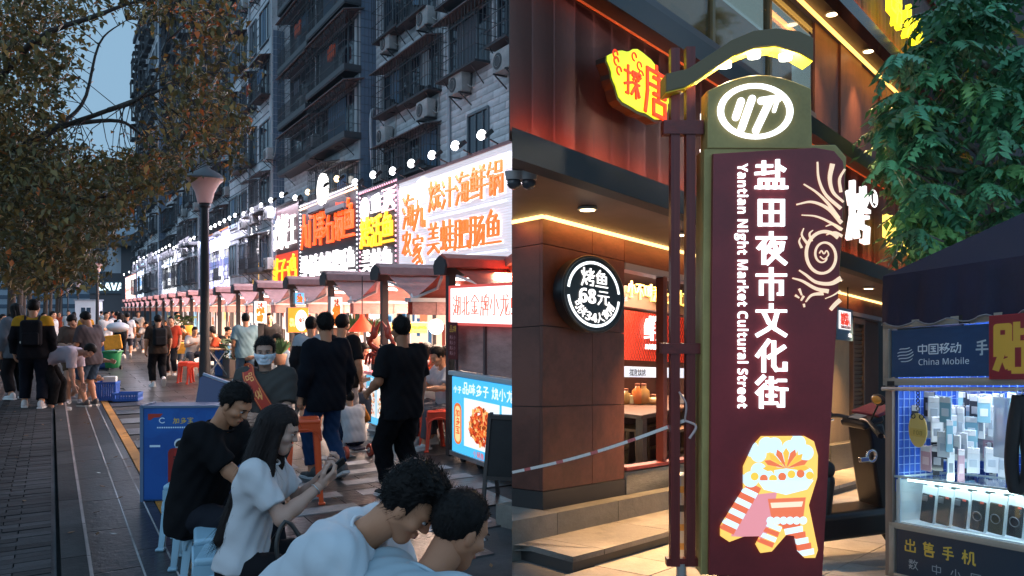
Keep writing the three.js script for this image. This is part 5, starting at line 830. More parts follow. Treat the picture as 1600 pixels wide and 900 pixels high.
  arms.forEach((a, i) => {
    const dir = a.wr.clone().sub(a.el).normalize(), palm = V(...(o.palms?.[i] ?? [-a.sx, 0, 0.15])), z = palm.addScaledVector(dir, -palm.dot(dir)).normalize(), hd = o.handDir?.[i] ? V(...o.handDir[i]).normalize() : dir; z.addScaledVector(hd, -z.dot(hd)).normalize(); const x = hd.clone().cross(z);
    const m = new THREE.Matrix4().makeBasis(x, hd, z).setPosition(a.wr); const mirror = (a.sx > 0) !== !!o.flipThumb;
    list.push(handGeo(Math.max(0.004, hc * 0.8), o.handCurl?.[i] ?? 0.35, mirror).clone().applyMatrix4(m));
    a.hand = m;
  });
  part(g, 'body', sc(merge(list)), skin);
  // clothes
  const cut = (f, planes) => (x, y, z) => { let d = f(x, y, z); for (const [p, n] of planes) { const e = (x - p.x) * n.x + (y - p.y) * n.y + (z - p.z) * n.z; if (e > d) d = e; } return d; };
  const fold = o.cell && o.cell < 0.0125 ? 0.0058 : 0.0035;
  const top = o.top ?? { c: [0.5, 0.5, 0.5] };
  {
    const loose = top.loose ?? 0.02, sl = top.sleeve ?? 0.45, down = up(pel, R1, 0, -(top.len ?? 0.09), 0), dn = V(0, -1, 0).applyQuaternion(R1);
    const tb = [...torso, arr(up(pel, R1, 0.07, 0, 0), up(pel, R1, 0.075, -0.12, 0), 0.1, 0.1), arr(up(pel, R1, -0.07, 0, 0), up(pel, R1, -0.075, -0.12, 0), 0.1, 0.1)];
    const tf = cut(field(tb, 0.06, loose), [[down, dn]]);
    const sleeves = arms.map((a) => { const B = sl <= 0.55 ? [arr(a.sh, a.el, 0.056, 0.052)] : [arr(a.sh, a.el, 0.052, 0.045), arr(a.el, a.wr, 0.045, 0.034)]; const e = sl <= 0.55 ? a.sh.clone().lerp(a.el, sl * 1.75) : a.el.clone().lerp(a.wr, (sl - 0.55) / 0.45), n = sl <= 0.55 ? a.el.clone().sub(a.sh).normalize() : a.wr.clone().sub(a.el).normalize(); return cut(field(B, 0.02, loose * 0.8), [[e, n]]); });
    const nf = field([arr(up(neck0, R2, 0, -0.03, 0.01), up(neckTop, R2, 0, 0.06, 0.012), 0.063 - fem * 0.005, 0.085)], 0.01);
    const f = (x, y, z) => { let d = tf(x, y, z); const d2 = Math.min(sleeves[0](x, y, z), sleeves[1](x, y, z)); d = smin(d, d2, 0.03); if (Math.abs(d) < 0.05) d += noise3(x, y, z) * fold; return Math.max(d, -nf(x, y, z)); };
    const cl = part(g, top.name ?? 'shirt', sc(surfaceNets(f, ...bounds([...tb, ...armB], loose + 0.03), cell)), fabricM(top.c)); if (top.label) cl.userData.label = top.label;
    if (top.yoke) { const ty = up(chest, R2, 0, 0.03, 0), un = V(0, -1, 0).applyQuaternion(R2); part(g, 'shirt_yoke', sc(surfaceNets(cut((x, y, z) => f(x, y, z) - 0.004, [[ty, un]]), ...bounds([...torso, ...armB], loose + 0.03), cell)), fabricM(top.yoke)); }
    if (cell < 0.0125 && sl < 0.6) { const q = new THREE.Quaternion().setFromUnitVectors(V(0, 0, 1), V(0, 1, 0).applyQuaternion(R2).add(V(0, 0, 0))); part(g, 'collar', sc(new THREE.TorusGeometry(0.079 - fem * 0.004, 0.0065, 6, 28).scale(1.08, 0.98, 1).applyQuaternion(q).translate(...up(neck0, R2, 0, -0.004, 0.006).toArray())), fabricM(top.c)); }
    if (top.sleeveC) part(g, 'sleeve', sc(surfaceNets((x, y, z) => Math.min(sleeves[0](x, y, z), sleeves[1](x, y, z)) - 0.006, ...bounds(armB, loose + 0.03), cell)), fabricM(top.sleeveC));
  }
  const bot = o.bottom ?? { c: [0.02, 0.02, 0.025] };
  {
    const loose = bot.loose ?? 0.014, len = bot.len ?? 0.93, pb = [arr(up(pel, R1, 0.07, 0.03, 0), up(pel, R1, 0.08, -0.05, 0), 0.098, 0.1), arr(up(pel, R1, -0.07, 0.03, 0), up(pel, R1, -0.08, -0.05, 0), 0.098, 0.1)];
    const lf = legs.map((l) => { const e = len > 0.5 ? l.kn.clone().lerp(l.an, (len - 0.5) * 2) : l.hip.clone().lerp(l.kn, len * 2), n = (len > 0.5 ? l.an.clone().sub(l.kn) : l.kn.clone().sub(l.hip)).normalize(); return cut(field([arr(l.hip, l.kn, 0.09, 0.064), arr(l.kn, l.an, 0.064, 0.05)], 0.03, loose), [[e, n]]); });
    const pf = field(pb, 0.05, loose), f = (x, y, z) => { let d = smin(pf(x, y, z), lf[0](x, y, z), 0.03); d = smin(d, lf[1](x, y, z), 0.02); if (Math.abs(d) < 0.05) d += noise3(x + 3, y * 1.3, z) * fold; return d; };
    part(g, bot.name ?? (len < 0.6 ? 'shorts' : 'trousers'), sc(surfaceNets(f, ...bounds([...pb, ...legB], loose + 0.03), cell)), fabricM(bot.c));
  }
  if (o.shoes !== null) legs.forEach((l) => {
    const a = l.an, pitch = l.dir ?? 0, R = rotOf(l.sx * 0.18, pitch), sh = o.shoes ?? {}, f = field([[0, -0.045, -0.05, 0, -0.05, 0.03, 0.038, 0.038], [0, -0.052, 0.03, 0.0, -0.058, 0.15, 0.04, 0.028], [0, 0.0, -0.035, 0, -0.03, 0.0, 0.044, 0.045]], 0.03);
    const base = cell < 0.013 ? 0.009 : 0.014, M = new THREE.Matrix4().compose(a, R, V(1, 1, 1));
    const up2 = part(g, 'shoe', sc(surfaceNets((x, y, z) => Math.max(f(x, y, z), -y - 0.083), [-0.07, -0.1, -0.11], [0.07, 0.06, 0.2], base).applyMatrix4(M)), mat(sh.c ?? [0.5, 0.5, 0.5], 0.5));
    part(up2, 'sole', sc(poly([[-0.035, -0.09], [0.035, -0.09], [0.045, 0.05], [0.034, 0.16], [-0.034, 0.16], [-0.045, 0.05]], 0.022, 0.004).rotateX(Math.PI / 2).translate(0, -0.064, 0).applyMatrix4(M)), mat(sh.sole ?? [0.6, 0.6, 0.6], 0.6));
  });
  // hair
  const hs = o.hair?.style ?? (o.fem ? 'long' : 'short'), hm = hairM(o.hair?.c);
  {
    const vol = o.hair?.vol ?? 1, tuft = (x, y, z) => (Math.sin(x * 210 + y * 60) * Math.sin(z * 190 + y * 90) + 0.6 * Math.sin(x * 390 - z * 330 + y * 120)) * 0.0022 * vol;
    const shell = (x, y, z) => { // crown minus face, open above the ears and nape
      let d = ell(x, y, z, 0, 0.034, -0.018, 0.083 + 0.004 * vol, 0.096 + 0.006 * vol, 0.1 + 0.003 * vol);
      const line = hs === 'buzz' ? 0.04 : hs === 'long' ? 0.012 : 0.03, fz = hs === 'long' ? 0.034 : hs === 'bun' ? 0.03 : 0.018; const face = Math.min(z - (fz + (y < 0.05 ? 0 : (y - 0.05) * 1.6)), line + 0.035 - y + (Math.abs(x) > 0.045 ? 0.02 : 0)); d = Math.max(d, smin(face, 0.012, 0.02) * 0.9 > 0 && z > 0 ? face : d);
      const nape = -(y + 0.055 + (z + 0.06) * (hs === 'buzz' ? -0.1 : 0.35)); d = Math.max(d, nape);
      return d + tuft(x, y, z);
    };
    let f = shell, lo = [-0.13, -0.12, -0.17], hi = [0.13, 0.18, 0.13];
    if (hs === 'puff') { f = (x, y, z) => smin(shell(x, y, z), ell(x, y, z, 0, 0.105, 0.0, 0.082, 0.04, 0.095) + tuft(x, y, z) * 1.6 + Math.sin(x * 120 + z * 80) * 0.0025, 0.03); }
    if (hs === 'bun') { f = (x, y, z) => smin(shell(x, y, z), ell(x, y, z, 0, 0.04, -0.125, 0.042, 0.042, 0.04) + tuft(x, y, z), 0.015); lo[2] = -0.2; }
    if (hs === 'pony') { const t = field([[0, 0.08, -0.1, 0, 0.06, -0.155, 0.026, 0.034], [0, 0.06, -0.155, 0, -0.1, -0.15, 0.034, 0.016]], 0.02); f = (x, y, z) => smin(shell(x, y, z), t(x, y, z) + tuft(x, y, z), 0.015); lo = [-0.13, -0.16, -0.22]; }
    if (hs === 'long') { // falls behind the shoulders and beside the face
      const e = o.hair?.len ?? 0.36, t = field([[-0.055, 0.03, -0.05, -0.085, -e, -0.085, 0.06, 0.04], [0.055, 0.03, -0.05, 0.085, -e, -0.085, 0.06, 0.04], [0, 0.03, -0.07, 0, -e - 0.04, -0.1, 0.06, 0.04], ...(o.hair?.front ? [[0.07, 0.04, 0.0, 0.1, -0.2, 0.035, 0.025, 0.026], [0.1, -0.2, 0.035, 0.1, -0.36, 0.075, 0.026, 0.012], [-0.07, 0.04, 0.0, -0.1, -0.2, 0.03, 0.025, 0.026], [-0.1, -0.2, 0.03, -0.1, -0.36, 0.07, 0.026, 0.012]] : [])], 0.03);
      f = (x, y, z) => smin(shell(x, y, z), t(x, y, z) + tuft(x * 1.6, 0, z * 1.6) * 1.5 + Math.sin(x * 150 + z * 60) * 0.002, 0.02); lo = [-0.2, -e - 0.12, -0.22]; hi = [0.19, 0.18, 0.16];
    }
    const hg = surfaceNets(f, lo, hi, cell < 0.013 ? 0.0055 : cell < 0.017 ? 0.008 : 0.012), hair = [hg];
    if (cell < 0.0125) { // loose strands over the mass
      const hp = hg.attributes.position, hn = hg.attributes.normal, rr = rng(91), lift = hs === 'puff' ? 0.75 : hs === 'buzz' ? 0.5 : hs === 'long' ? 0.12 : 0.4, len = hs === 'long' ? 0.09 : hs === 'buzz' ? 0.014 : 0.026, pos = [], n = hs === 'long' ? 1300 : 1900;
      for (let i = 0; i < n; i++) { const k = rr() * hp.count | 0, p = V(hp.getX(k), hp.getY(k), hp.getZ(k)), m = V(hn.getX(k), hn.getY(k), hn.getZ(k)); if (p.z > 0.06 && p.y < 0.03) continue; const comb = hs === 'long' ? V(p.x * 0.8, -1, -0.1) : V(p.x * 3, -0.35 + p.y * 3, -0.5 - p.z * 2), t = comb.add(V(rr() - 0.5, rr() - 0.5, rr() - 0.5).multiplyScalar(0.7)); t.addScaledVector(m, -t.dot(m)).normalize().addScaledVector(m, lift * (0.4 + rr())).normalize(); const w2 = t.clone().cross(m).normalize().multiplyScalar(0.0016), e = p.clone().addScaledVector(t, len * (0.6 + rr() * 0.8)); p.addScaledVector(m, -0.002); pos.push(p.x + w2.x, p.y + w2.y, p.z + w2.z, p.x - w2.x, p.y - w2.y, p.z - w2.z, e.x, e.y, e.z); }
      const sg = new THREE.BufferGeometry(); sg.setAttribute('position', new THREE.Float32BufferAttribute(pos, 3)); sg.computeVertexNormals(); hair.push(sg);
    }
    part(g, 'hair', sc(merge(hair).applyMatrix4(Mh)), hm);
  }
  if (o.face) {
    for (const sx of [1, -1]) { const e = part(g, 'eye', sc(ball(0.0125, sx * 0.031, 0.0, 0.0755, 1, 0.5, 0.8).applyMatrix4(Mh)), whiteEye); part(e, 'iris', sc(ball(0.0058, sx * 0.031, 0.0, 0.084, 1, 1, 0.5).applyMatrix4(Mh)), eyeM); part(g, 'eyebrow', sc(rbx(0.03, 0.005, 0.006, 0.002, sx * 0.032, 0.021, 0.087, sx * 0.25).applyMatrix4(Mh)), hm); part(g, 'eyelid', sc(new THREE.TorusGeometry(0.0128, 0.0016, 4, 12, Math.PI).scale(1, 0.6, 1).translate(sx * 0.031, 0.001, 0.0865).applyMatrix4(Mh)), eyeM); }
    part(g, 'mouth', sc(rbx(0.036, 0.011, 0.008, 0.004, 0, -0.063, 0.0875).applyMatrix4(Mh)), mat([0.3, 0.1, 0.085], 0.5));
  }
  const kit = { g, s, head, Rh, Mh, R1, R2, pel, waist, chest, arms, legs, up, sc, arr };
  if (o.backpack) {
    const B = new THREE.Matrix4().compose(up(chest, R2, 0, -0.08, -0.17), R2, V(1, 1, 1)), bm = fabricM(o.backpack, 0.7);
    const p = part(g, 'backpack', sc(merge([rbx(0.3, 0.42, 0.15, 0.06, 0, 0, 0, 0, 0, 0, 4), rbx(0.24, 0.2, 0.05, 0.025, 0, -0.09, -0.085)]).applyMatrix4(B)), bm);
    for (const sx of [1, -1]) { const C = (x, y, z) => up(chest, R2, x, y, z), st = tube([C(sx * 0.09, 0.12, -0.13), C(sx * 0.1, 0.19, -0.03), C(sx * 0.1, 0.1, 0.12), C(sx * 0.12, -0.06, 0.12), C(sx * 0.17, -0.15, -0.02), C(sx * 0.12, -0.2, -0.12)], 0.016, 24, 6); part(p, 'strap', sc(st), bm); }
  }
  o.extra?.(kit); return g;
}
const away = Math.atan2(SA.x, SA.z), skinD = [0.34, 0.145, 0.075], tan = [0.43, 0.195, 0.105];
const walkFeet = (st, lift = 0.12) => ({ feet: [[0.09, 0, st * 0.5], [-0.09, lift, -st * 0.75]], toes: [0, 0.9] });
const sitPose = { hipY: 0.5, hipZ: -0.1, feet: [[0.13, 0, 0.34], [-0.13, 0, 0.36]], knees: [[0.2, 1, 0.6], [-0.2, 1, 0.6]] };
const groundAt = (px, py, h = 0) => { const p = Gd(px, py, h); p.y = h; return p; };
// ---- nearest
person({ // man in black on the blue stool, looking down to the right
  label: 'seated man in a black shirt on a pale blue stool, head bowed', at: V(P(332, 0, 4.75).x, 0, -4.75), yaw: 1.35, H: 1.74, cell: 0.011, ...sitPose, lean: 0.16, curl: 0.22, headPitch: 0.62, headYaw: -0.05, wide: 1.1,
  hands: [[0.1, 0.58, 0.42], [-0.1, 0.58, 0.44]], handCurl: [0.9, 0.9], top: { c: [0.012, 0.012, 0.014], loose: 0.03, sleeve: 0.5, len: 0.12 }, bottom: { c: [0.02, 0.022, 0.03] }, skin: tan, hair: { style: 'short', vol: 0.8 }, face: true,
  extra: (k) => { part(k.g, 'shirt_print', k.sc(sheet(0.05, 0.025, 0, 0, 0).rotateY(Math.PI).applyMatrix4(new THREE.Matrix4().compose(k.up(k.chest, k.R2, 0, 0.085, -0.135), k.R2, V(1, 1, 1)))), printMat(canvasTex(64, 32, (c, w, h) => { c.fillStyle = '#0d0d10'; c.fillRect(0, 0, w, h); c.fillStyle = '#c8d0d4'; c.font = 'bold 18px sans-serif'; c.fillRect(12, 6, 26, 5); c.fillRect(18, 15, 34, 4); c.fillRect(14, 23, 20, 4); }), 0.8)); },
});
person({ // long haired woman with phone
  label: 'woman with long black hair in a white top looking at her phone', at: V(P(416, 0, 3.95).x, 0, -3.9), yaw: 1.6, H: 1.64, cell: 0.010, fem: 1, wide: 0.94, ...sitPose, hipY: 0.5, lean: 0.12, curl: 0.16, headPitch: 0.32, headYaw: 0.05,
  hands: [[0.08, 0.93, 0.3], [-0.05, 0.9, 0.31]], elbows: [[0.6, -1, -0.6], [-0.6, -1, -0.5]], handCurl: [0.75, 0.9], palms: [[-0.6, 0.7, -0.5], [0.5, 0.7, -0.5]], handDir: [[-0.25, 0.55, 0.75], [0.35, 0.55, 0.7]],
  top: { c: [0.7, 0.7, 0.73], loose: 0.016, sleeve: 0.42, len: 0.02 }, bottom: { c: [0.015, 0.015, 0.018] }, skin: [0.42, 0.25, 0.19], hair: { style: 'long', front: 1, len: 0.6, c: [0.014, 0.010, 0.010] }, face: true,
  extra: (k) => {
    const C = (x, y, z) => k.up(k.chest, k.R2, x, y, z);
    part(k.g, 'bag_strap', k.sc(tube([C(-0.12, 0.14, -0.02), C(-0.05, 0.02, 0.13), C(0.1, -0.2, 0.15), C(0.16, -0.36, 0.1)], 0.008, 20, 5)), blackMetal);
    const w = k.arms[1].wr, u = w.clone().sub(k.arms[1].el).normalize(); part(k.g, 'bracelet', k.sc(new THREE.TorusGeometry(0.031, 0.003, 6, 20).applyQuaternion(new THREE.Quaternion().setFromUnitVectors(V(0, 0, 1), u)).translate(w.x - u.x * 0.03, w.y - u.y * 0.03, w.z - u.z * 0.03)), steel);
    const m = k.arms[1].hand.clone(), ph = thing('phone', 'black mobile phone held in the long haired woman\'s hand', 'phone'); k.g.updateMatrixWorld(true);
    const M = k.g.matrixWorld.clone().multiply(new THREE.Matrix4().makeScale(k.s, k.s, k.s)).multiply(m).multiply(new THREE.Matrix4().makeTranslation(0.0, 0.095, 0.026)); M.decompose(ph.position, ph.quaternion, ph.scale); ph.scale.set(1, 1, 1);
    part(ph, 'case', rbx(0.075, 0.155, 0.009, 0.004), blackMetal); part(ph, 'screen', sheet(0.068, 0.145, 0, 0, 0.0048), glow([0.10, 0.11, 0.14], 0.5));
  },
});
{ const b = thing('shoulder_bag', 'small black shoulder bag beside the long haired woman', 'bag', P(486, 845, 3.2).setY(0.46), 0.4); part(b, 'bag', rbx(0.24, 0.17, 0.1, 0.03, 0, 0.09, 0), mat([0.012, 0.012, 0.013], 0.35)); part(b, 'handle', tube([[-0.1, 0.16, 0], [-0.05, 0.3, 0.01], [0.04, 0.3, 0], [0.1, 0.16, 0]], 0.012), mat([0.012, 0.012, 0.013], 0.35)); part(b, 'strap', tube([[-0.1, 0.14, 0.04], [-0.14, 0.34, 0.02], [-0.1, 0.42, 0], [0.02, 0.22, 0.03]], 0.01), mat([0.02, 0.02, 0.02], 0.4)); }
person({ // near man in white, bowing to the right
  label: 'man in a white T-shirt with thick swept-up hair bending forward in the foreground', at: V(P(478, 0, 2.7).x, 0, -2.7), yaw: 1.35, H: 1.76, cell: 0.009, ...sitPose, hipZ: -0.1, hipY: 0.53, lean: 0.52, curl: 0.32, headPitch: 0.75, headYaw: 0.1, wide: 1.12,
  hands: [[0.12, 0.55, 0.5], [-0.12, 0.55, 0.5]], handCurl: [0.8, 0.8], top: { c: [0.66, 0.72, 0.78], loose: 0.03, sleeve: 0.5, len: 0.14 }, bottom: { c: [0.03, 0.035, 0.05] }, skin: tan, hair: { style: 'puff', vol: 1.3 }, face: true,
});
person({ // man with short hair, back to us
  label: 'man with cropped hair in a pale grey shirt, lowest at the bottom edge', at: V(P(562, 0, 2.3).x, 0, -2.3), yaw: 2.35, H: 1.72, cell: 0.009, ...sitPose, hipY: 0.45, hipZ: -0.05, lean: 0.5, curl: 0.3, headPitch: 0.5, headYaw: -0.15, wide: 1.15,
  hands: [[0.12, 0.5, 0.5], [-0.12, 0.5, 0.5]], top: { c: [0.42, 0.53, 0.6], loose: 0.03, sleeve: 0.5, len: 0.14 }, bottom: { c: [0.03, 0.03, 0.035] }, skin: skinD, hair: { style: 'buzz', vol: 0.6 }, face: true,
});
person({ // masked woman with a sash
  label: 'standing woman in a grey dress with a white face mask and a red sash', at: V(P(414, 0, 5.9).x, 0, -5.9), yaw: 0.12, H: 1.53, cell: 0.010, fem: 1, wide: 1.15, headPitch: 0.08, headYaw: 0.1, lean: -0.02,
  hands: [[0.035, 1.03, 0.26], [-0.035, 1.01, 0.27]], elbows: [[0.9, -0.5, -0.4], [-0.9, -0.5, -0.4]], handCurl: [0.9, 0.8], palms: [[-0.5, 0, -0.8], [0.5, 0, -0.8]], handDir: [[-0.8, 0.35, 0.3], [0.8, 0.35, 0.3]],
  top: { c: [0.085, 0.08, 0.075], loose: 0.035, sleeve: 0.5, len: 0.5, name: 'dress' }, bottom: { c: [0.05, 0.05, 0.05] }, skin: [0.40, 0.23, 0.165], hair: { style: 'bun' }, face: true,
  extra: (k) => {
    const M = k.Mh; part(k.g, 'face_mask', k.sc(surfaceNets((x, y, z) => { const hf = headField(1); const d = hf(x, y, z); return Math.max(Math.abs(d - 0.006) - 0.0035, y + 0.012, -0.1 - y, 0.005 - z); }, [-0.09, -0.12, 0], [0.09, 0.0, 0.13], 0.0045).applyMatrix4(M)), mat([0.62, 0.68, 0.76], 0.8));
    for (const sx of [1, -1]) part(k.g, 'ear_loop', k.sc(tube([[sx * 0.066, -0.025, 0.05], [sx * 0.078, -0.01, 0.015], [sx * 0.08, -0.02, -0.015]], 0.0022, 8, 4).applyMatrix4(M)), mat([0.6, 0.65, 0.7], 0.8));
    const C = (x, y, z) => k.up(k.chest, k.R2, x, y, z), red = mat([0.45, 0.035, 0.015], 0.6);
    const ribbon = (pts, w) => { const cv = new THREE.CatmullRomCurve3(pts), N = 30, pos = [], uv = [], idx = []; for (let i = 0; i <= N; i++) { const p = cv.getPoint(i / N), t = cv.getTangent(i / N), side = t.clone().cross(V(0, 0.15, 1)).normalize(); for (const e of [-0.5, 0.5]) { const v = p.clone().addScaledVector(side, e * w); pos.push(v.x, v.y, v.z); uv.push(i / N, e + 0.5); } if (i < N) { const a = i * 2; idx.push(a, a + 1, a + 2, a + 1, a + 3, a + 2); } } const g = new THREE.BufferGeometry(); g.setAttribute('position', new THREE.Float32BufferAttribute(pos, 3)); g.setAttribute('uv', new THREE.Float32BufferAttribute(uv, 2)); g.setIndex(idx); g.computeVertexNormals(); return g; };
    const tex = canvasTex(256, 48, (c, w, h) => { c.fillStyle = '#b5321c'; c.fillRect(0, 0, w, h); c.strokeStyle = '#e08a3a'; c.lineWidth = 2; c.strokeRect(-4, 4, w + 8, h - 8); ink(c, '小品多子', 20, 10, 28, 0.11, '#f0b060', { gap: 0.7 }); });
    const sash = part(k.g, 'sash', k.sc(ribbon([C(-0.16, 0.155, -0.05), C(-0.135, 0.175, 0.04), C(-0.1, 0.1, 0.145), C(-0.02, -0.03, 0.178), C(0.06, -0.17, 0.175), C(0.11, -0.3, 0.16), C(0.12, -0.5, 0.17)], 0.1)), printMat(tex, 0.6));
    part(k.g, 'sash_tail', k.sc(ribbon([C(0.1, -0.28, 0.17), C(0.13, -0.42, 0.19), C(0.14, -0.58, 0.18)], 0.09)), red);
    part(k.g, 'striped_scarf', k.sc(merge([0, 1, 2, 3, 4].map((i) => rbx(0.02, 0.1, 0.06, 0.008, -0.17 - i * 0.022, 0.115 - i * 0.02, -0.06, 0, 0, 0.4)).map((g) => g.applyMatrix4(new THREE.Matrix4().compose(k.chest, k.R2, V(1, 1, 1)))))), mat([0.6, 0.6, 0.6], 0.8));
  },
});
// ---- walking away in the middle
person({ label: 'man in a long dark jacket and blue jeans walking away up the street', at: groundAt(509, 748), yaw: away + 0.25, H: 1.7, cell: 0.012, ...walkFeet(0.22, 0.05), toes: [0, 0.4], wide: 1.12, top: { c: [0.010, 0.012, 0.018], loose: 0.035, sleeve: 1, len: 0.17, name: 'jacket' }, bottom: { c: [0.02, 0.05, 0.12], loose: 0.014 }, skin: tan, hair: { style: 'short', vol: 1.3 }, headYaw: -0.2, shoes: { c: [0.05, 0.05, 0.05], sole: [0.5, 0.5, 0.5] } });
person({ label: 'broad man in a black T-shirt and trousers walking away, in front of the crab model', at: groundAt(628, 775), yaw: away + 0.3, H: 1.67, cell: 0.011, ...walkFeet(0.16, 0.04), toes: [0, 0.3], wide: 1.18, top: { c: [0.014, 0.014, 0.017], loose: 0.032, sleeve: 0.5, len: 0.13 }, bottom: { c: [0.008, 0.008, 0.010], loose: 0.03 }, hands: [[0.24, 1.0, 0.2], [-0.3, 0.84, 0.06]], skin: skinD, hair: { style: 'short', vol: 0.7 }, headYaw: -0.1, shoes: { c: [0.02, 0.02, 0.02] } });
{ // boy on a scooter
  const p = groundAt(551, 712); person({ label: 'small boy with orange sleeves squatting on a toy scooter', at: p, yaw: away + 0.1, H: 1.12, cell: 0.016, hipY: 0.36, hipZ: -0.08, lean: 0.25, curl: 0.15, headPitch: 0.1, feet: [[0.12, 0.16, 0.12], [-0.1, 0.16, 0.06]], knees: [[0.5, 0.6, 1], [-0.5, 0.6, 1]], wide: 1.1, hands: [[0.25, 0.6, 0.35], [-0.25, 0.6, 0.35]], top: { c: [0.62, 0.62, 0.64], loose: 0.035, sleeve: 0.55, len: 0.1, sleeveC: [0.5, 0.2, 0.04] }, bottom: { c: [0.02, 0.03, 0.06] }, shoes: { c: [0.45, 0.35, 0.33] }, hair: { style: 'short', vol: 1 } });
  const sc = thing('toy_scooter', 'small red-wheeled toy scooter under the squatting boy', 'scooter', p.clone().setY(0), away + 0.1); part(sc, 'deck', rbx(0.16, 0.04, 0.5, 0.02, 0, 0.11, 0.05), mat([0.03, 0.03, 0.05], 0.4)); for (const [x, z] of [[-0.16, -0.15], [0.16, -0.15], [0, 0.38]]) { const w = part(sc, 'wheel', new THREE.CylinderGeometry(0.075, 0.075, 0.04, 18).rotateZ(Math.PI / 2).translate(x, 0.075, z), mat([0.4, 0.06, 0.03], 0.5)); part(w, 'hub', new THREE.CylinderGeometry(0.035, 0.035, 0.05, 12).rotateZ(Math.PI / 2).translate(x, 0.075, z), steel); } part(sc, 'axle', rod([-0.16, 0.075, -0.15], [0.16, 0.075, -0.15], 0.012), steel); part(sc, 'handlebar', [rod([0, 0.1, 0.36], [0, 0.55, 0.3], 0.015), rod([-0.16, 0.55, 0.3], [0.16, 0.55, 0.3], 0.014)], steel);
}
person({ label: 'man in a black T-shirt turned to the right beside the stall counters', at: V(P(534, 0, 9.6).x, 0, -9.6), yaw: away - 0.7, H: 1.68, cell: 0.015, top: { c: [0.012, 0.012, 0.014], loose: 0.03, sleeve: 0.5 }, bottom: { c: [0.5, 0.5, 0.52] }, skin: tan, hair: { style: 'short' }, headYaw: -0.2 });
person({ label: 'person in dark jacket with pale collar, half hidden left of the man in jeans', at: V(P(486, 0, 10.6).x, 0, -10.6), yaw: away - 0.4, H: 1.64, cell: 0.015, fem: 1, top: { c: [0.02, 0.02, 0.024], loose: 0.04, sleeve: 0.9, len: 0.2, yoke: [0.45, 0.5, 0.55] }, bottom: { c: [0.02, 0.02, 0.02], len: 0.5 }, hair: { style: 'short', vol: 1.2 } });
person({ label: 'man in a pale blue T-shirt and jeans walking away right of the lamp post', at: groundAt(384, 612), yaw: away - 0.1, H: 1.66, cell: 0.015, ...walkFeet(0.2), wide: 1.1, top: { c: [0.22, 0.36, 0.42], loose: 0.035, sleeve: 0.5, len: 0.14 }, bottom: { c: [0.16, 0.24, 0.32] }, skin: tan, hair: { style: 'short' } });
person({ label: 'man with a black backpack walking away down the middle of the street', at: groundAt(247, 604), yaw: away + 0.12, H: 1.62, cell: 0.014, ...walkFeet(0.2, 0.1), wide: 1.15, top: { c: [0.05, 0.035, 0.028], loose: 0.03, sleeve: 0.5 }, bottom: { c: [0.012, 0.012, 0.015], loose: 0.025 }, backpack: [0.015, 0.015, 0.017], skin: tan, hair: { style: 'short', vol: 1.2 }, shoes: { c: [0.6, 0.6, 0.6] } });
person({ label: 'person in a red shirt just behind the backpack walker', at: V(P(268, 0, 20.5).x, 0, -20.5), yaw: away + 2.6, H: 1.56, cell: 0.018, top: { c: [0.5, 0.06, 0.03], loose: 0.025 }, hair: { style: 'short' } });
// ---- group crouching on the left
person({ label: 'tall person in a black jacket with yellow shoulders and a black backpack', at: groundAt(52, 637, 0.1).setY(0.1), yaw: away - 0.15, H: 1.8, cell: 0.013, feet: [[0.14, 0, 0.12], [-0.13, 0, -0.1]], wide: 1.15, top: { c: [0.012, 0.012, 0.016], loose: 0.035, sleeve: 1, len: 0.1, yoke: [0.55, 0.3, 0.03], name: 'jacket' }, bottom: { c: [0.010, 0.012, 0.02], loose: 0.028 }, backpack: [0.012, 0.013, 0.018], hair: { style: 'puff', vol: 1.2 }, headPitch: 0.25, shoes: { c: [0.55, 0.5, 0.5] }, extra: (k) => { part(k.g, 'badge', k.sc(ball(0.028, 0.12, -0.22, -0.22, 1, 1, 0.4).applyMatrix4(new THREE.Matrix4().compose(k.chest, k.R2, V(1, 1, 1)))), mat([0.6, 0.55, 0.5], 0.5)); } });
person({ label: 'person in a grey hooded top at the left edge of the crouching group', at: V(P(27, 0, 14.2).x, 0.1, -14.2), yaw: away + 0.5, H: 1.76, cell: 0.015, fem: 1, wide: 1.2, top: { c: [0.13, 0.15, 0.18], loose: 0.045, sleeve: 1, len: 0.14, name: 'hooded_top' }, bottom: { c: [0.015, 0.014, 0.016], loose: 0.03 }, hair: { style: 'long' }, headPitch: 0.3, extra: (k) => part(k.g, 'hood', k.sc(new THREE.TorusGeometry(0.085, 0.045, 8, 18).rotateX(1.2).applyMatrix4(new THREE.Matrix4().compose(k.up(k.chest, k.R2, 0, 0.15, -0.06), k.R2, V(1, 1, 1)))), fabricM([0.13, 0.15, 0.18])) });
person({ label: 'person in a white T-shirt and black trousers bending far forward', at: V(P(84, 0, 13.2).x, 0, -13.2), yaw: 1.75, H: 1.72, cell: 0.013, hipY: 0.86, hipZ: -0.12, lean: 1.25, curl: 0.3, headPitch: 1.1, feet: [[0.14, 0, 0.05], [-0.12, 0, 0.0]], hands: [[0.16, 0.44, 0.4], [-0.14, 0.46, 0.36]], top: { c: [0.52, 0.45, 0.52], loose: 0.032, sleeve: 0.5, len: 0.08 }, bottom: { c: [0.012, 0.012, 0.014], loose: 0.03 }, skin: [0.38, 0.2, 0.14], hair: { style: 'short', vol: 1.2 }, shoes: { c: [0.4, 0.42, 0.44] } });
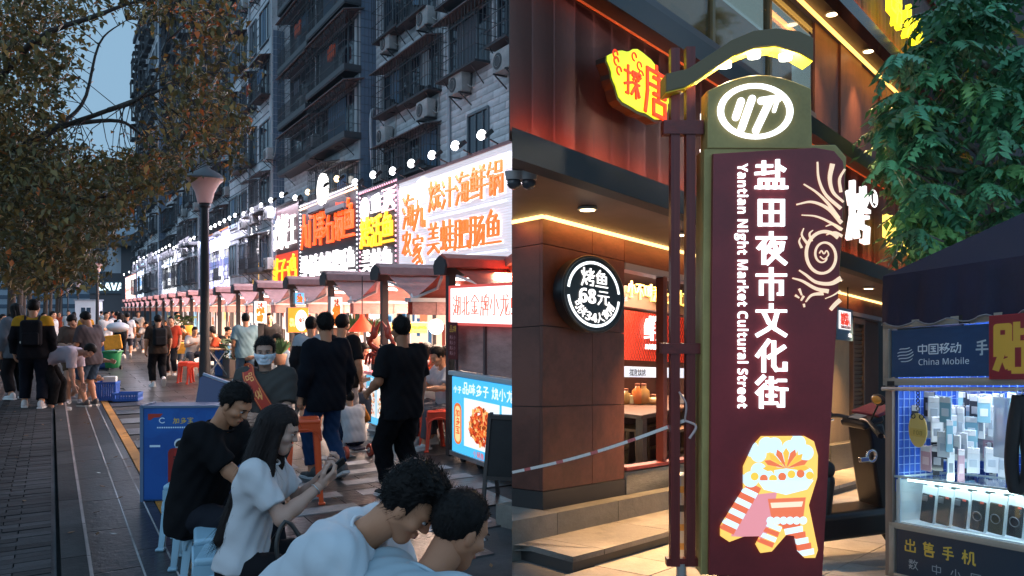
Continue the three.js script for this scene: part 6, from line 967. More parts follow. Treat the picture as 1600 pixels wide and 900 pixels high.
person({ label: 'woman with a high ponytail in a brown top looking down', at: V(P(116, 0, 14.4).x, 0, -14.4), yaw: 0.5, H: 1.68, cell: 0.014, fem: 1, wide: 1.12, headPitch: 0.7, headYaw: -0.4, top: { c: [0.16, 0.105, 0.085], loose: 0.035, sleeve: 0.5, len: 0.45, name: 'dress' }, bottom: { c: [0.14, 0.09, 0.06], len: 0.3 }, hands: [[0.12, 1.1, 0.28], [-0.12, 1.1, 0.28]], hair: { style: 'pony' }, skin: [0.4, 0.22, 0.15], shoes: { c: [0.35, 0.35, 0.38] } });
person({ label: 'man in a grey T-shirt and denim shorts looking down, right of the crouching group', at: groundAt(141, 634), yaw: -1.9, H: 1.72, cell: 0.013, headPitch: 0.45, lean: 0.08, top: { c: [0.10, 0.085, 0.095], loose: 0.035, sleeve: 0.5, len: 0.14 }, bottom: { c: [0.05, 0.085, 0.14], len: 0.46, loose: 0.03 }, hands: [[0.16, 1.02, 0.28], [-0.2, 0.92, 0.16]], skin: tan, hair: { style: 'short', vol: 1.2 }, shoes: { c: [0.05, 0.045, 0.045], sole: [0.5, 0.48, 0.44] } });
person({ label: 'person in a teal shirt crouching with an arm held out, amid the group', at: V(P(122, 0, 14.6).x, 0, -14.6), yaw: 1.5, H: 1.66, cell: 0.014, hipY: 0.42, hipZ: -0.15, lean: 0.55, headPitch: 0.5, feet: [[0.14, 0, 0.1], [-0.13, 0.05, -0.05]], knees: [[0.25, 1, 0.8], [-0.25, 1, 0.8]], hands: [[0.1, 0.78, 0.62], [-0.12, 0.5, 0.4]], top: { c: [0.04, 0.11, 0.15], loose: 0.025, sleeve: 0.45 }, bottom: { c: [0.10, 0.075, 0.06], len: 0.55 }, skin: [0.4, 0.22, 0.14], hair: { style: 'short' }, shoes: { c: [0.3, 0.3, 0.33] } });
// ---- smaller figures down the street and at the tables
{
  const r = rng(404);
  const walkers = [[68, 0, 26, 'person in a white shirt standing behind the backpack group', [0.6, 0.6, 0.62], [0.02, 0.02, 0.03], 1.2], [82, 0, 25, 'person in a white shirt turned right beyond the bending person', [0.6, 0.6, 0.6], [0.02, 0.02, 0.02], 1.6], [4, 0, 21, 'man in a dark shirt at the left edge of the picture', [0.02, 0.025, 0.05], [0.02, 0.02, 0.02], 1.4], [16, 0, 24, 'person in a pale shirt near the left edge, farther off', [0.5, 0.5, 0.52], [0.05, 0.07, 0.1], away], [134, 0, 27, 'person in an orange yellow shirt beyond the man in denim shorts', [0.6, 0.27, 0.03], [0.02, 0.02, 0.03], 0.4], [166, 0, 26, 'person in a white shirt with folded arms by the bins', [0.62, 0.6, 0.58], [0.05, 0.05, 0.07], 0.9], [183, 0, 30, 'person in a white shirt walking away left of the long haired woman', [0.62, 0.58, 0.58], [0.02, 0.02, 0.02], away], [188, 0, 27, 'woman with long black hair in a black top walking away', [0.012, 0.012, 0.014], [0.015, 0.015, 0.02], away], [199, 0, 27.5, 'man in a white shirt and dark shorts walking away beside the long haired woman', [0.6, 0.6, 0.62], [0.05, 0.05, 0.07], away], [93, 0, 40, 'small distant figure in red near the lamp posts', [0.5, 0.1, 0.05], [0.02, 0.02, 0.03], 0.2], [107, 0, 38, 'small distant figure in a white shirt near the lamp posts', [0.6, 0.6, 0.6], [0.04, 0.04, 0.06], 0.4]];
  walkers.forEach(([px, , d, label, c, b, yaw], i) => { const long = /long black hair in/.test(label); person({ label, at: V(P(px, 0, d).x, 0, -d), yaw, H: 1.6 + r() * 0.1, cell: d > 35 ? 0.028 : 0.021, fem: long ? 1 : 0, top: { c, loose: 0.03, len: 0.12 }, bottom: { c: b, len: i === 8 ? 0.45 : 0.93 }, hair: { style: long ? 'long' : 'short', vol: 1.1 }, ...(/folded/.test(label) ? { hands: [[-0.1, 1.12, 0.22], [0.1, 1.1, 0.24]] } : yaw === away ? walkFeet(0.2, 0.06) : {}) }); });
  const st = thing; const seated = [[690, 9.9, -0.9, 'seated woman in a striped top at the pink table, hair tied back', [0.5, 0.5, 0.52], 'bun'], [660, 10.9, 2.4, 'seated woman with black bobbed hair at the pink table', [0.5, 0.45, 0.45], 'long'], [672, 10.7, 0.6, 'seated person in orange half hidden behind the bobbed woman', [0.6, 0.1, 0.04], 'short'], [712, 10.2, -1.4, 'seated person in pale grey near the counter screen', [0.4, 0.4, 0.42], 'short'], [553, 11.3, 1.4, 'seated person in white under the second awning', [0.55, 0.55, 0.56], 'bun'], [425, 15.6, 1.3, 'seated person in white behind the masked woman', [0.55, 0.56, 0.58], 'short'], [440, 15.2, -1.0, 'seated person with long hair in a denim top behind the masked woman', [0.14, 0.2, 0.28], 'long'], [452, 16.8, 2.2, 'seated person in a red top beside the square menu box', [0.5, 0.1, 0.06], 'short'], [398, 16.6, 0.8, 'seated person in black right of the man in pale blue', [0.02, 0.02, 0.02], 'short'], [340, 20.6, -1.2, 'seated person in a red orange shirt right of the lamp post', [0.6, 0.09, 0.04], 'short'], [352, 21.6, 1.2, 'seated person in black right of the lamp post', [0.03, 0.03, 0.03], 'bun'], [332, 22.4, 0.4, 'seated person in beige behind the hedge', [0.4, 0.3, 0.22], 'short'], [302, 22.2, 0.7, 'seated man in white behind the hedge, head bent left', [0.55, 0.55, 0.55], 'short'], [293, 25.2, -0.6, 'seated person in orange behind the yellow planter', [0.55, 0.18, 0.05], 'short'], [316, 24.2, 1.8, 'seated person in pale blue behind the hedge', [0.3, 0.4, 0.45], 'long'], [228, 32, 0.5, 'seated person in white by the far pink table', [0.6, 0.58, 0.56], 'short'], [218, 33, -0.5, 'seated person in orange at the far pink table', [0.55, 0.2, 0.06], 'short'], [209, 35, 1.1, 'seated person in grey at the far pink table', [0.3, 0.3, 0.32], 'short'], [240, 30, 1.4, 'seated person in black far down the row', [0.03, 0.03, 0.035], 'long'], [283, 29, 2.0, 'seated person in white far down the row beneath the awnings', [0.55, 0.52, 0.5], 'short'], [258, 34, 0.2, 'seated person in red far down the row beneath the awnings', [0.5, 0.1, 0.05], 'short']];
  seated.forEach(([px, d, yaw, label, c, hs]) => { const p = V(P(px, 0, d).x, 0, -d); person({ label, at: p, yaw, H: 1.66, cell: d > 18 ? 0.026 : 0.018, ...sitPose, fem: hs !== 'short' ? 1 : 0, lean: 0.1 + r() * 0.25, curl: 0.1, headPitch: 0.2 + r() * 0.3, hands: [[0.14, 0.78, 0.36], [-0.14, 0.78, 0.36]], top: { c, loose: 0.025 }, bottom: { c: [0.12, 0.12, 0.14] }, hair: { style: hs } }); });
  const stand = [[421, 18.2, 0.3, 'standing cook in black facing the street under the fourth awning', [0.02, 0.02, 0.022]], [276, 27, 1.2, 'standing person in white among the far tables', [0.55, 0.55, 0.55]], [216, 36, 0.4, 'standing person in a white shirt among the farthest stalls', [0.6, 0.58, 0.55]], [170, 45, 0.6, 'far figure in a dark shirt near the street end', [0.05, 0.05, 0.06]], [158, 48, 2.9, 'far figure in white near the street end', [0.6, 0.6, 0.6]], [176, 52, 2.9, 'far figure in red near the street end', [0.5, 0.12, 0.08]]];
  stand.forEach(([px, d, yaw, label, c]) => person({ label, at: V(P(px, 0, d).x, 0, -d), yaw, H: 1.66, cell: d > 30 ? 0.03 : 0.02, top: { c, loose: 0.025 }, hair: { style: 'short' } }));
}

// ================================================================ RIGHT: the restaurant corner on the street that falls away
const RD = V(0.669, 0, -0.743), RN = V(0.743, 0, 0.669), RTURN = Math.atan2(RN.x, RN.z);
const F = (s, D) => [RD.x * s - RN.x * D, RD.z * s - RN.z * D];                       // plan point: s along the facade, D behind the line through the camera
const RM = (s, y, D) => new THREE.Matrix4().makeBasis(RD, UP, RN).setPosition(V(F(s, D)[0], y, F(s, D)[1]));
const sAt = (px, D) => { const m = (px - 800) / FOCAL, d = D / (0.669 - 0.743 * m); return 0.669 * m * d + 0.743 * d; };
const dAt = (px, D) => D / (0.669 - 0.743 * (px - 800) / FOCAL);
const hAt = (px, py, D) => ERT + (604 - py) / FOCAL * dAt(px, D);
const CUT = 1.1106;                                                                   // s = CUT * D where the two places meet
const world = (p) => V(p.x, p.y + fall(p.z), p.z), RP = (s, y, D) => { const [x, z] = F(s, D); return V(x, y + fall(z), z); };
function rthing(name, label, cat, s, y, D, grp) { return thing(name, label, cat, RP(s, y, D), 0, grp); }
// geometry given in the facade's frame at (s, y, D): x along the street, y up, z out of the wall
function rpart(parent, name, geo, m, s = 0, y = 0, D = 0) { let g = (Array.isArray(geo) ? merge(geo) : geo).clone().applyMatrix4(RM(s, y, D)); g = slope(g); let b = parent; while (b && b !== scene) { g.translate(-b.position.x, -b.position.y, -b.position.z); b = b.parent; } return part(parent, name, g, m); }
function rplan(parent, name, pts, y0, y1, m) { let g = slope(metric(plan(pts.map(([s, D]) => F(s, D)), y0, y1))); g.translate(-parent.position.x, -parent.position.y, -parent.position.z); return part(parent, name, g, m); }
const warmStrip = glow([1, 0.62, 0.2], 3), downM = glow([1, 0.75, 0.42], 6);
const granite = (v, w = 0.93) => mat([v, v * w, v * 0.84], 0.72, { map: T.stone, bumpMap: T.stoneBump, bumpScale: 0.0015 });
// ground and paving
struct('sloping_ground', slope(plan([[0.0, 12], [60, 12], [60, -60], [0.0, -60]], -0.5, -0.02).toNonIndexed()), granite(0.16));
const rpv = thing('sloping_pavement', null, null); rpv.userData.kind = 'structure';
{ const r = rng(90), ms = [0.26, 0.3, 0.34, 0.38].map((v) => granite(v)), far = [[], [], [], []]; let n = 0;
  for (let s = 2.2; s < 16; s += 0.42) for (let D = 3.1; D > -3.2; D -= 0.42) { if (s * RD.x - D * RN.x < 0.03 + 0.3) { if (s * RD.x - (D) * RN.x < 0) continue; } const g = slope(metric(bx(0.413, 0.03, 0.413)).applyMatrix4(RM(s + 0.21, -0.015 + (r() - 0.5) * 0.002, D + 0.21))); g.computeBoundingBox(); if (g.boundingBox.min.x < 0.0) continue; const k = r() * 4 | 0; if (n++ < 280 && s < 11) part(rpv, 'paving_tile', g, ms[k]); else far[k].push(g); }
  far.forEach((g, k) => { if (g.length) part(rpv, 'paving_tile', g, ms[k]).userData.kind = 'stuff'; });
  const tac = []; for (let i = 0; i < 6; i++) tac.push(slope(bx(2.5, 0.012, 0.02).applyMatrix4(RM(10.8, 0.006, 2.1 + i * 0.05)))); part(rpv, 'tactile_bar', tac, mat([0.16, 0.11, 0.05], 0.8)); }
// the restaurant
const rest = rthing('restaurant', 'brown restaurant with ribbed fascia, glowing strips and a raised corner entrance', 'restaurant', 5, 0, 3.82);
const brown = (v) => mat([v, v * 0.36, v * 0.24], 0.5, { map: T.plaster });
{
  const st = granite(0.2, 0.96), top = granite(0.3), dark = mat([0.03, 0.028, 0.028], 0.5), sEnd = 13.6;
  // steps: low slab with a cut corner, then a step, then the sill
  const slabL = [0.0, -5.63];
  { const g = slope(metric(plan([slabL, [0.404, -5.1], F(6, 3.11), F(sEnd, 3.11), F(sEnd, 3.9), F(3.9 * CUT, 3.9)], -0.35, 0.06))).translate(-rest.position.x, -rest.position.y, -rest.position.z); part(rest, 'low_slab', g, mat([0.045, 0.042, 0.04], 0.6)); }
  for (let i = 0; i < 9; i++) { const s0 = i ? sAt(895, 3.11) + (i - 1) * 0.93 + 0.35 : 0, s1 = i ? s0 + 0.922 : sAt(895, 3.11) + 0.343; const pts = i ? [F(s0, 3.10), F(s1, 3.10), F(s1, 3.665), F(s0, 3.665)] : [[0.0, -5.625], [0.405, -5.095], F(s1, 3.10), F(s1, 3.665), [0.0, F(3.665 * CUT, 3.665)[1]]]; const g = slope(metric(plan(pts, 0.062, 0.1))).translate(-rest.position.x, -rest.position.y, -rest.position.z); part(rest, 'step_slab', g, top); }
  for (let i = 0; i < 12; i++) { const s0 = Math.max(3.66 * CUT, 3.66 * CUT + i * 0.82 - 0.3), s1 = 3.66 * CUT + (i + 1) * 0.82 - 0.306; rplan(rest, 'step_stone', [[s0, 3.66], [s1, 3.66], [s1, 4.3], [i ? s0 : 4.3 * CUT, 4.3]], -0.3, 0.27, i % 2 ? st : granite(0.22, 0.95)); }
  // corner pillar of brown panels on a black plinth
  const C = [4.6, 3.82], pil = (o) => [[C[0] - o, C[1] - o], [5.73, C[1] - o], [5.73, 4.4], [4.83, 4.35], [C[0] - o, (C[0] - o) / CUT + 0.002]];
  rplan(rest, 'pillar_core', pil(-0.03), 0.27, 2.6, dark); rplan(rest, 'plinth', pil(0.012), 0.271, 0.41, dark);
  const rows = [[0.415, 1.07], [1.076, 1.70], [1.706, 2.34], [2.346, 2.555]], pm = [0.15, 0.16, 0.17].map(brown);
  rows.forEach(([y0, y1], k) => { for (const [s0, s1] of [[4.6, 5.25], [5.256, 5.73]]) rpart(rest, 'wall_panel', bx(s1 - s0, y1 - y0, 0.03, (s1 - s0) / 2, (y1 - y0) / 2, -0.015), pm[(k + (s0 > 5 ? 1 : 0)) % 3], s0, y0, 3.82); rplan(rest, 'wall_panel', [[4.6, 3.852], [4.63, 3.852], [4.63, 4.63 / CUT + 0.0], [4.6, 4.6 / CUT]], y0, y1, pm[k % 3]); });
  // lintel band right of the pillar, glowing strip on top
  for (let i = 0; i < 7; i++) { const s0 = 5.736 + i * 1.15; rpart(rest, 'wall_panel', bx(1.142, 0.22, 0.04, 0.571, 0.11, -0.02), pm[i % 3], s0, 2.335, 3.82); }
  rpart(rest, 'lintel', bx(8, 0.06, 0.12, 4, 0.03, -0.05), mat([0.2, 0.22, 0.27], 0.35), 5.735, 2.27, 3.82);
  rpart(rest, 'light_strip', bx(sEnd - 4.6, 0.022, 0.03, (sEnd - 4.6) / 2, 0, 0.02), warmStrip, 4.6, 2.548, 3.82);
  rplan(rest, 'light_strip', [[4.565, 3.8], [4.595, 3.8], [4.595, 4.595 / CUT], [4.565, 4.565 / CUT]], 2.537, 2.559, warmStrip);
  // soffit and fascia
  const soffM = mat([0.16, 0.10, 0.095], 0.55, { map: T.grime });
  rplan(rest, 'soffit', [[2.84 * CUT, 2.84], [sEnd, 2.84], [sEnd, 4.4], [4.4 * CUT, 4.4]], 2.562, 2.66, soffM);
  rplan(rest, 'fascia_trim', [[2.78 * CUT, 2.78], [sEnd, 2.78], [sEnd, 2.9], [2.9 * CUT, 2.9]], 2.47, 2.635, mat([0.012, 0.012, 0.014], 0.6));
  rplan(rest, 'fascia_back', [[2.88 * CUT, 2.88], [sEnd, 2.88], [sEnd, 3.3], [3.3 * CUT, 3.3]], 2.6, 3.62, brown(0.1));
  const cor = [], corM = [0.105, 0.115, 0.125].map((v) => mat([v, v * 0.38, v * 0.23], 0.55, { map: T.grime })); let i = 0;
  for (let s = 2.86 * CUT; s < sEnd; s += 0.2, i++) { const g = rpart(rest, 'fascia_panel', poly([[0, 0], [0.008, 0.015], [0.18, 0.015], [0.188, 0]], 0.99).rotateX(-Math.PI / 2).translate(0.0, 0, 0), corM[i % 3], s + 0.005, 2.61, 2.88); }
  rplan(rest, 'fascia_beam', [[2.74 * CUT, 2.74], [sEnd, 2.74], [sEnd, 3.3], [3.3 * CUT, 3.3]], 3.62, 3.78, mat([0.02, 0.02, 0.025], 0.4));
  rpart(rest, 'light_strip', bx(sEnd - 3.3, 0.012, 0.012, (sEnd - 3.3) / 2, 0, 0), glow([1, 0.2, 0.04], 1.2), 2.9 * CUT, 2.642, 2.84);
  rpart(rest, 'light_strip', bx(sEnd - 3.3, 0.01, 0.012, (sEnd - 3.3) / 2, 0, 0), glow([1, 0.2, 0.05], 0.15), 2.9 * CUT, 3.612, 2.86);
  // upper floor: set back wall with a window, panels, soffit and upper fascia
  const U = 3.25, s1 = sAt(1270, U), wallM = mat([0.03, 0.028, 0.03], 0.5);
  rplan(rest, 'upper_slab', [[3.3 * CUT, 3.3], [sEnd, 3.3], [sEnd, 4.4], [4.4 * CUT, 4.4]], 3.6, 3.78, dark);
  for (let k = 0; k < 3; k++) { const a = s1 - 3.6 + k * 1.2; const pn = rpart(rest, 'window_pane', bx(1.15, 1.5, 0.02, 0.6, 0.75, 0), mat([0.8, 0.75, 0.65], 0.06, { transmission: 1, thickness: 0 }), a, 3.8, U); rpart(rest, 'mullion', [bx(0.05, 1.52, 0.07, 0, 0.76, 0)], mat([0.16, 0.12, 0.06], 0.4), a, 3.79, U); }
  rpart(rest, 'window_curtain', bx(3.6, 1.2, 0.02, 1.8, 0.6, 0), printMat(canvasTex(256, 128, (c, w, h) => { const r = rng(19); c.fillStyle = '#6b5f4c'; c.fillRect(0, 0, w, h); for (let i = 0; i < 90; i++) { c.fillStyle = ['#7d7058', '#5c5242', '#8d8066', '#4e463a'][r() * 4 | 0]; c.globalAlpha = 0.4; c.fillRect(r() * w, r() * h, 8 + r() * 40, 3 + r() * 14); } }), 0.8, 0.22), s1 - 3.6, 3.8, U + 0.25);  // curtain glows faintly in place of room light and pane reflections
  rpart(rest, 'window_rail', [bx(3.6, 0.05, 0.06, 1.8, 0, 0), bx(3.6, 0.07, 0.08, 1.8, 0.42, 0)], mat([0.06, 0.06, 0.07], 0.4), s1 - 3.6, 3.82, U);
  rpart(rest, 'corner_wall', bx(2.6, 1.54, 0.1, 1.3, 0.77, -0.05), brown(0.12), s1 - 6.2, 3.78, U);
  for (let k = 0; k < 7; k++) rpart(rest, 'upper_panel', bx(0.74, 1.52, 0.05 + (k % 2) * 0.05, 0.37, 0.76, 0), brown(0.17 + (k % 3) * 0.02), s1 + k * 0.75, 3.78, U);
  rplan(rest, 'upper_soffit', [[2.84 * CUT, 2.84], [sEnd, 2.84], [sEnd, 3.4], [3.4 * CUT, 3.4]], 5.32, 5.42, soffM);
  rpart(rest, 'light_strip', bx(sEnd - s1 + 1.6, 0.03, 0.03, (sEnd - s1 + 1.6) / 2, 0, 0.1), glow([1, 0.55, 0.12], 2.2), s1 - 1.6, 5.29, U);
  rplan(rest, 'upper_trim', [[2.78 * CUT, 2.78], [sEnd, 2.78], [sEnd, 2.9], [2.9 * CUT, 2.9]], 5.2, 5.36, mat([0.012, 0.012, 0.014], 0.2));
  rplan(rest, 'upper_fascia', [[2.86 * CUT, 2.86], [sEnd, 2.86], [sEnd, 3.4], [3.4 * CUT, 3.4]], 5.42, 6.6, brown(0.12));
  for (let k = 0, s = s1; s < sEnd; s += 0.13, k++) rpart(rest, 'fascia_panel', poly([[0, 0], [0.012, 0.02], [0.1, 0.02], [0.112, 0]], 1.1).rotateX(-Math.PI / 2), corM[k % 3], s, 5.42, 2.86);
  rpart(rest, 'light_strip', bx(4.5, 0.02, 0.02, 2.25, 0, 0), glow([1, 0.25, 0.05], 1.2), s1, 5.37, 2.83);
  rplan(rest, 'roof', [[2.8 * CUT, 2.8], [sEnd, 2.8], [sEnd, 4.4], [4.4 * CUT, 4.4]], 6.6, 6.8, dark);
  // downlights in both soffits
  const dl = [[918, 324, 2.562], [1062, 364, 2.562], [1308, 436, 2.562], [1357, 449, 2.562], [1300, 20, 5.32], [1357, 78, 5.32], [1475, 200, 5.32]];
  dl.forEach(([px, py, H], k) => { const d = (H - ERT) * FOCAL / (604 - py), p = world(V((px - 800) / FOCAL * d, H - 0.004, -d)), q = p.clone().sub(rest.position); const f = part(rest, 'downlight', cyl(0.07, 0.075, 0.02, q.x, q.y - 0.004, q.z, 18), mat([0.5, 0.48, 0.44], 0.4)); part(f, 'lamp_face', cyl(0.055, 0.055, 0.008, q.x, q.y - 0.018, q.z, 18), downM); spot(0xffc585, k < 4 ? 60 : 18, p.clone().add(V(0, -0.05, 0)), p.clone().add(V(k ? 0.35 : 0.75, -3, 0.2)), k ? 0.62 : 0.5, 0.9); });
  for (const px of [826, 803]) { const d = (2.562 - ERT) * FOCAL / (604 - 268), p = world(V((px - 800) / FOCAL * d, 2.56, -d)), o = thing('dome_camera', px > 810 ? 'white dome security camera under the restaurant soffit' : 'second dome camera cut by the left edge of the restaurant soffit', 'security camera', p); part(o, 'mount', cyl(0.06, 0.05, 0.05, 0, -0.025, 0), mat([0.4, 0.36, 0.35], 0.5)); part(o, 'dome', ball(0.045, 0, -0.07, 0, 1, 0.9, 1), mat([0.06, 0.06, 0.07], 0.2)); }
  // light from the strips: thin lights that follow the slope of the street; dir is [out of the wall, up]
  const strip = (color, power, len, th, s, y, D, dir) => { const l = new THREE.RectAreaLight(color, power, len, th), x = V(RD.x, -GRADE * 0.743, RD.z).normalize(), z = RN.clone().multiplyScalar(-dir[0]).add(V(0, -dir[1], 0)); z.addScaledVector(x, -z.dot(x)).normalize(); l.quaternion.setFromRotationMatrix(new THREE.Matrix4().makeBasis(x, z.clone().cross(x), z)); l.position.copy(RP(s, y, D)); l.name = 'strip_light'; scene.add(l); };
  strip(0xffa050, 9, 6.4, 0.05, 8.9, 2.52, 3.7, [-0.5, -1]); { strip(0xffa050, 12, 1.1, 0.05, 5.2, 2.53, 3.72, [-0.5, -1]); const q = V(0.06, 2.5 + fall(-5.98), -5.98); rectLight(0xffa050, 14, 0.25, 0.05, q, q.clone().add(V(0.15, -0.3, -0.12))); }
  for (const s of [4.85, 8.3, 11.8]) { strip(0xff6418, 23, 3.3, 0.04, s, 2.655, 2.79, [-0.3, 1]); strip(0xff5a1c, 2, 3.3, 0.04, s, 3.6, 2.8, [-0.3, -1]); }
  strip(0xffa040, 8, 5, 0.05, s1 + 1.8, 5.25, U - 0.25, [-0.4, -1]); strip(0xff5a18, 14, 4, 0.04, s1 + 2.1, 5.44, 2.82, [-0.1, 1]);
  // low wall, door and shutter at the far right
  const ds = sAt(1300, 3.85);
  rpart(rest, 'low_wall', bx(6, 0.45, 0.2, 3, 0.225, -0.1), granite(0.1, 0.95), ds - 0.6, 0.0, 3.65); rpart(rest, 'far_wall', bx(4.6, 2.1, 0.1, 2.3, 1.05, -0.05), brown(0.09), ds - 2.2, 0.27, 3.95);
  rpart(rest, 'door_panel', rbx(1.0, 1.75, 0.06, 0.01, 0.5, 0.875, 0), mat([0.34, 0.25, 0.15], 0.6, { map: T.grime }), ds - 0.35, 0.27, 3.86);
  const sh = rpart(rest, 'shutter_door', [bx(0.05, 1.95, 0.08, 0, 0.975, 0), bx(0.05, 1.95, 0.08, 0.48, 0.975, 0), bx(0.5, 0.08, 0.08, 0.24, 1.93, 0), bx(0.5, 0.3, 0.08, 0.24, 0.15, 0)], mat([0.13, 0.085, 0.06], 0.5), ds + 0.75, 0.27, 3.84);
  for (let k = 0; k < 24; k++) rpart(rest, 'shutter_slat', bx(0.44, 0.05, 0.015, 0.24, 0.34 + k * 0.064, 0, 0, 0.6), mat([0.11, 0.075, 0.055], 0.5), ds + 0.75, 0.27, 3.84);
  // dining room behind the open window
  const fl = 0.3, w0 = 5.73, room = mat([0.16, 0.17, 0.2], 0.45, { map: T.stone });
  rplan(rest, 'room_floor', [[w0, 3.9], [10.6, 3.9], [10.6, 8.2], [8.2, 8.2], [w0, 4.6]], 0.1, fl, room); rplan(rest, 'room_ceiling', [[w0, 3.9], [10.6, 3.9], [10.6, 8.2], [8.2, 8.2], [w0, 4.6]], 2.7, 2.8, mat([0.05, 0.045, 0.045], 0.7));
  rplan(rest, 'room_wall', [[w0, 4.4], [w0 + 0.06, 4.4], [8.3, 8.2], [8.2, 8.2]], fl, 2.72, brown(0.1)); rplan(rest, 'room_wall', [[8.2, 8.1], [10.7, 8.1], [10.7, 8.25], [8.2, 8.25]], fl, 2.72, brown(0.1)); rplan(rest, 'room_wall', [[10.6, 3.9], [10.7, 3.9], [10.7, 8.2], [10.6, 8.2]], fl, 2.72, brown(0.09));
  rpart(rest, 'window_sill', bx(4.9, 0.03, 0.14, 2.45, 0, -0.04), mat([0.2, 0.035, 0.03], 0.5), w0, 0.5, 3.82); for (let k = 0; k < 6; k++) rpart(rest, 'sill_stone', bx(0.81, 0.2, 0.12, 0.41, 0.1, -0.06), granite(0.24, 0.97), w0 + k * 0.82, 0.271, 3.8);
  rpart(rest, 'window_post', bx(0.07, 1.76, 0.08, 0, 0.88, 0), mat([0.1, 0.025, 0.02], 0.5), sAt(1038, 3.82), 0.52, 3.85);
  rectLight(0xffe0c0, 50, 2.5, 1.5, RP(8, 2.66, 5.8), RP(8, 0, 5.8));
}
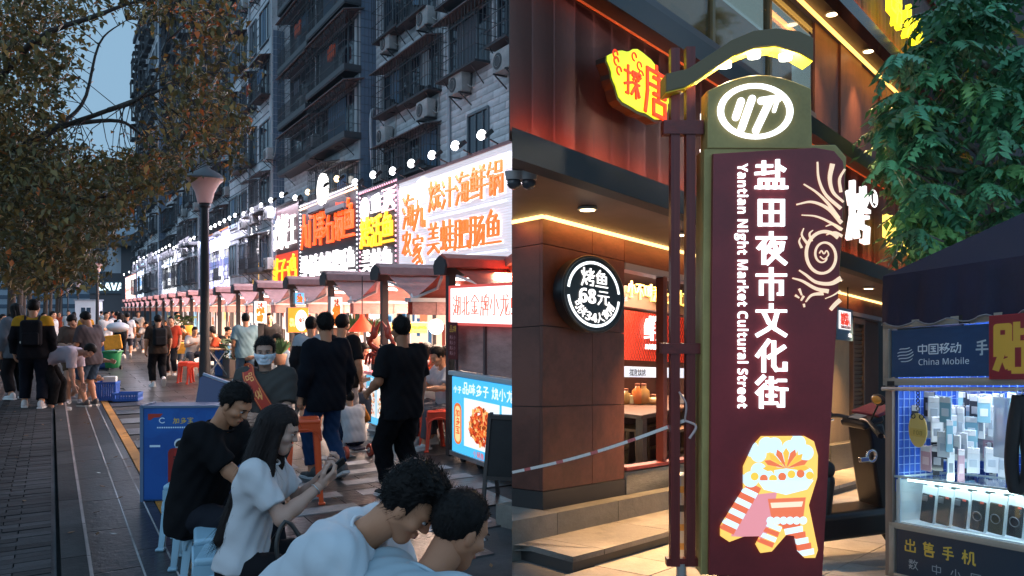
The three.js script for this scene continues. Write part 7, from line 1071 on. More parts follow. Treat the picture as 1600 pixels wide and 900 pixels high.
// signs inside and outside
{
  const yl = glow([1, 0.66, 0.12], 1.6), wl = glow([1, 0.97, 0.95], 1.4);
  function rsign(label, s, y, D, cat = 'sign') { const g = rthing('sign', label, cat, s, y, D); return g; }
  const letters = (g, text, m, s, y, D, opt) => { // raised letters in the facade frame, kept upright on the slope
    let at = s; for (const ch of text) { const geo = glyphGeo(ch, opt.w ?? 0.11, (opt.depth ?? 0.05) / opt.size, opt.sx ?? 1); const adv = (GLYPHS[ch] ? (opt.sx ?? 1) + (opt.gap ?? 0.12) : (FONT.data.glyphs[ch]?.ha ?? 500) / FONT.data.resolution * (opt.sx ?? 1)) * opt.size; if (geo) rpart(g, 'letter', geo.clone().scale(opt.size, opt.size, opt.size), m, at, y, D); at += adv; } };
  const Dn = 5.3, sg = rsign('yellow neon line of characters on a beam inside the dining room', sAt(978, Dn), hAt(978, 470, Dn), Dn); rpart(sg, 'beam', bx(3.4, 0.26, 0.1, 1.7, 0.06, -0.06), mat([0.10, 0.05, 0.03], 0.6), sAt(978, Dn) - 0.3, hAt(978, 470, Dn), Dn); letters(sg, '小不叫君子无肚文火烤', yl, sAt(980, Dn), hAt(980, 464, Dn), Dn, { size: 0.2, sx: 0.85, gap: 0.12, w: 0.09, depth: 0.02 });
  const Dr = 5.9, rs = rsign('red mesh wall panel with white glowing characters inside the dining room', sAt(978, Dr), hAt(978, 565, Dr), Dr); rpart(rs, 'panel', bx(4, 0.68, 0.05, 2, 0.34, -0.03), glow([0.8, 0.05, 0.02], 0.42), sAt(978, Dr) - 0.6, hAt(978, 562, Dr), Dr);
  const mesh = []; for (let i = 0; i < 60; i++) for (const t of [1, -1]) mesh.push(bar([i * 0.065, 0, 0], [i * 0.065 + t * 0.4, 0.68, 0], 0.005)); rpart(rs, 'mesh', mesh, mat([0.2, 0.03, 0.02], 0.5), sAt(978, Dr) - 0.55, hAt(978, 562, Dr), Dr - 0.01).userData.kind = 'stuff';
  letters(rs, '鲜火', wl, sAt(1005, Dr), hAt(1005, 530, Dr), Dr - 0.02, { size: 0.27, sx: 0.85, gap: 0.25, w: 0.13, depth: 0.03 }); letters(rs, '明火烤鱼', wl, sAt(1012, Dr), hAt(1012, 501, Dr), Dr - 0.02, { size: 0.07, w: 0.12, depth: 0.01 }); letters(rs, '用火食品', wl, sAt(1006, Dr), hAt(1006, 545, Dr), Dr - 0.02, { size: 0.07, w: 0.12, depth: 0.01 });
  const Dc = 5.2, cs = rsign('pale lit counter front with grey characters inside the dining room', sAt(975, Dc), hAt(975, 590, Dc), Dc); rpart(cs, 'panel', bx(3.6, 0.13, 0.06, 1.8, 0.065, -0.03), glow([0.6, 0.68, 0.8], 0.75), sAt(975, Dc) - 0.4, hAt(975, 589, Dc), Dc); letters(cs, '探唐烧烤', mat([0.1, 0.12, 0.16], 0.5), sAt(983, Dc), hAt(983, 587, Dc), Dc, { size: 0.085, w: 0.09, depth: 0.004 }); letters(cs, '唐烤', mat([0.1, 0.12, 0.16], 0.5), sAt(1082, Dc), hAt(1082, 587, Dc), Dc, { size: 0.09, w: 0.09, depth: 0.004 }); rpart(cs, 'cabinet', bx(3.6, 0.7, 0.4, 1.8, 0.35, -0.25), brown(0.08), sAt(975, Dc) - 0.4, 0.3, Dc);
  // round price sign on the pillar
  { const K = 1.36, D = 3.74, s = sAt(921, D), y = hAt(921, 461, D), g = rsign('round black light box with a white ring and white price characters on the pillar', s, y, D), R = 0.305;
    rpart(g, 'case', [new THREE.CylinderGeometry(R, R, 0.1, 48).rotateX(Math.PI / 2).scale(K, 1, 1)], mat([0.012, 0.012, 0.014], 0.3), s, y, D); rpart(g, 'rim', new THREE.TorusGeometry(R, 0.012, 8, 48).scale(K, 1, 1).translate(0, 0, 0.05), mat([0.03, 0.03, 0.03], 0.3), s, y, D);
    for (const [a0, len] of [[0.12, Math.PI - 0.24], [Math.PI + 0.12, Math.PI - 0.24]]) rpart(g, 'ring', new THREE.RingGeometry(0.245, 0.268, 40, 1, a0, len).scale(K, 1, 1).translate(0, 0, 0.053), glow([0.92, 0.97, 1], 1.3), s, y, D);
    const lt = (text, x0, y0, size, sx, w) => letters(g, text, wl, s + x0 * K, y + y0, D - 0.052, { size, sx: sx * K, w, depth: 0.006, gap: 0.14 });
    lt('烤鱼', -0.135, 0.065, 0.135, 0.95, 0.1); lt('68', -0.16, -0.075, 0.115, 1, 0.1); lt('元', 0.03, -0.075, 0.12, 1, 0.1);
    [['可', -1.05], ['供', -0.72], ['3', -0.3], ['-', -0.1], ['4', 0.02], ['人', 0.3], ['食', 0.66], ['用', 1.02]].forEach(([c, a]) => { const geo = glyphGeo(c, 0.1, 0.08, 1).clone().scale(0.072, 0.072, 0.072).translate(-0.036, -0.036, 0).rotateZ(a).translate(Math.sin(a) * 0.19, -Math.cos(a) * 0.19, 0.052).scale(K, 1, 1); rpart(g, 'letter', geo, wl, s, y, D); }); }
  // yellow cloud sign on the fascia
  { const D = 2.72, s = sAt(997, D), y = hAt(997, 133, D), g = rsign('yellow green cloud-shaped light box with red characters on the ribbed fascia', s, y, D); const out = (k) => { const p = []; for (let i = 0; i < 44; i++) { const a = i / 44 * 6.283, r = 1 + 0.07 * Math.sin(a * 5) + 0.03 * Math.sin(a * 11 + 1); p.push([Math.cos(a) * 0.37 * r * k, Math.sin(a) * 0.195 * r * k]); } return p; };
    rpart(g, 'case', poly(out(1.02), 0.07).translate(0, -0.012, -0.05), mat([0.015, 0.015, 0.012], 0.4), s, y, D); rpart(g, 'lit_face', poly(out(0.985), 0.01).translate(0, 0, 0.022), glow([0.56, 0.68, 0.03], 1.0), s, y, D); const rl = glow([0.85, 0.05, 0.01], 0.8);
    letters(g, '探', rl, s - 0.22, y - 0.12, D - 0.034, { size: 0.18, w: 0.09, depth: 0.01 }); letters(g, '唐', rl, s + 0.01, y - 0.165, D - 0.034, { size: 0.32, sx: 0.95, w: 0.085, depth: 0.01 });
    const rings = []; for (const [x, yy] of [[-0.3, 0.05], [-0.27, 0.0], [-0.1, 0.14], [-0.04, 0.1], [-0.02, 0.05], [-0.31, 0.09]]) rings.push(new THREE.TorusGeometry(0.025, 0.006, 5, 12, 4.8).translate(x, yy, 0.036)); rpart(g, 'scroll', rings, rl, s, y, D); }
  // big white letters and yellow letters on the fascias
  { const D = 2.78, s = sAt(1083, D), y = hAt(1088, 284, D), g = rsign('row of large white three-dimensional characters on the fascia, mostly hidden by the pylon', s, y, D); letters(g, '探唐烧', wl, s, y, D - 0.06, { size: 0.56, sx: 0.95, gap: 0.78, w: 0.13, depth: 0.08 }); letters(g, '烤', glow([1, 0.97, 0.95], 1.0), sAt(1311, D), hAt(1311, 372, D), D - 0.06, { size: 0.58, sx: 1.1, w: 0.085, depth: 0.05 });
    const s2 = sAt(1355, D), y2 = hAt(1355, 312, D); rpart(g, 'mark_ring', new THREE.TorusGeometry(0.09, 0.008, 6, 28).scale(1.3, 1, 1).translate(0, 0, 0.02), wl, s2, y2, D - 0.05); rpart(g, 'letter', glyphGeo('R', 0.1, 0.1, 1).clone().scale(0.1, 0.1, 0.1).translate(-0.035, -0.05, 0.02), wl, s2, y2, D - 0.05);
    const h = rsign('yellow raised characters at the far end of the lower fascia behind the tree', sAt(1372, D), hAt(1375, 385, D), D); letters(h, '明火烤鱼海鲜', yl, sAt(1373, D), hAt(1375, 382, D), D - 0.04, { size: 0.36, sx: 1, gap: 0.5, w: 0.11, depth: 0.05 });
    const u = rsign('yellow raised characters on the upper fascia above the tree', sAt(1380, D), 5.55, D); letters(u, '明火烤鱼', glow([1, 0.8, 0.02], 1.6), sAt(1378, D), 5.5, D - 0.04, { size: 0.42, sx: 1.05, gap: 0.35, w: 0.11, depth: 0.06 });
    const bars = rsign('upright glowing orange bars at the far end of the fascia', sAt(1488, D), hAt(1488, 420, D), D); for (let i = 0; i < 5; i++) rpart(bars, 'light_bar', bx(0.05, 0.6 - (i % 2) * 0.15, 0.04, i * 0.22, 0.3, 0.02), glow([1, 0.5, 0.12], 1.1), sAt(1470, D), hAt(1488, 415, D), D - 0.04); }
  { const D = 3.55, s = sAt(1304, D), y = hAt(1320, 532, D), g = rsign('small blue and white sign hung under the soffit right of the pylon', s, y, D); rpart(g, 'board', bx(0.62, 0.42, 0.05, 0.31, 0.21, 0), mat([0.06, 0.12, 0.2], 0.4), s, y, D); rpart(g, 'lit_face', bx(0.42, 0.24, 0.02, 0.29, 0.26, 0.03), glow([0.9, 0.88, 0.88], 0.9), s, y, D); letters(g, '探烤猎人', glow([0.85, 0.06, 0.03], 0.6), s + 0.1, y + 0.2, D - 0.042, { size: 0.15, sx: 0.55, gap: 0.05, w: 0.12, depth: 0.004 }); letters(g, 'TANKAOLIEREN', mat([0.4, 0.1, 0.1], 0.5), s + 0.1, y + 0.15, D - 0.042, { size: 0.036, depth: 0.003 }); letters(g, '北石', wl, s + 0.44, y + 0.05, D - 0.03, { size: 0.05, depth: 0.003, w: 0.12 }); for (const x of [0.1, 0.5]) rpart(g, 'hanger', bx(0.015, 0.35, 0.015, x, 0.58, 0), blackMetal, s, y, D); }
}
{ // furniture in the dining room
  const wood = mat([0.15, 0.07, 0.04], 0.45, { map: T.plaster }), wood2 = mat([0.26, 0.12, 0.05], 0.5, { map: T.plaster });
  const at = (px, d, h = 0.3) => world(V((px - 800) / FOCAL * d, h, -d));
  const t = thing('dining_table', 'dark wooden dining table behind the open restaurant window', 'table', at(1035, 9.5), RTURN); part(t, 'tabletop', rbx(2.2, 0.05, 0.8, 0.01, 0, 0.7, 0), wood); for (const [x, z] of [[-0.95, 0.3], [0.95, 0.3], [-0.95, -0.3], [0.95, -0.3], [0, 0.3]]) part(t, 'leg', bx(0.09, 0.68, 0.09, x, 0.34, z), wood);
  function stool(label, px, d, yaw, w, m) { const s = thing('wooden_stool', label, 'stool', at(px, d), yaw, 'wooden stools in the dining room'); part(s, 'seat', rbx(w, 0.035, 0.26, 0.008, 0, 0.45, 0), m); for (const [x, z] of [[1, 1], [1, -1], [-1, 1], [-1, -1]]) part(s, 'leg', bar([x * (w / 2 - 0.02), 0, z * 0.12], [x * (w / 2 - 0.07), 0.44, z * 0.08], 0.045), m); part(s, 'stretcher', [bx(w - 0.1, 0.03, 0.03, 0, 0.16, 0.1), bx(w - 0.1, 0.03, 0.03, 0, 0.16, -0.1)], m); return s; }
  stool('pale wooden stool nearest the pillar in the dining room', 988, 8.9, RTURN + 0.3, 0.36, wood2); stool('wooden stool second from the pillar, under the table', 1010, 9.9, RTURN, 0.36, wood2); stool('long wooden bench between the two red posts', 1063, 9.0, RTURN, 0.6, wood2);
  const sauce = [[978, 0.07, 0.16, [0.3, 0.18, 0.05], 'amber glass jar at the left end of the dining table'], [996, 0.08, 0.22, [0.5, 0.14, 0.03], 'tall sauce bottle with an orange label on the dining table'], [1006, 0.08, 0.22, [0.4, 0.2, 0.06], 'sauce bottle with a brown label beside the orange one'], [984, 0.06, 0.1, [0.6, 0.5, 0.25], 'small yellow box beside the amber jar'], [1021, 0.09, 0.09, [0.45, 0.25, 0.1], 'shallow orange glass bowl on the dining table'], [1062, 0.07, 0.1, [0.5, 0.48, 0.44], 'pale carton seen between the two red posts']];
  sauce.forEach(([px, r, h, c, label]) => { const o = thing('condiment', label, /bowl/.test(label) ? 'bowl' : /box|carton/.test(label) ? 'box' : 'bottle', at(px, 9.4, 1.025)); part(o, 'body', /box|carton/.test(label) ? rbx(r * 1.6, h, r * 1.4, 0.008, 0, h / 2, 0) : lathe([[0, 0], [r * 0.8, 0], [r * 0.9, h * 0.3], [r * 0.85, h * 0.7], [r * 0.4, h * 0.85], [r * 0.4, h], [0, h]], 14), mat(c, 0.3)); part(o, 'cap', cyl(r * 0.42, r * 0.42, 0.02, 0, h + 0.01, 0, 12), mat([0.3, 0.1, 0.05], 0.4)); });
}
// ---------------------------------------------------------------- the street sign pylon
{
  const d = 4.5, base = V(P(1195, 0, d).x, fall(-d), -d), S = d / FOCAL, lx = (px) => (px - 1195) * S, ly = (py) => P(0, py, d).y - base.y;
  const py = thing('sign_pylon', 'tall maroon and gold street sign pylon with white characters and a curved lit canopy', 'sign pylon', base, 0.02);
  const gold = mat([0.46, 0.35, 0.12], 0.5, { metalness: 0.1, map: T.grime }), maroon = mat([0.27, 0.026, 0.032], 0.38, { map: T.grime }), wl = glow([0.93, 0.98, 1], 1.45), red = mat([0.2, 0.025, 0.02], 0.4, { map: T.plaster }), cream = glow([1, 0.74, 0.52], 0.62);
  part(py, 'gold_body', poly([[lx(1095), ly(240)], [lx(1106), ly(236)], [lx(1296), ly(232)], [lx(1312), ly(250)], [lx(1274), ly(892)], [lx(1090), ly(888)]], 0.16, 0.006).translate(0, 0, -0.08), gold);
  part(py, 'maroon_panel', poly([[lx(1106), ly(248)], [lx(1262), ly(238)], [lx(1290), ly(243)], [lx(1303), ly(258)], [lx(1306), ly(280)], [lx(1271), ly(893)], [lx(1100), ly(886)]], 0.03, 0.004).translate(0, 0, 0.085), maroon);
  { const top = []; top.push([lx(1099), ly(236)], [lx(1258), ly(236)], [lx(1256), ly(150)]); for (let i = 0; i <= 10; i++) { const a = i / 10; top.push([lx(1256 - a * 156), ly(150 - 22 * Math.sin(a * Math.PI) - (1 - a) * 4)]); } part(py, 'gold_head', poly(top, 0.14, 0.005).translate(0, 0, -0.05), gold); }
  // canopy: S-curved band, yellow beneath, three lamps
  const up = [[1033, 128], [1066, 120], [1100, 98], [1133, 76], [1166, 62], [1200, 58], [1235, 62], [1256, 72]], lo = [[1256, 104], [1235, 92], [1200, 82], [1167, 85], [1133, 98], [1100, 120], [1083, 132], [1060, 146], [1033, 153]];
  part(py, 'canopy', poly([...up, ...lo].map(([x, y]) => [lx(x), ly(y)]), 0.15, 0.004).translate(0, 0, -0.02), mat([0.13, 0.095, 0.045], 0.5));
  const und = [], lampAt = []; const lo2 = lo.map(([x, y]) => [lx(x), ly(y) - 0.006]); for (let i = 0; i + 1 < lo2.length; i++) { const [a, b] = [lo2[i], lo2[i + 1]]; const L0 = Math.hypot(b[0] - a[0], b[1] - a[1]); und.push(bx(L0 + 0.003, 0.006, 0.145, (a[0] + b[0]) / 2, (a[1] + b[1]) / 2 - 0.002, 0.055, 0, 0, Math.atan2(b[1] - a[1], b[0] - a[0]))); } part(py, 'canopy_underside', und, mat([0.85, 0.6, 0.015], 0.4));
  for (const [x, y] of [[1128, 102], [1173, 87], [1222, 90]]) { part(py, 'canopy_lamp', new THREE.CylinderGeometry(0.038, 0.034, 0.03, 20).translate(lx(x), ly(y) - 0.016, 0.055), glow([1, 0.97, 0.9], 6)); const p = V(base.x + lx(x), base.y + ly(y) - 0.075, base.z + 0.06); const l = new THREE.PointLight(0xfff0d8, 0.55); l.position.copy(p); l.castShadow = true; l.name = 'lamp_light'; scene.add(l); }
  // oval emblem
  { const cx = lx(1171), cy = ly(181), z = 0.1; part(py, 'emblem_ring', new THREE.TorusGeometry(0.2, 0.02, 10, 48).scale(1, 0.73, 1).translate(cx, cy, z), wl); part(py, 'emblem_plate', new THREE.CylinderGeometry(0.215, 0.215, 0.03, 48).rotateX(Math.PI / 2).scale(1, 0.73, 1).translate(cx, cy, z - 0.025), mat([0.2, 0.2, 0.12], 0.4));
    const b = (x0, y0, x1, y1, r = 0.022) => { const A = V(lx(x0), ly(y0), z), B = V(lx(x1), ly(y1), z); return [rod(A, B, r, r, 12), ball(r, A.x, A.y, A.z), ball(r, B.x, B.y, B.z)]; };
    part(py, 'emblem_stroke', b(1149, 166, 1141, 190), wl); part(py, 'emblem_stroke', b(1166, 162, 1150, 207), wl); part(py, 'emblem_stroke', [...b(1180, 165, 1206, 161), ...b(1194, 164, 1172, 210)], wl); part(py, 'emblem_stroke', b(1206, 161, 1200, 180, 0.012), wl); }
  // lettering
  let yy = 258; for (const ch of '盐田夜市文化街') { const sz = 46 * S; part(py, 'letter', glyphGeo(ch, 0.125, 0.1, 1.0).clone().scale(sz, sz, sz).translate(lx(1170), ly(yy + 46), 0.118), wl); yy += 54.6; }
  { const text = 'Yantian Night Market Cultural Street', total = 372 * S, w1 = latinWidth(text, 1), size = total / w1; let y = ly(262); for (const c of text) { const a = latinWidth(c, size); if (c !== ' ') part(py, 'letter', new TextGeometry(c, { font: FONT, size, depth: 0.012, curveSegments: 4 }).rotateZ(-Math.PI / 2).translate(lx(1142), y, 0.118), wl); y -= a; } }
  // cream ornament: sprays and a spiral, flat raised strokes
  const curve = (pts, w0, w1) => { const cv = new THREE.CatmullRomCurve3(pts.map(([x, y]) => V(lx(x), ly(y), 0.12))), N = Math.max(10, pts.length * 5), pos = [], idx = []; for (let i = 0; i <= N; i++) { const t = i / N, p = cv.getPoint(t), q = cv.getTangent(t), n = V(-q.y, q.x, 0).normalize(), w = (w0 + (w1 - w0) * t) * S * 0.72; pos.push(p.x + n.x * w, p.y + n.y * w, 0.12, p.x - n.x * w, p.y - n.y * w, 0.12, p.x + n.x * w, p.y + n.y * w, 0.128, p.x - n.x * w, p.y - n.y * w, 0.128); if (i) { const a = i * 4 - 4; idx.push(a + 2, a + 3, a + 6, a + 3, a + 7, a + 6, a, a + 4, a + 1, a + 1, a + 4, a + 5, a, a + 2, a + 4, a + 2, a + 6, a + 4, a + 1, a + 5, a + 3, a + 3, a + 5, a + 7); } } const g = new THREE.BufferGeometry(); g.setAttribute('position', new THREE.Float32BufferAttribute(pos, 3)); g.setIndex(idx); return toCreasedNormals(g, 0.6); };
  for (const [p, a, b] of [[[[1264, 259], [1266, 285], [1276, 308], [1300, 330]], 1.5, 3.5], [[[1287, 262], [1283, 285], [1288, 305], [1304, 320]], 5, 2], [[[1306, 270], [1298, 285], [1300, 305]], 2, 3], [[[1243, 293], [1262, 305], [1280, 322], [1297, 345]], 1.2, 3.5], [[[1232, 324], [1255, 320], [1280, 330], [1301, 352]], 1.6, 4], [[[1240, 340], [1262, 342], [1285, 352], [1300, 362]], 1, 3], [[[1277, 357], [1288, 354], [1302, 362]], 1, 3], [[[1278, 370], [1290, 366], [1302, 372]], 1, 3]]) part(py, 'ornament', curve(p, a, b), cream);
  { const sp = []; for (let i = 0; i <= 40; i++) { const a = 0.6 + i / 40 * 11.2, r = 8 + i / 40 * 30; sp.push([1273 + Math.cos(a) * r * 0.82, 401 + Math.sin(a) * r]); } part(py, 'ornament', curve(sp, 1.4, 3.6), cream); part(py, 'ornament', curve([[1267, 398], [1270, 394], [1274, 399], [1278, 394], [1281, 400], [1274, 407], [1268, 403]], 1, 1), cream); }
  for (const [p, a, b] of [[[[1248, 383], [1240, 370], [1243, 360]], 2.5, 0.8], [[[1255, 380], [1252, 368], [1257, 363]], 2.5, 0.8], [[[1240, 390], [1236, 380], [1238, 374]], 2.2, 0.6], [[[1300, 436], [1285, 444], [1262, 442], [1245, 430], [1236, 424]], 5, 1.4], [[[1281, 456], [1262, 452], [1240, 440], [1226, 436]], 4.5, 1.4], [[[1273, 459], [1255, 462], [1246, 472]], 4, 1], [[[1299, 455], [1288, 462], [1276, 467]], 1.6, 0.8], [[[1299, 469], [1291, 476], [1284, 484]], 4.5, 3.6], [[[1236, 452], [1240, 462]], 2.4, 1.4], [[[1230, 462], [1236, 466]], 2.4, 1.4], [[[1243, 463], [1239, 470]], 2.4, 1.4], [[[1243, 475], [1244, 480]], 2, 1.6]]) part(py, 'ornament', curve(p, a, b), cream);
  // lit cut-out panel low on the pylon, with a plain pattern in orange, white and pink
  const tex = canvasTex(512, 640, (c, w, h) => { const X2 = (px) => (px - 1110) / 156 * w, Y2 = (p) => (p - 670) / 196 * h; c.fillStyle = '#f6c560'; c.fillRect(0, 0, w, h);
    const blob = (pts, f) => { c.fillStyle = f; c.beginPath(); pts.forEach(([x, y], i) => i ? c.lineTo(X2(x), Y2(y)) : c.moveTo(X2(x), Y2(y))); c.closePath(); c.fill(); }, disc = (x, y, r, f) => { c.fillStyle = f; c.beginPath(); c.arc(X2(x), Y2(y), r * w / 156, 0, 7); c.fill(); };
    blob([[1152, 765], [1200, 760], [1192, 800], [1182, 830], [1130, 826]], '#d98a90');
    for (let i = 0; i < 9; i++) { const t = i / 8, x = 1122 + t * 38, y = 818 - t * 62; blob([[x - 9, y - 4], [x + 12, y + 6], [x + 16, y - 2], [x - 3, y - 12]], i % 2 ? '#dcecf2' : '#e06a48'); }
    for (let i = 0; i < 8; i++) { const t = i / 7, x = 1212 + t * 30, y = 790 + t * 60; blob([[x - 14, y], [x + 14, y - 5], [x + 15, y + 4], [x - 12, y + 9]], i % 2 ? '#dcecf2' : '#e06a48'); }
    for (let i = 0; i < 5; i++) { const x = 1184 + i * 4, y = 838 - i * 8; blob([[x - 13, y - 3], [x + 9, y + 6], [x + 12, y - 1], [x - 9, y - 9]], i % 2 ? '#dcecf2' : '#e06a48'); }
    for (let i = 0; i < 16; i++) disc(1160 + (i % 8) * 12, 694 + Math.sin(i * 1.9) * 9 + (i > 7 ? 42 : 0), 12, '#cfe6ee'); for (const [x, y, r] of [[1214, 712, 24]]) { for (let k = 0; k < 9; k++) { const a = Math.PI + k * Math.PI / 8; blob([[x + Math.cos(a) * r * 1.5, y + 12 + Math.sin(a) * r * 1.3], [x + Math.cos(a + 0.17) * r * 1.2, y + 12 + Math.sin(a + 0.17) * r], [x, y + 12], [x + Math.cos(a - 0.17) * r * 1.2, y + 12 + Math.sin(a - 0.17) * r]], k % 2 ? '#e07048' : '#f0b848'); } }
    for (let i = 0; i < 7; i++) disc(1166 + i * 14, 736 + Math.sin(i) * 4, 6, i % 2 ? '#e07048' : '#f0c048'); blob([[1170, 742], [1256, 742], [1246, 756], [1214, 764], [1180, 756]], '#d8ecf2'); blob([[1186, 770], [1244, 768], [1240, 800], [1192, 802]], '#e0704c'); blob([[1190, 776], [1240, 774], [1238, 782], [1192, 784]], '#f2d8b8'); for (let i = 0; i < 6; i++) disc(1190 + i * 10, 803, 6, '#dcecf2'); });
  const out = [[1178, 677], [1243, 677], [1256, 684], [1262, 705], [1261, 738], [1248, 780], [1262, 848], [1258, 859], [1243, 859], [1234, 850], [1229, 826], [1214, 824], [1192, 849], [1176, 851], [1170, 840], [1177, 826], [1150, 826], [1128, 834], [1116, 826], [1116, 812], [1151, 756], [1151, 722], [1166, 690]];
  const plate = poly(out.map(([x, y]) => [lx(x), ly(y)]), 0.018, 0.004).translate(0, 0, 0.122); { const p = plate.attributes.position, uv = plate.attributes.uv; for (let i = 0; i < p.count; i++) uv.setXY(i, (p.getX(i) / S + 1195 - 1110) / 156, 1 - ((HORIZON - (p.getY(i) + base.y - EYE) * FOCAL / d) - 670) / 196); }
  part(py, 'lit_panel', plate, printMat(tex, 0.4, 0.72));
  part(py, 'foot', [bx(0.3, 0.3, 0.1, lx(1180), 0.02, 0), bx(0.05, 0.3, 0.05, lx(1128), 0.02, 0)], red);
  // red lattice wing
  const post = (x0, x1, y0, y1) => bx((x1 - x0) * S, ly(y0) - ly(y1), 0.06, lx((x0 + x1) / 2), (ly(y0) + ly(y1)) / 2, 0.0);
  part(py, 'lattice_post', post(1046, 1060, 78, 882), red); part(py, 'lattice_post', post(1070, 1084, 76, 882), red);
  for (const [x0, x1, y0, y1] of [[1034, 1096, 191, 212], [1032, 1092, 536, 552]]) part(py, 'lattice_bar', bx((x1 - x0) * S, (y1 - y0) * S, 0.085, lx((x0 + x1) / 2), ly((y0 + y1) / 2), 0.0), red); part(py, 'lattice_bar', bx(50 * S, 12 * S, 0.05, lx(1065), ly(876), 0), red); part(py, 'lattice_leg', cyl(0.03, 0.03, 0.3, lx(1064), 0.05, 0), steel);
  // bollard behind it, tape tied to it
  const bo = thing('bollard', 'steel bollard with orange bands seen between the red lattice posts', 'bollard', V(P(1064, 0, 5.3).x, fall(-5.3), -5.3)); part(bo, 'post', cyl(0.045, 0.045, 0.62, 0, 0.31, 0, 18), steel); for (let i = 0; i < 4; i++) part(bo, 'band', cyl(0.047, 0.047, 0.045, 0, 0.14 + i * 0.13, 0, 18), mat(i === 2 ? [0.02, 0.02, 0.02] : [0.55, 0.26, 0.05], 0.5)); part(bo, 'cap', ball(0.045, 0, 0.62, 0, 1, 0.4, 1), steel);
  const a = P(800, 738, 5.35), b = P(1070, 657, 4.46); a.x = 0.003; const N = 24, g = []; for (let i = 0; i < N; i++) { const t0 = i / N, t1 = (i + 1) / N, sag = (t) => V(0, -0.03 * Math.sin(t * Math.PI), 0); g.push([a.clone().lerp(b, t0).add(sag(t0)), a.clone().lerp(b, t1).add(sag(t1)), i]); }
  const tp = thing('caution_tape', 'red and white caution tape stretched from the left to the red lattice posts', 'tape', a); for (const [p, q, i] of g) part(tp, 'strip', bar(p.clone().sub(a), q.clone().sub(a), 0.005, 0.019), mat(i % 5 === 2 ? [0.6, 0.14, 0.13] : [0.75, 0.68, 0.64], 0.5)); part(tp, 'tied_end', [tube([b.clone().sub(a), b.clone().sub(a).add(V(0.06, -0.03, 0.02)), b.clone().sub(a).add(V(0.02, -0.1, 0.03))], 0.008), tube([b.clone().sub(a), b.clone().sub(a).add(V(0.0, 0.1, 0.03)), b.clone().sub(a).add(V(-0.04, 0.17, 0.03))], 0.006)], mat([0.5, 0.36, 0.34], 0.5));
}

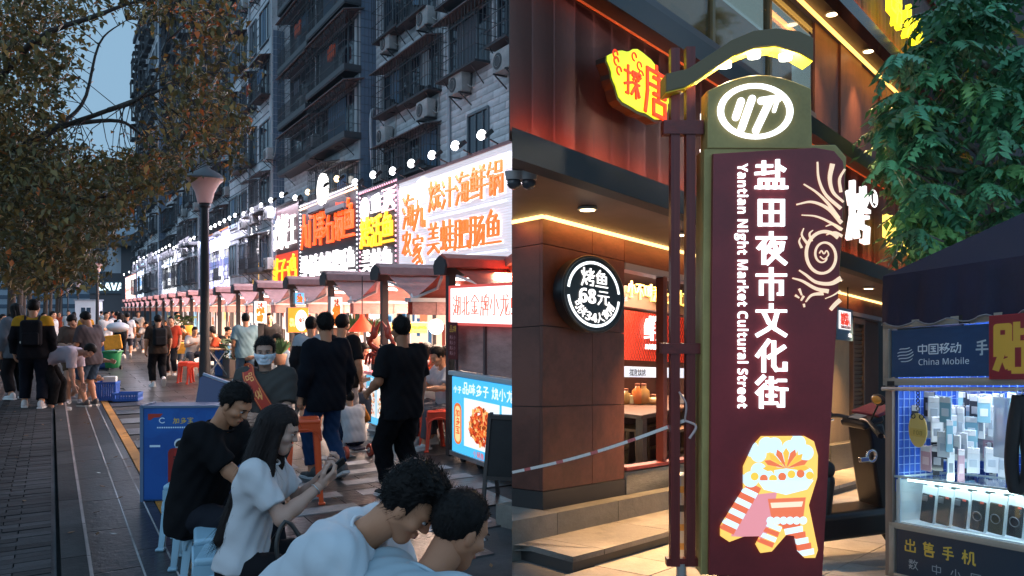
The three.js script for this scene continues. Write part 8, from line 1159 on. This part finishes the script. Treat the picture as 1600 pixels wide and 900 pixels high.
// ---------------------------------------------------------------- the phone accessory stall at the right edge
const PE = V(0.438, 0, 0.899), PN = V(-0.899, 0, 0.438), PO = V(2.47, 0, -5), PTURN = Math.atan2(PN.x, PN.z);
const PM = (u, y, z) => new THREE.Matrix4().makeBasis(PE, UP, PN).setPosition(PO.clone().addScaledVector(PE, u).addScaledVector(PN, z).setY(y));
const PW = (u, y, z) => { const p = V(u, 0, z), q = PO.clone().addScaledVector(PE, u).addScaledVector(PN, z); return V(q.x, y + fall(q.z), q.z); };
function ppart(parent, name, geo, m, u = 0, y = 0, z = 0) { let g = slope((Array.isArray(geo) ? merge(geo) : geo).clone().applyMatrix4(PM(u, y, z))); let b = parent; while (b && b !== scene) { g.translate(-b.position.x, -b.position.y, -b.position.z); b = b.parent; } return part(parent, name, g, m); }
{
  const st = thing('phone_stall', 'phone accessory stall with a navy canopy, blue name board and a blue mesh back', 'market stall', PW(0.8, 0, -0.4));
  const creamM = mat([0.42, 0.38, 0.32], 0.6, { map: T.grime }), navy = mat([0.010, 0.011, 0.04], 0.8, { map: T.fabric }), blue = mat([0.02, 0.09, 0.45], 0.5), postM = mat([0.3, 0.24, 0.2], 0.6, { map: T.grime });
  const W = 2.0;
  ppart(st, 'post', bx(0.05, 1.95, 0.05, 0.0, 0.975, 0.0), postM); ppart(st, 'post', bx(0.05, 1.95, 0.05, W, 0.975, 0.0), postM); ppart(st, 'post', bx(0.05, 1.95, 0.05, 0.0, 0.975, -1.2), postM);
  // canopy: roof and scalloped valance
  { const N = 60, pos = [], idx = []; for (let i = 0; i <= N; i++) { const u = -0.03 + i / N * (W + 0.1), sc = 0.035 * Math.abs(Math.sin(u * Math.PI / 0.22)), wv = 0.012 * Math.sin(u * 23) + 0.008 * Math.sin(u * 51); pos.push(u, 1.95, 0.04, u, 1.8, 0.06 + wv * 0.6, u, 1.63 - sc + 0.02, 0.065 + wv); if (i) { const a = i * 3 - 3; for (const k of [0, 1]) idx.push(a + k, a + k + 1, a + k + 3, a + k + 1, a + k + 4, a + k + 3); } } const g = new THREE.BufferGeometry(); g.setAttribute('position', new THREE.Float32BufferAttribute(pos, 3)); g.setAttribute('uv', new THREE.Float32BufferAttribute(pos.length / 3 * 2, 2)); g.setIndex(idx); g.computeVertexNormals(); ppart(st, 'valance', metric(g), navy);
    const e = []; for (let i = 0; i < N; i++) { const u = -0.03 + i / N * (W + 0.1), u1 = -0.03 + (i + 1) / N * (W + 0.1), f = (q) => [q, 1.645 - 0.035 * Math.abs(Math.sin(q * Math.PI / 0.22)), 0.07 + 0.012 * Math.sin(q * 23) + 0.008 * Math.sin(q * 51)]; e.push(rod(f(u), f(u1), 0.005, 0.005, 5)); } ppart(st, 'piping', e, mat([0.2, 0.2, 0.22], 0.6));
    const roof = new THREE.BufferGeometry(); roof.setAttribute('position', new THREE.Float32BufferAttribute([-0.03, 1.95, 0.04, W + 0.07, 1.95, 0.04, W + 0.07, 1.95, -1.4, -0.03, 1.95, -1.4, W / 2, 2.5, -0.7], 3)); roof.setIndex([0, 1, 4, 1, 2, 4, 2, 3, 4, 3, 0, 4]); roof.setAttribute('uv', new THREE.Float32BufferAttribute(10, 2)); ppart(st, 'canopy', toCreasedNormals(roof, 0.3), navy);
    ppart(st, 'side_valance', rbx(0.012, 0.3, 1.44, 0.005, -0.03, 1.79, -0.68), navy); }
  // name board
  const bt = canvasTex(1024, 416, (c, w, h) => { c.fillStyle = '#173a63'; c.fillRect(0, 0, w, h); const r = rng(2); for (let i = 0; i < 50; i++) { c.fillStyle = '#1d4470'; c.globalAlpha = 0.3; c.fillRect(r() * w, r() * h, 100, 30); } c.globalAlpha = 1; c.strokeStyle = '#b9c9d6'; c.lineWidth = 9; c.save(); c.beginPath(); c.arc(120, 220, 78, 0, 7); c.clip(); for (let i = -3; i < 4; i++) { c.beginPath(); c.moveTo(20, 250 + i * 30); c.bezierCurveTo(90, 190 + i * 30, 130, 270 + i * 30, 220, 170 + i * 30); c.stroke(); } c.restore(); ink(c, '中国移动', 235, 130, 92, 0.11, '#cbd6df', { gap: 0.06 }); c.font = '76px sans-serif'; c.fillStyle = '#cbd6df'; c.fillText('China Mobile', 240, 322); ink(c, '手机', 735, 120, 130, 0.12, '#aebbc4', { sx: 0.85, gap: 0.2 }); });
  const nb = thing('name_board', 'blue name board of the phone stall in a cream frame with white lettering', 'sign', PW(0.02, 1.27, 0.03)); ppart(nb, 'board', bx(0.78, 0.3, 0.02, 0.4, 0.15, -0.012), mat([0.02, 0.06, 0.14], 0.5), 0.02, 1.29, 0.04); ppart(nb, 'printed_face', sheet(0.75, 0.28, 0.4, 0.15, 0), printMat(bt, 0.5), 0.02, 1.29, 0.042); ppart(nb, 'frame', [bx(1.4, 0.045, 0.05, 0.66, 0.335, 0), bx(1.4, 0.045, 0.05, 0.66, -0.03, 0), bx(0.04, 0.36, 0.05, -0.02, 0.15, 0)], creamM, 0.02, 1.29, 0.03); ppart(nb, 'clip', [bx(0.06, 0.05, 0.07, 0.51, 0.335, 0), bx(0.05, 0.03, 0.06, 0.02, -0.04, 0)], blackMetal, 0.02, 1.29, 0.03);
  const rp = thing('film_poster', 'red poster with a large yellow character beside the phone stall board', 'poster', PW(0.72, 1.2, 0.08)); ppart(rp, 'board', bx(0.5, 0.36, 0.015, 0.25, 0.18, -0.01), mat([0.3, 0.02, 0.03], 0.5), 0.69, 1.27, 0.085); ppart(rp, 'printed_face', sheet(0.49, 0.35, 0.25, 0.18, 0), printMat(canvasTex(256, 192, (c, w, h) => { c.fillStyle = '#7d1420'; c.fillRect(0, 0, w, h); ink(c, '贴', 14, 22, 146, 0.14, '#c79a34', { sx: 0.62 }); ink(c, '手', 140, 22, 146, 0.14, '#c79a34', { sx: 0.62 }); }), 0.5), 0.69, 1.27, 0.087);
  ppart(st, 'hanging_rail', rod([-0.02, 1.215, 0.06], [W, 1.215, 0.06], 0.014), steel);
  // blue mesh back and side, with hooks
  ppart(st, 'back_panel', bx(W, 1.35, 0.03, W / 2, 0.68 + 0.55, 0), blue, 0, 0, -0.75); ppart(st, 'side_panel', bx(0.03, 1.0, 0.75, 0.03, 1.05, -0.38), blue);
  const net = []; for (let i = 0; i < 38; i++) net.push(bx(0.004, 0.9, 0.004, i * 0.053, 1.05, 0)); for (let i = 0; i < 18; i++) net.push(bx(W, 0.004, 0.004, W / 2, 0.62 + i * 0.053, 0.002)); ppart(st, 'wire_mesh', net, mat([0.25, 0.4, 0.7], 0.4), 0, 0, -0.72); const sn = []; for (let i = 0; i < 14; i++) sn.push(bx(0.004, 0.9, 0.004, 0, 1.05, -i * 0.053)); for (let i = 0; i < 18; i++) sn.push(bx(0.004, 0.004, 0.72, 0, 0.62 + i * 0.053, -0.36)); ppart(st, 'wire_mesh', sn, mat([0.25, 0.4, 0.7], 0.4), 0.052, 0, 0);
  // counter: glass case over a printed board
  ppart(st, 'counter', bx(W, 0.32, 0.55, W / 2, 0.16, -0.28), mat([0.08, 0.07, 0.08], 0.6)); ppart(st, 'counter_frame', [bx(W, 0.035, 0.03, W / 2, 0.335, 0.01), bx(0.035, 0.33, 0.03, 0.02, 0.165, 0.012), bx(W, 0.03, 0.03, W / 2, 0.015, 0.012)], creamM);
  const ct = canvasTex(1024, 320, (c, w, h) => { c.fillStyle = '#122a3c'; c.fillRect(0, 0, w, h); ink(c, '出售手机', 60, 60, 92, 0.12, '#c0a43c', { sx: 0.9, gap: 0.5 }); ink(c, '数', 90, 200, 66, 0.09, '#8a969c'); ink(c, '中小国', 250, 200, 66, 0.09, '#8a969c', { gap: 0.9 }); }); const cb = ppart(st, 'printed_board', sheet(1.0, 0.29, 0.5, 0.145, 0), printMat(ct, 0.5), 0.05, 0.03, 0.018);
  ppart(st, 'case_glass', [bx(W, 0.3, 0.006, W / 2, 0.5, 0), bx(W, 0.006, 0.5, W / 2, 0.648, -0.25)], mat([0.92, 0.97, 1], 0.03, { transmission: 1, thickness: 0 })); ppart(st, 'case_edge', [bx(W, 0.014, 0.014, W / 2, 0.65, 0), bx(W, 0.014, 0.014, W / 2, 0.65, -0.5), bx(0.014, 0.3, 0.014, 0.06, 0.5, 0), bx(0.014, 0.014, 0.5, 0.06, 0.65, -0.25)], mat([0.4, 0.5, 0.55], 0.3)); ppart(st, 'case_floor', bx(W, 0.02, 0.5, W / 2, 0.352, -0.25), mat([0.6, 0.65, 0.65], 0.5)); ppart(st, 'case_back', bx(W, 0.22, 0.02, W / 2, 0.48, -0.5), mat([0.45, 0.5, 0.45], 0.6, { map: T.plaster })); ppart(st, 'case_end', bx(0.02, 0.28, 0.5, 0.045, 0.49, -0.25), mat([0.5, 0.55, 0.55], 0.5));
  ppart(st, 'case_lamp', bx(W - 0.2, 0.015, 0.02, W / 2, 0.632, -0.03), glow([0.85, 1, 0.95], 3.5)); rectLight(0xe6fff6, 14, 1.6, 0.03, PW(0.9, 0.62, -0.04), PW(0.9, 0.4, -0.22)); rectLight(0xeaf4ff, 20, 1.4, 0.3, PW(0.8, 1.58, -0.3), PW(0.8, 0.9, -0.55));
  ppart(st, 'ceiling_lamp', bx(1.4, 0.02, 0.05, 0.8, 1.6, -0.3), glow([0.95, 0.98, 1], 2.5));
  const r = rng(808), white = mat([0.62, 0.66, 0.68], 0.35), phoneM = [[0.03, 0.035, 0.04], [0.05, 0.045, 0.04], [0.025, 0.03, 0.035]].map((c) => mat(c, 0.25));
  // phone cases standing in the glass case, left to right
  const words = ['first', 'second', 'third', 'fourth', 'fifth', 'sixth', 'seventh', 'eighth', 'ninth'];
  for (let i = 0; i < 9; i++) { const o = thing('phone_case_pack', 'white phone case pack in the glass counter, ' + words[i] + ' from the left', 'phone case', PW(0.20 + i * 0.108, 0.365, -0.09), PTURN); o.scale.setScalar(1.2); part(o, 'card', rbx(0.088, 0.19, 0.012, 0.006, 0, 0.1, 0, 0, -0.16), white); part(o, 'hook_tab', cyl(0.02, 0.02, 0.008, 0, 0, 0, 14).rotateX(Math.PI / 2 - 0.16).translate(0, 0.2, -0.017), white); const p = part(o, 'case', rbx(0.07, 0.145, 0.012, 0.008, 0, 0.082, 0.012, 0, -0.16), phoneM[i % 3]); part(p, i < 3 ? 'camera_bump' : 'ring', i < 3 ? rbx(0.03, 0.03, 0.006, 0.004, -0.014, 0.132, 0.014, 0, -0.16) : new THREE.TorusGeometry(0.022, 0.003, 5, 20).translate(0, 0.08, 0.02), mat([0.12, 0.12, 0.13], 0.3)); part(o, 'price_tag', bx(0.016, 0.01, 0.002, 0.02, 0.15, 0.012, 0, -0.16), mat([0.6, 0.08, 0.05], 0.5)); }
  for (let i = 0; i < 14; i++) { const c = [[0.5, 0.55, 0.55], [0.15, 0.3, 0.4], [0.1, 0.15, 0.3], [0.5, 0.5, 0.35]][r() * 4 | 0]; const o = solo('cable_pack', merge([rbx(0.05, 0.09, 0.012, 0.004, 0, 0.05, 0, r() * 2, 0.5 * (r() - 0.5), r() - 0.5), tube([[-0.02, 0.03, 0.01], [0.02, 0.05, 0.015], [0, 0.08, 0.01]], 0.004, 8, 4)]), mat(c, 0.4), 'loose cable pack lying in the left half of the glass counter behind the phone cases', 'cable pack', PW(0.1 + r() * 0.35, 0.365, -0.2 - r() * 0.2), PTURN, 'loose packs in the glass counter'); }
  // packs on the mesh: rows on hooks
  let proto = {}; const cols = [[0.66, 0.7, 0.72], [0.2, 0.4, 0.5], [0.45, 0.3, 0.36], [0.03, 0.035, 0.05], [0.3, 0.45, 0.55], [0.5, 0.55, 0.6]];
  for (let row = 0; row < 4; row++) for (let i = 0; i < 13; i++) { const k = r() * 6 | 0, x = 0.14 + i * 0.082 + row % 2 * 0.03 + (r() - 0.5) * 0.02; if (r() < 0.12) continue; let o; const long = row === 1 || row === 3; const key = k + '' + long; const gl = ['clear', 'teal', 'pink', 'black', 'pale blue', 'white'][k] + (long ? ' long' : '') + ' accessory pack hanging on the blue mesh of the phone stall';
    if (!proto[key]) { o = proto[key] = thing('hanging_pack', gl, 'accessory pack', [0, 0, 0], PTURN, 'packs on the blue mesh, ' + ['clear', 'teal', 'pink', 'black', 'pale blue', 'white'][k] + (long ? ' long' : '')); const w = long ? 0.042 : 0.07, h = long ? 0.2 : 0.16; part(o, 'pack', rbx(w, h, 0.01, 0.004, 0, -h / 2, 0), mat(cols[k], 0.3)); part(o, 'label_card', rbx(w * 0.9, 0.035, 0.011, 0.002, 0, -0.02, 0.001), mat([0.6, 0.62, 0.65], 0.5)); part(o, 'print', rbx(w * 0.6, h * 0.3, 0.0115, 0.002, 0, -h * 0.6, 0.001), mat([[0.25, 0.3, 0.35], [0.6, 0.65, 0.7], [0.6, 0.5, 0.55], [0.3, 0.32, 0.36], [0.15, 0.25, 0.45], [0.35, 0.42, 0.5]][k], 0.4)); part(o, 'hook', rod([0, -0.008, 0.03], [0, -0.002, -0.12], 0.0025), steel); } else o = copyOf(proto[key]);
    o.position.copy(PW(x, [1.2, 1.12, 0.98, 0.88][row] - (r() * 0.03), -0.5 + row % 2 * 0.08 - (row > 1 ? 0.06 : 0))); o.rotation.y = PTURN + (r() - 0.5) * 0.9; }
  for (let row = 0; row < 5; row++) for (let i = 0; i < 13; i++) { // and out from the side panel
    const k = [0, 5, 1, 0, 2, 5, 4, 3][r() * 8 | 0], long = row === 1 || r() < 0.3, key = k + '' + long; if (r() < 0.1 || !proto[key]) continue; const o = copyOf(proto[key]); o.position.copy(PW(0.1 + r() * 0.3, [1.2, 1.13, 1.05, 0.96, 0.88][row] - r() * 0.04, -0.04 - i * 0.05)); o.rotation.y = PTURN + 0.5 + (r() - 0.5) * 1.2; }
  // number tag and black strap on the rail
  const tg = thing('number_tag', 'yellow oval number tag hanging from the rail, its lettering seen mirrored', 'tag', PW(0.24, 1.2, 0.07), PTURN); part(tg, 'plate', cyl(0.062, 0.062, 0.006, 0, 0, 0, 30).rotateX(Math.PI / 2).scale(1, 1.7, 1).translate(0, -0.24, 0), mat([0.5, 0.38, 0.12], 0.5)); part(tg, 'print', sheet(0.1, 0.05, 0, -0.255, 0.005), printMat(canvasTex(128, 64, (c, w, h) => { c.fillStyle = '#b49a4c'; c.fillRect(0, 0, w, h); c.translate(w, 0); c.scale(-1, 1); c.font = 'bold 50px sans-serif'; c.fillStyle = '#8a7838'; c.fillText('B01', 18, 50); }), 0.5)); part(tg, 'chain', [...Array(5)].map((_, i) => new THREE.TorusGeometry(0.011, 0.003, 5, 10).rotateY(i % 2 * 1.5).translate(0, -0.01 - i * 0.024, 0)), blackMetal); for (const x of [-0.035, 0.035]) part(tg, 'ring', new THREE.TorusGeometry(0.014, 0.003, 5, 14).translate(x * 0.8, -0.155, 0.006), blackMetal);
  const bs = thing('black_strap', 'thick black strap bag hanging from the rail at the right edge', 'bag', PW(0.86, 1.2, 0.09), PTURN + 0.5); part(bs, 'strap', [tube([[0, -0.02, 0], [-0.025, -0.2, 0.01], [-0.035, -0.42, 0], [-0.01, -0.55, 0.01], [0.025, -0.5, 0]], 0.034, 24, 8), tube([[0, -0.02, 0], [0.03, -0.2, -0.01], [0.045, -0.42, 0], [0.02, -0.54, 0]], 0.038, 24, 8)], mat([0.01, 0.01, 0.012], 0.8)); part(bs, 'clip', new THREE.TorusGeometry(0.015, 0.004, 6, 14).translate(0, 0.0, 0), steel);
  const pl = thing('plastic_sleeve', 'clear plastic sleeve hanging beside the black strap', 'bag', PW(0.74, 1.2, 0.05), PTURN); part(pl, 'sleeve', rbx(0.09, 0.34, 0.01, 0.004, 0, -0.2, 0), mat([0.7, 0.75, 0.8], 0.15, { transmission: 0.6, thickness: 0 })); part(pl, 'hook', new THREE.TorusGeometry(0.012, 0.003, 5, 12).translate(0, -0.02, 0), steel);
}
{ // electric scooter between the pylon and the stall
  const d = 5.6, sc = thing('electric_scooter', 'black electric scooter parked between the pylon and the phone stall', 'scooter', V(P(1330, 0, d).x, fall(-d), -d), 0.35), bk = mat([0.014, 0.014, 0.016], 0.35), rub = mat([0.012, 0.012, 0.012], 0.8);
  // local: x to the front wheel on the right
  for (const x of [-0.62, 0.5]) { const w = part(sc, 'wheel', new THREE.TorusGeometry(0.17, 0.05, 8, 24).translate(x, 0.21, 0), rub); part(w, 'rim', cyl(0.12, 0.12, 0.05, 0, 0, 0, 20).rotateX(Math.PI / 2).translate(x, 0.21, 0), mat([0.1, 0.1, 0.1], 0.4, { metalness: 0.6 })); }
  part(sc, 'footboard', rbx(0.8, 0.2, 0.28, 0.05, -0.1, 0.26, 0), bk); part(sc, 'body', [rbx(0.5, 0.3, 0.26, 0.1, -0.55, 0.45, 0), rbx(0.1, 0.36, 0.24, 0.05, -0.3, 0.45, 0, 0, 0, -0.15)], bk); part(sc, 'seat', rbx(0.55, 0.12, 0.24, 0.055, -0.5, 0.66, 0), mat([0.02, 0.02, 0.02], 0.6));
  part(sc, 'front_column', [poly([[0.2, 0.3], [0.32, 0.3], [0.28, 0.62], [0.18, 0.95], [0.08, 0.95], [0.14, 0.6]], 0.18, 0.02).translate(0, 0, -0.09), rod([0.5, 0.21, 0.09], [0.22, 0.85, 0.06], 0.02), rod([0.5, 0.21, -0.09], [0.22, 0.85, -0.06], 0.02)], bk);
  part(sc, 'mudguard', new THREE.TorusGeometry(0.24, 0.06, 8, 20, 2.4).scale(1, 1, 1.2).rotateZ(0.5).translate(0.5, 0.2, 0), bk); part(sc, 'dashboard', rbx(0.2, 0.06, 0.24, 0.025, 0.1, 0.98, 0, 0, 0, 0.3), bk); part(sc, 'dash_screen', rbx(0.08, 0.005, 0.1, 0.002, 0.06, 1.01, 0, 0, 0, 0.3), mat([0.35, 0.33, 0.3], 0.2)); part(sc, 'windshield', rbx(0.2, 0.03, 0.26, 0.012, 0.22, 1.05, 0, 0, 0, 0.25), mat([0.3, 0.06, 0.07], 0.25));
  part(sc, 'handlebar', [tube([[0.06, 0.98, 0], [0.0, 1.0, 0.15], [-0.08, 0.94, 0.33]], 0.016, 14, 8), tube([[0.06, 0.98, 0], [0.0, 1.0, -0.15], [-0.08, 0.94, -0.33]], 0.016, 14, 8)], bk); for (const s of [1, -1]) { part(sc, 'grip', rod([-0.03, 0.975, s * 0.23], [-0.09, 0.93, s * 0.36], 0.022), rub); const m = part(sc, 'mirror', [rod([0.0, 1.0, s * 0.18], [-0.05, 1.14, s * 0.3], 0.007), ball(0.05, -0.06, 1.17, s * 0.31, 0.4, 0.8, 1.3)], bk); part(m, 'reflector', ball(0.035, -0.075, 1.17, s * 0.31, 0.3, 0.8, 1.2), mat([0.6, 0.3, 0.05], 0.2)); part(sc, 'brake_lever', rod([0.02, 0.96, s * 0.2], [-0.04, 0.91, s * 0.36], 0.008), chrome); }
  part(sc, 'headlight', ball(0.06, 0.26, 0.82, 0, 0.7, 0.8, 1.2), mat([0.3, 0.3, 0.3], 0.1)); part(sc, 'lock', [new THREE.TorusGeometry(0.04, 0.012, 6, 16).translate(0.07, 0.74, 0.12), rbx(0.08, 0.04, 0.03, 0.01, 0.0, 0.72, 0.12)], chrome);
}

scene.traverse((o) => { if (o.isMesh) { o.castShadow = true; o.receiveShadow = true; } if (o.userData.w) delete o.userData.w; });
renderer.render(scene, camera);
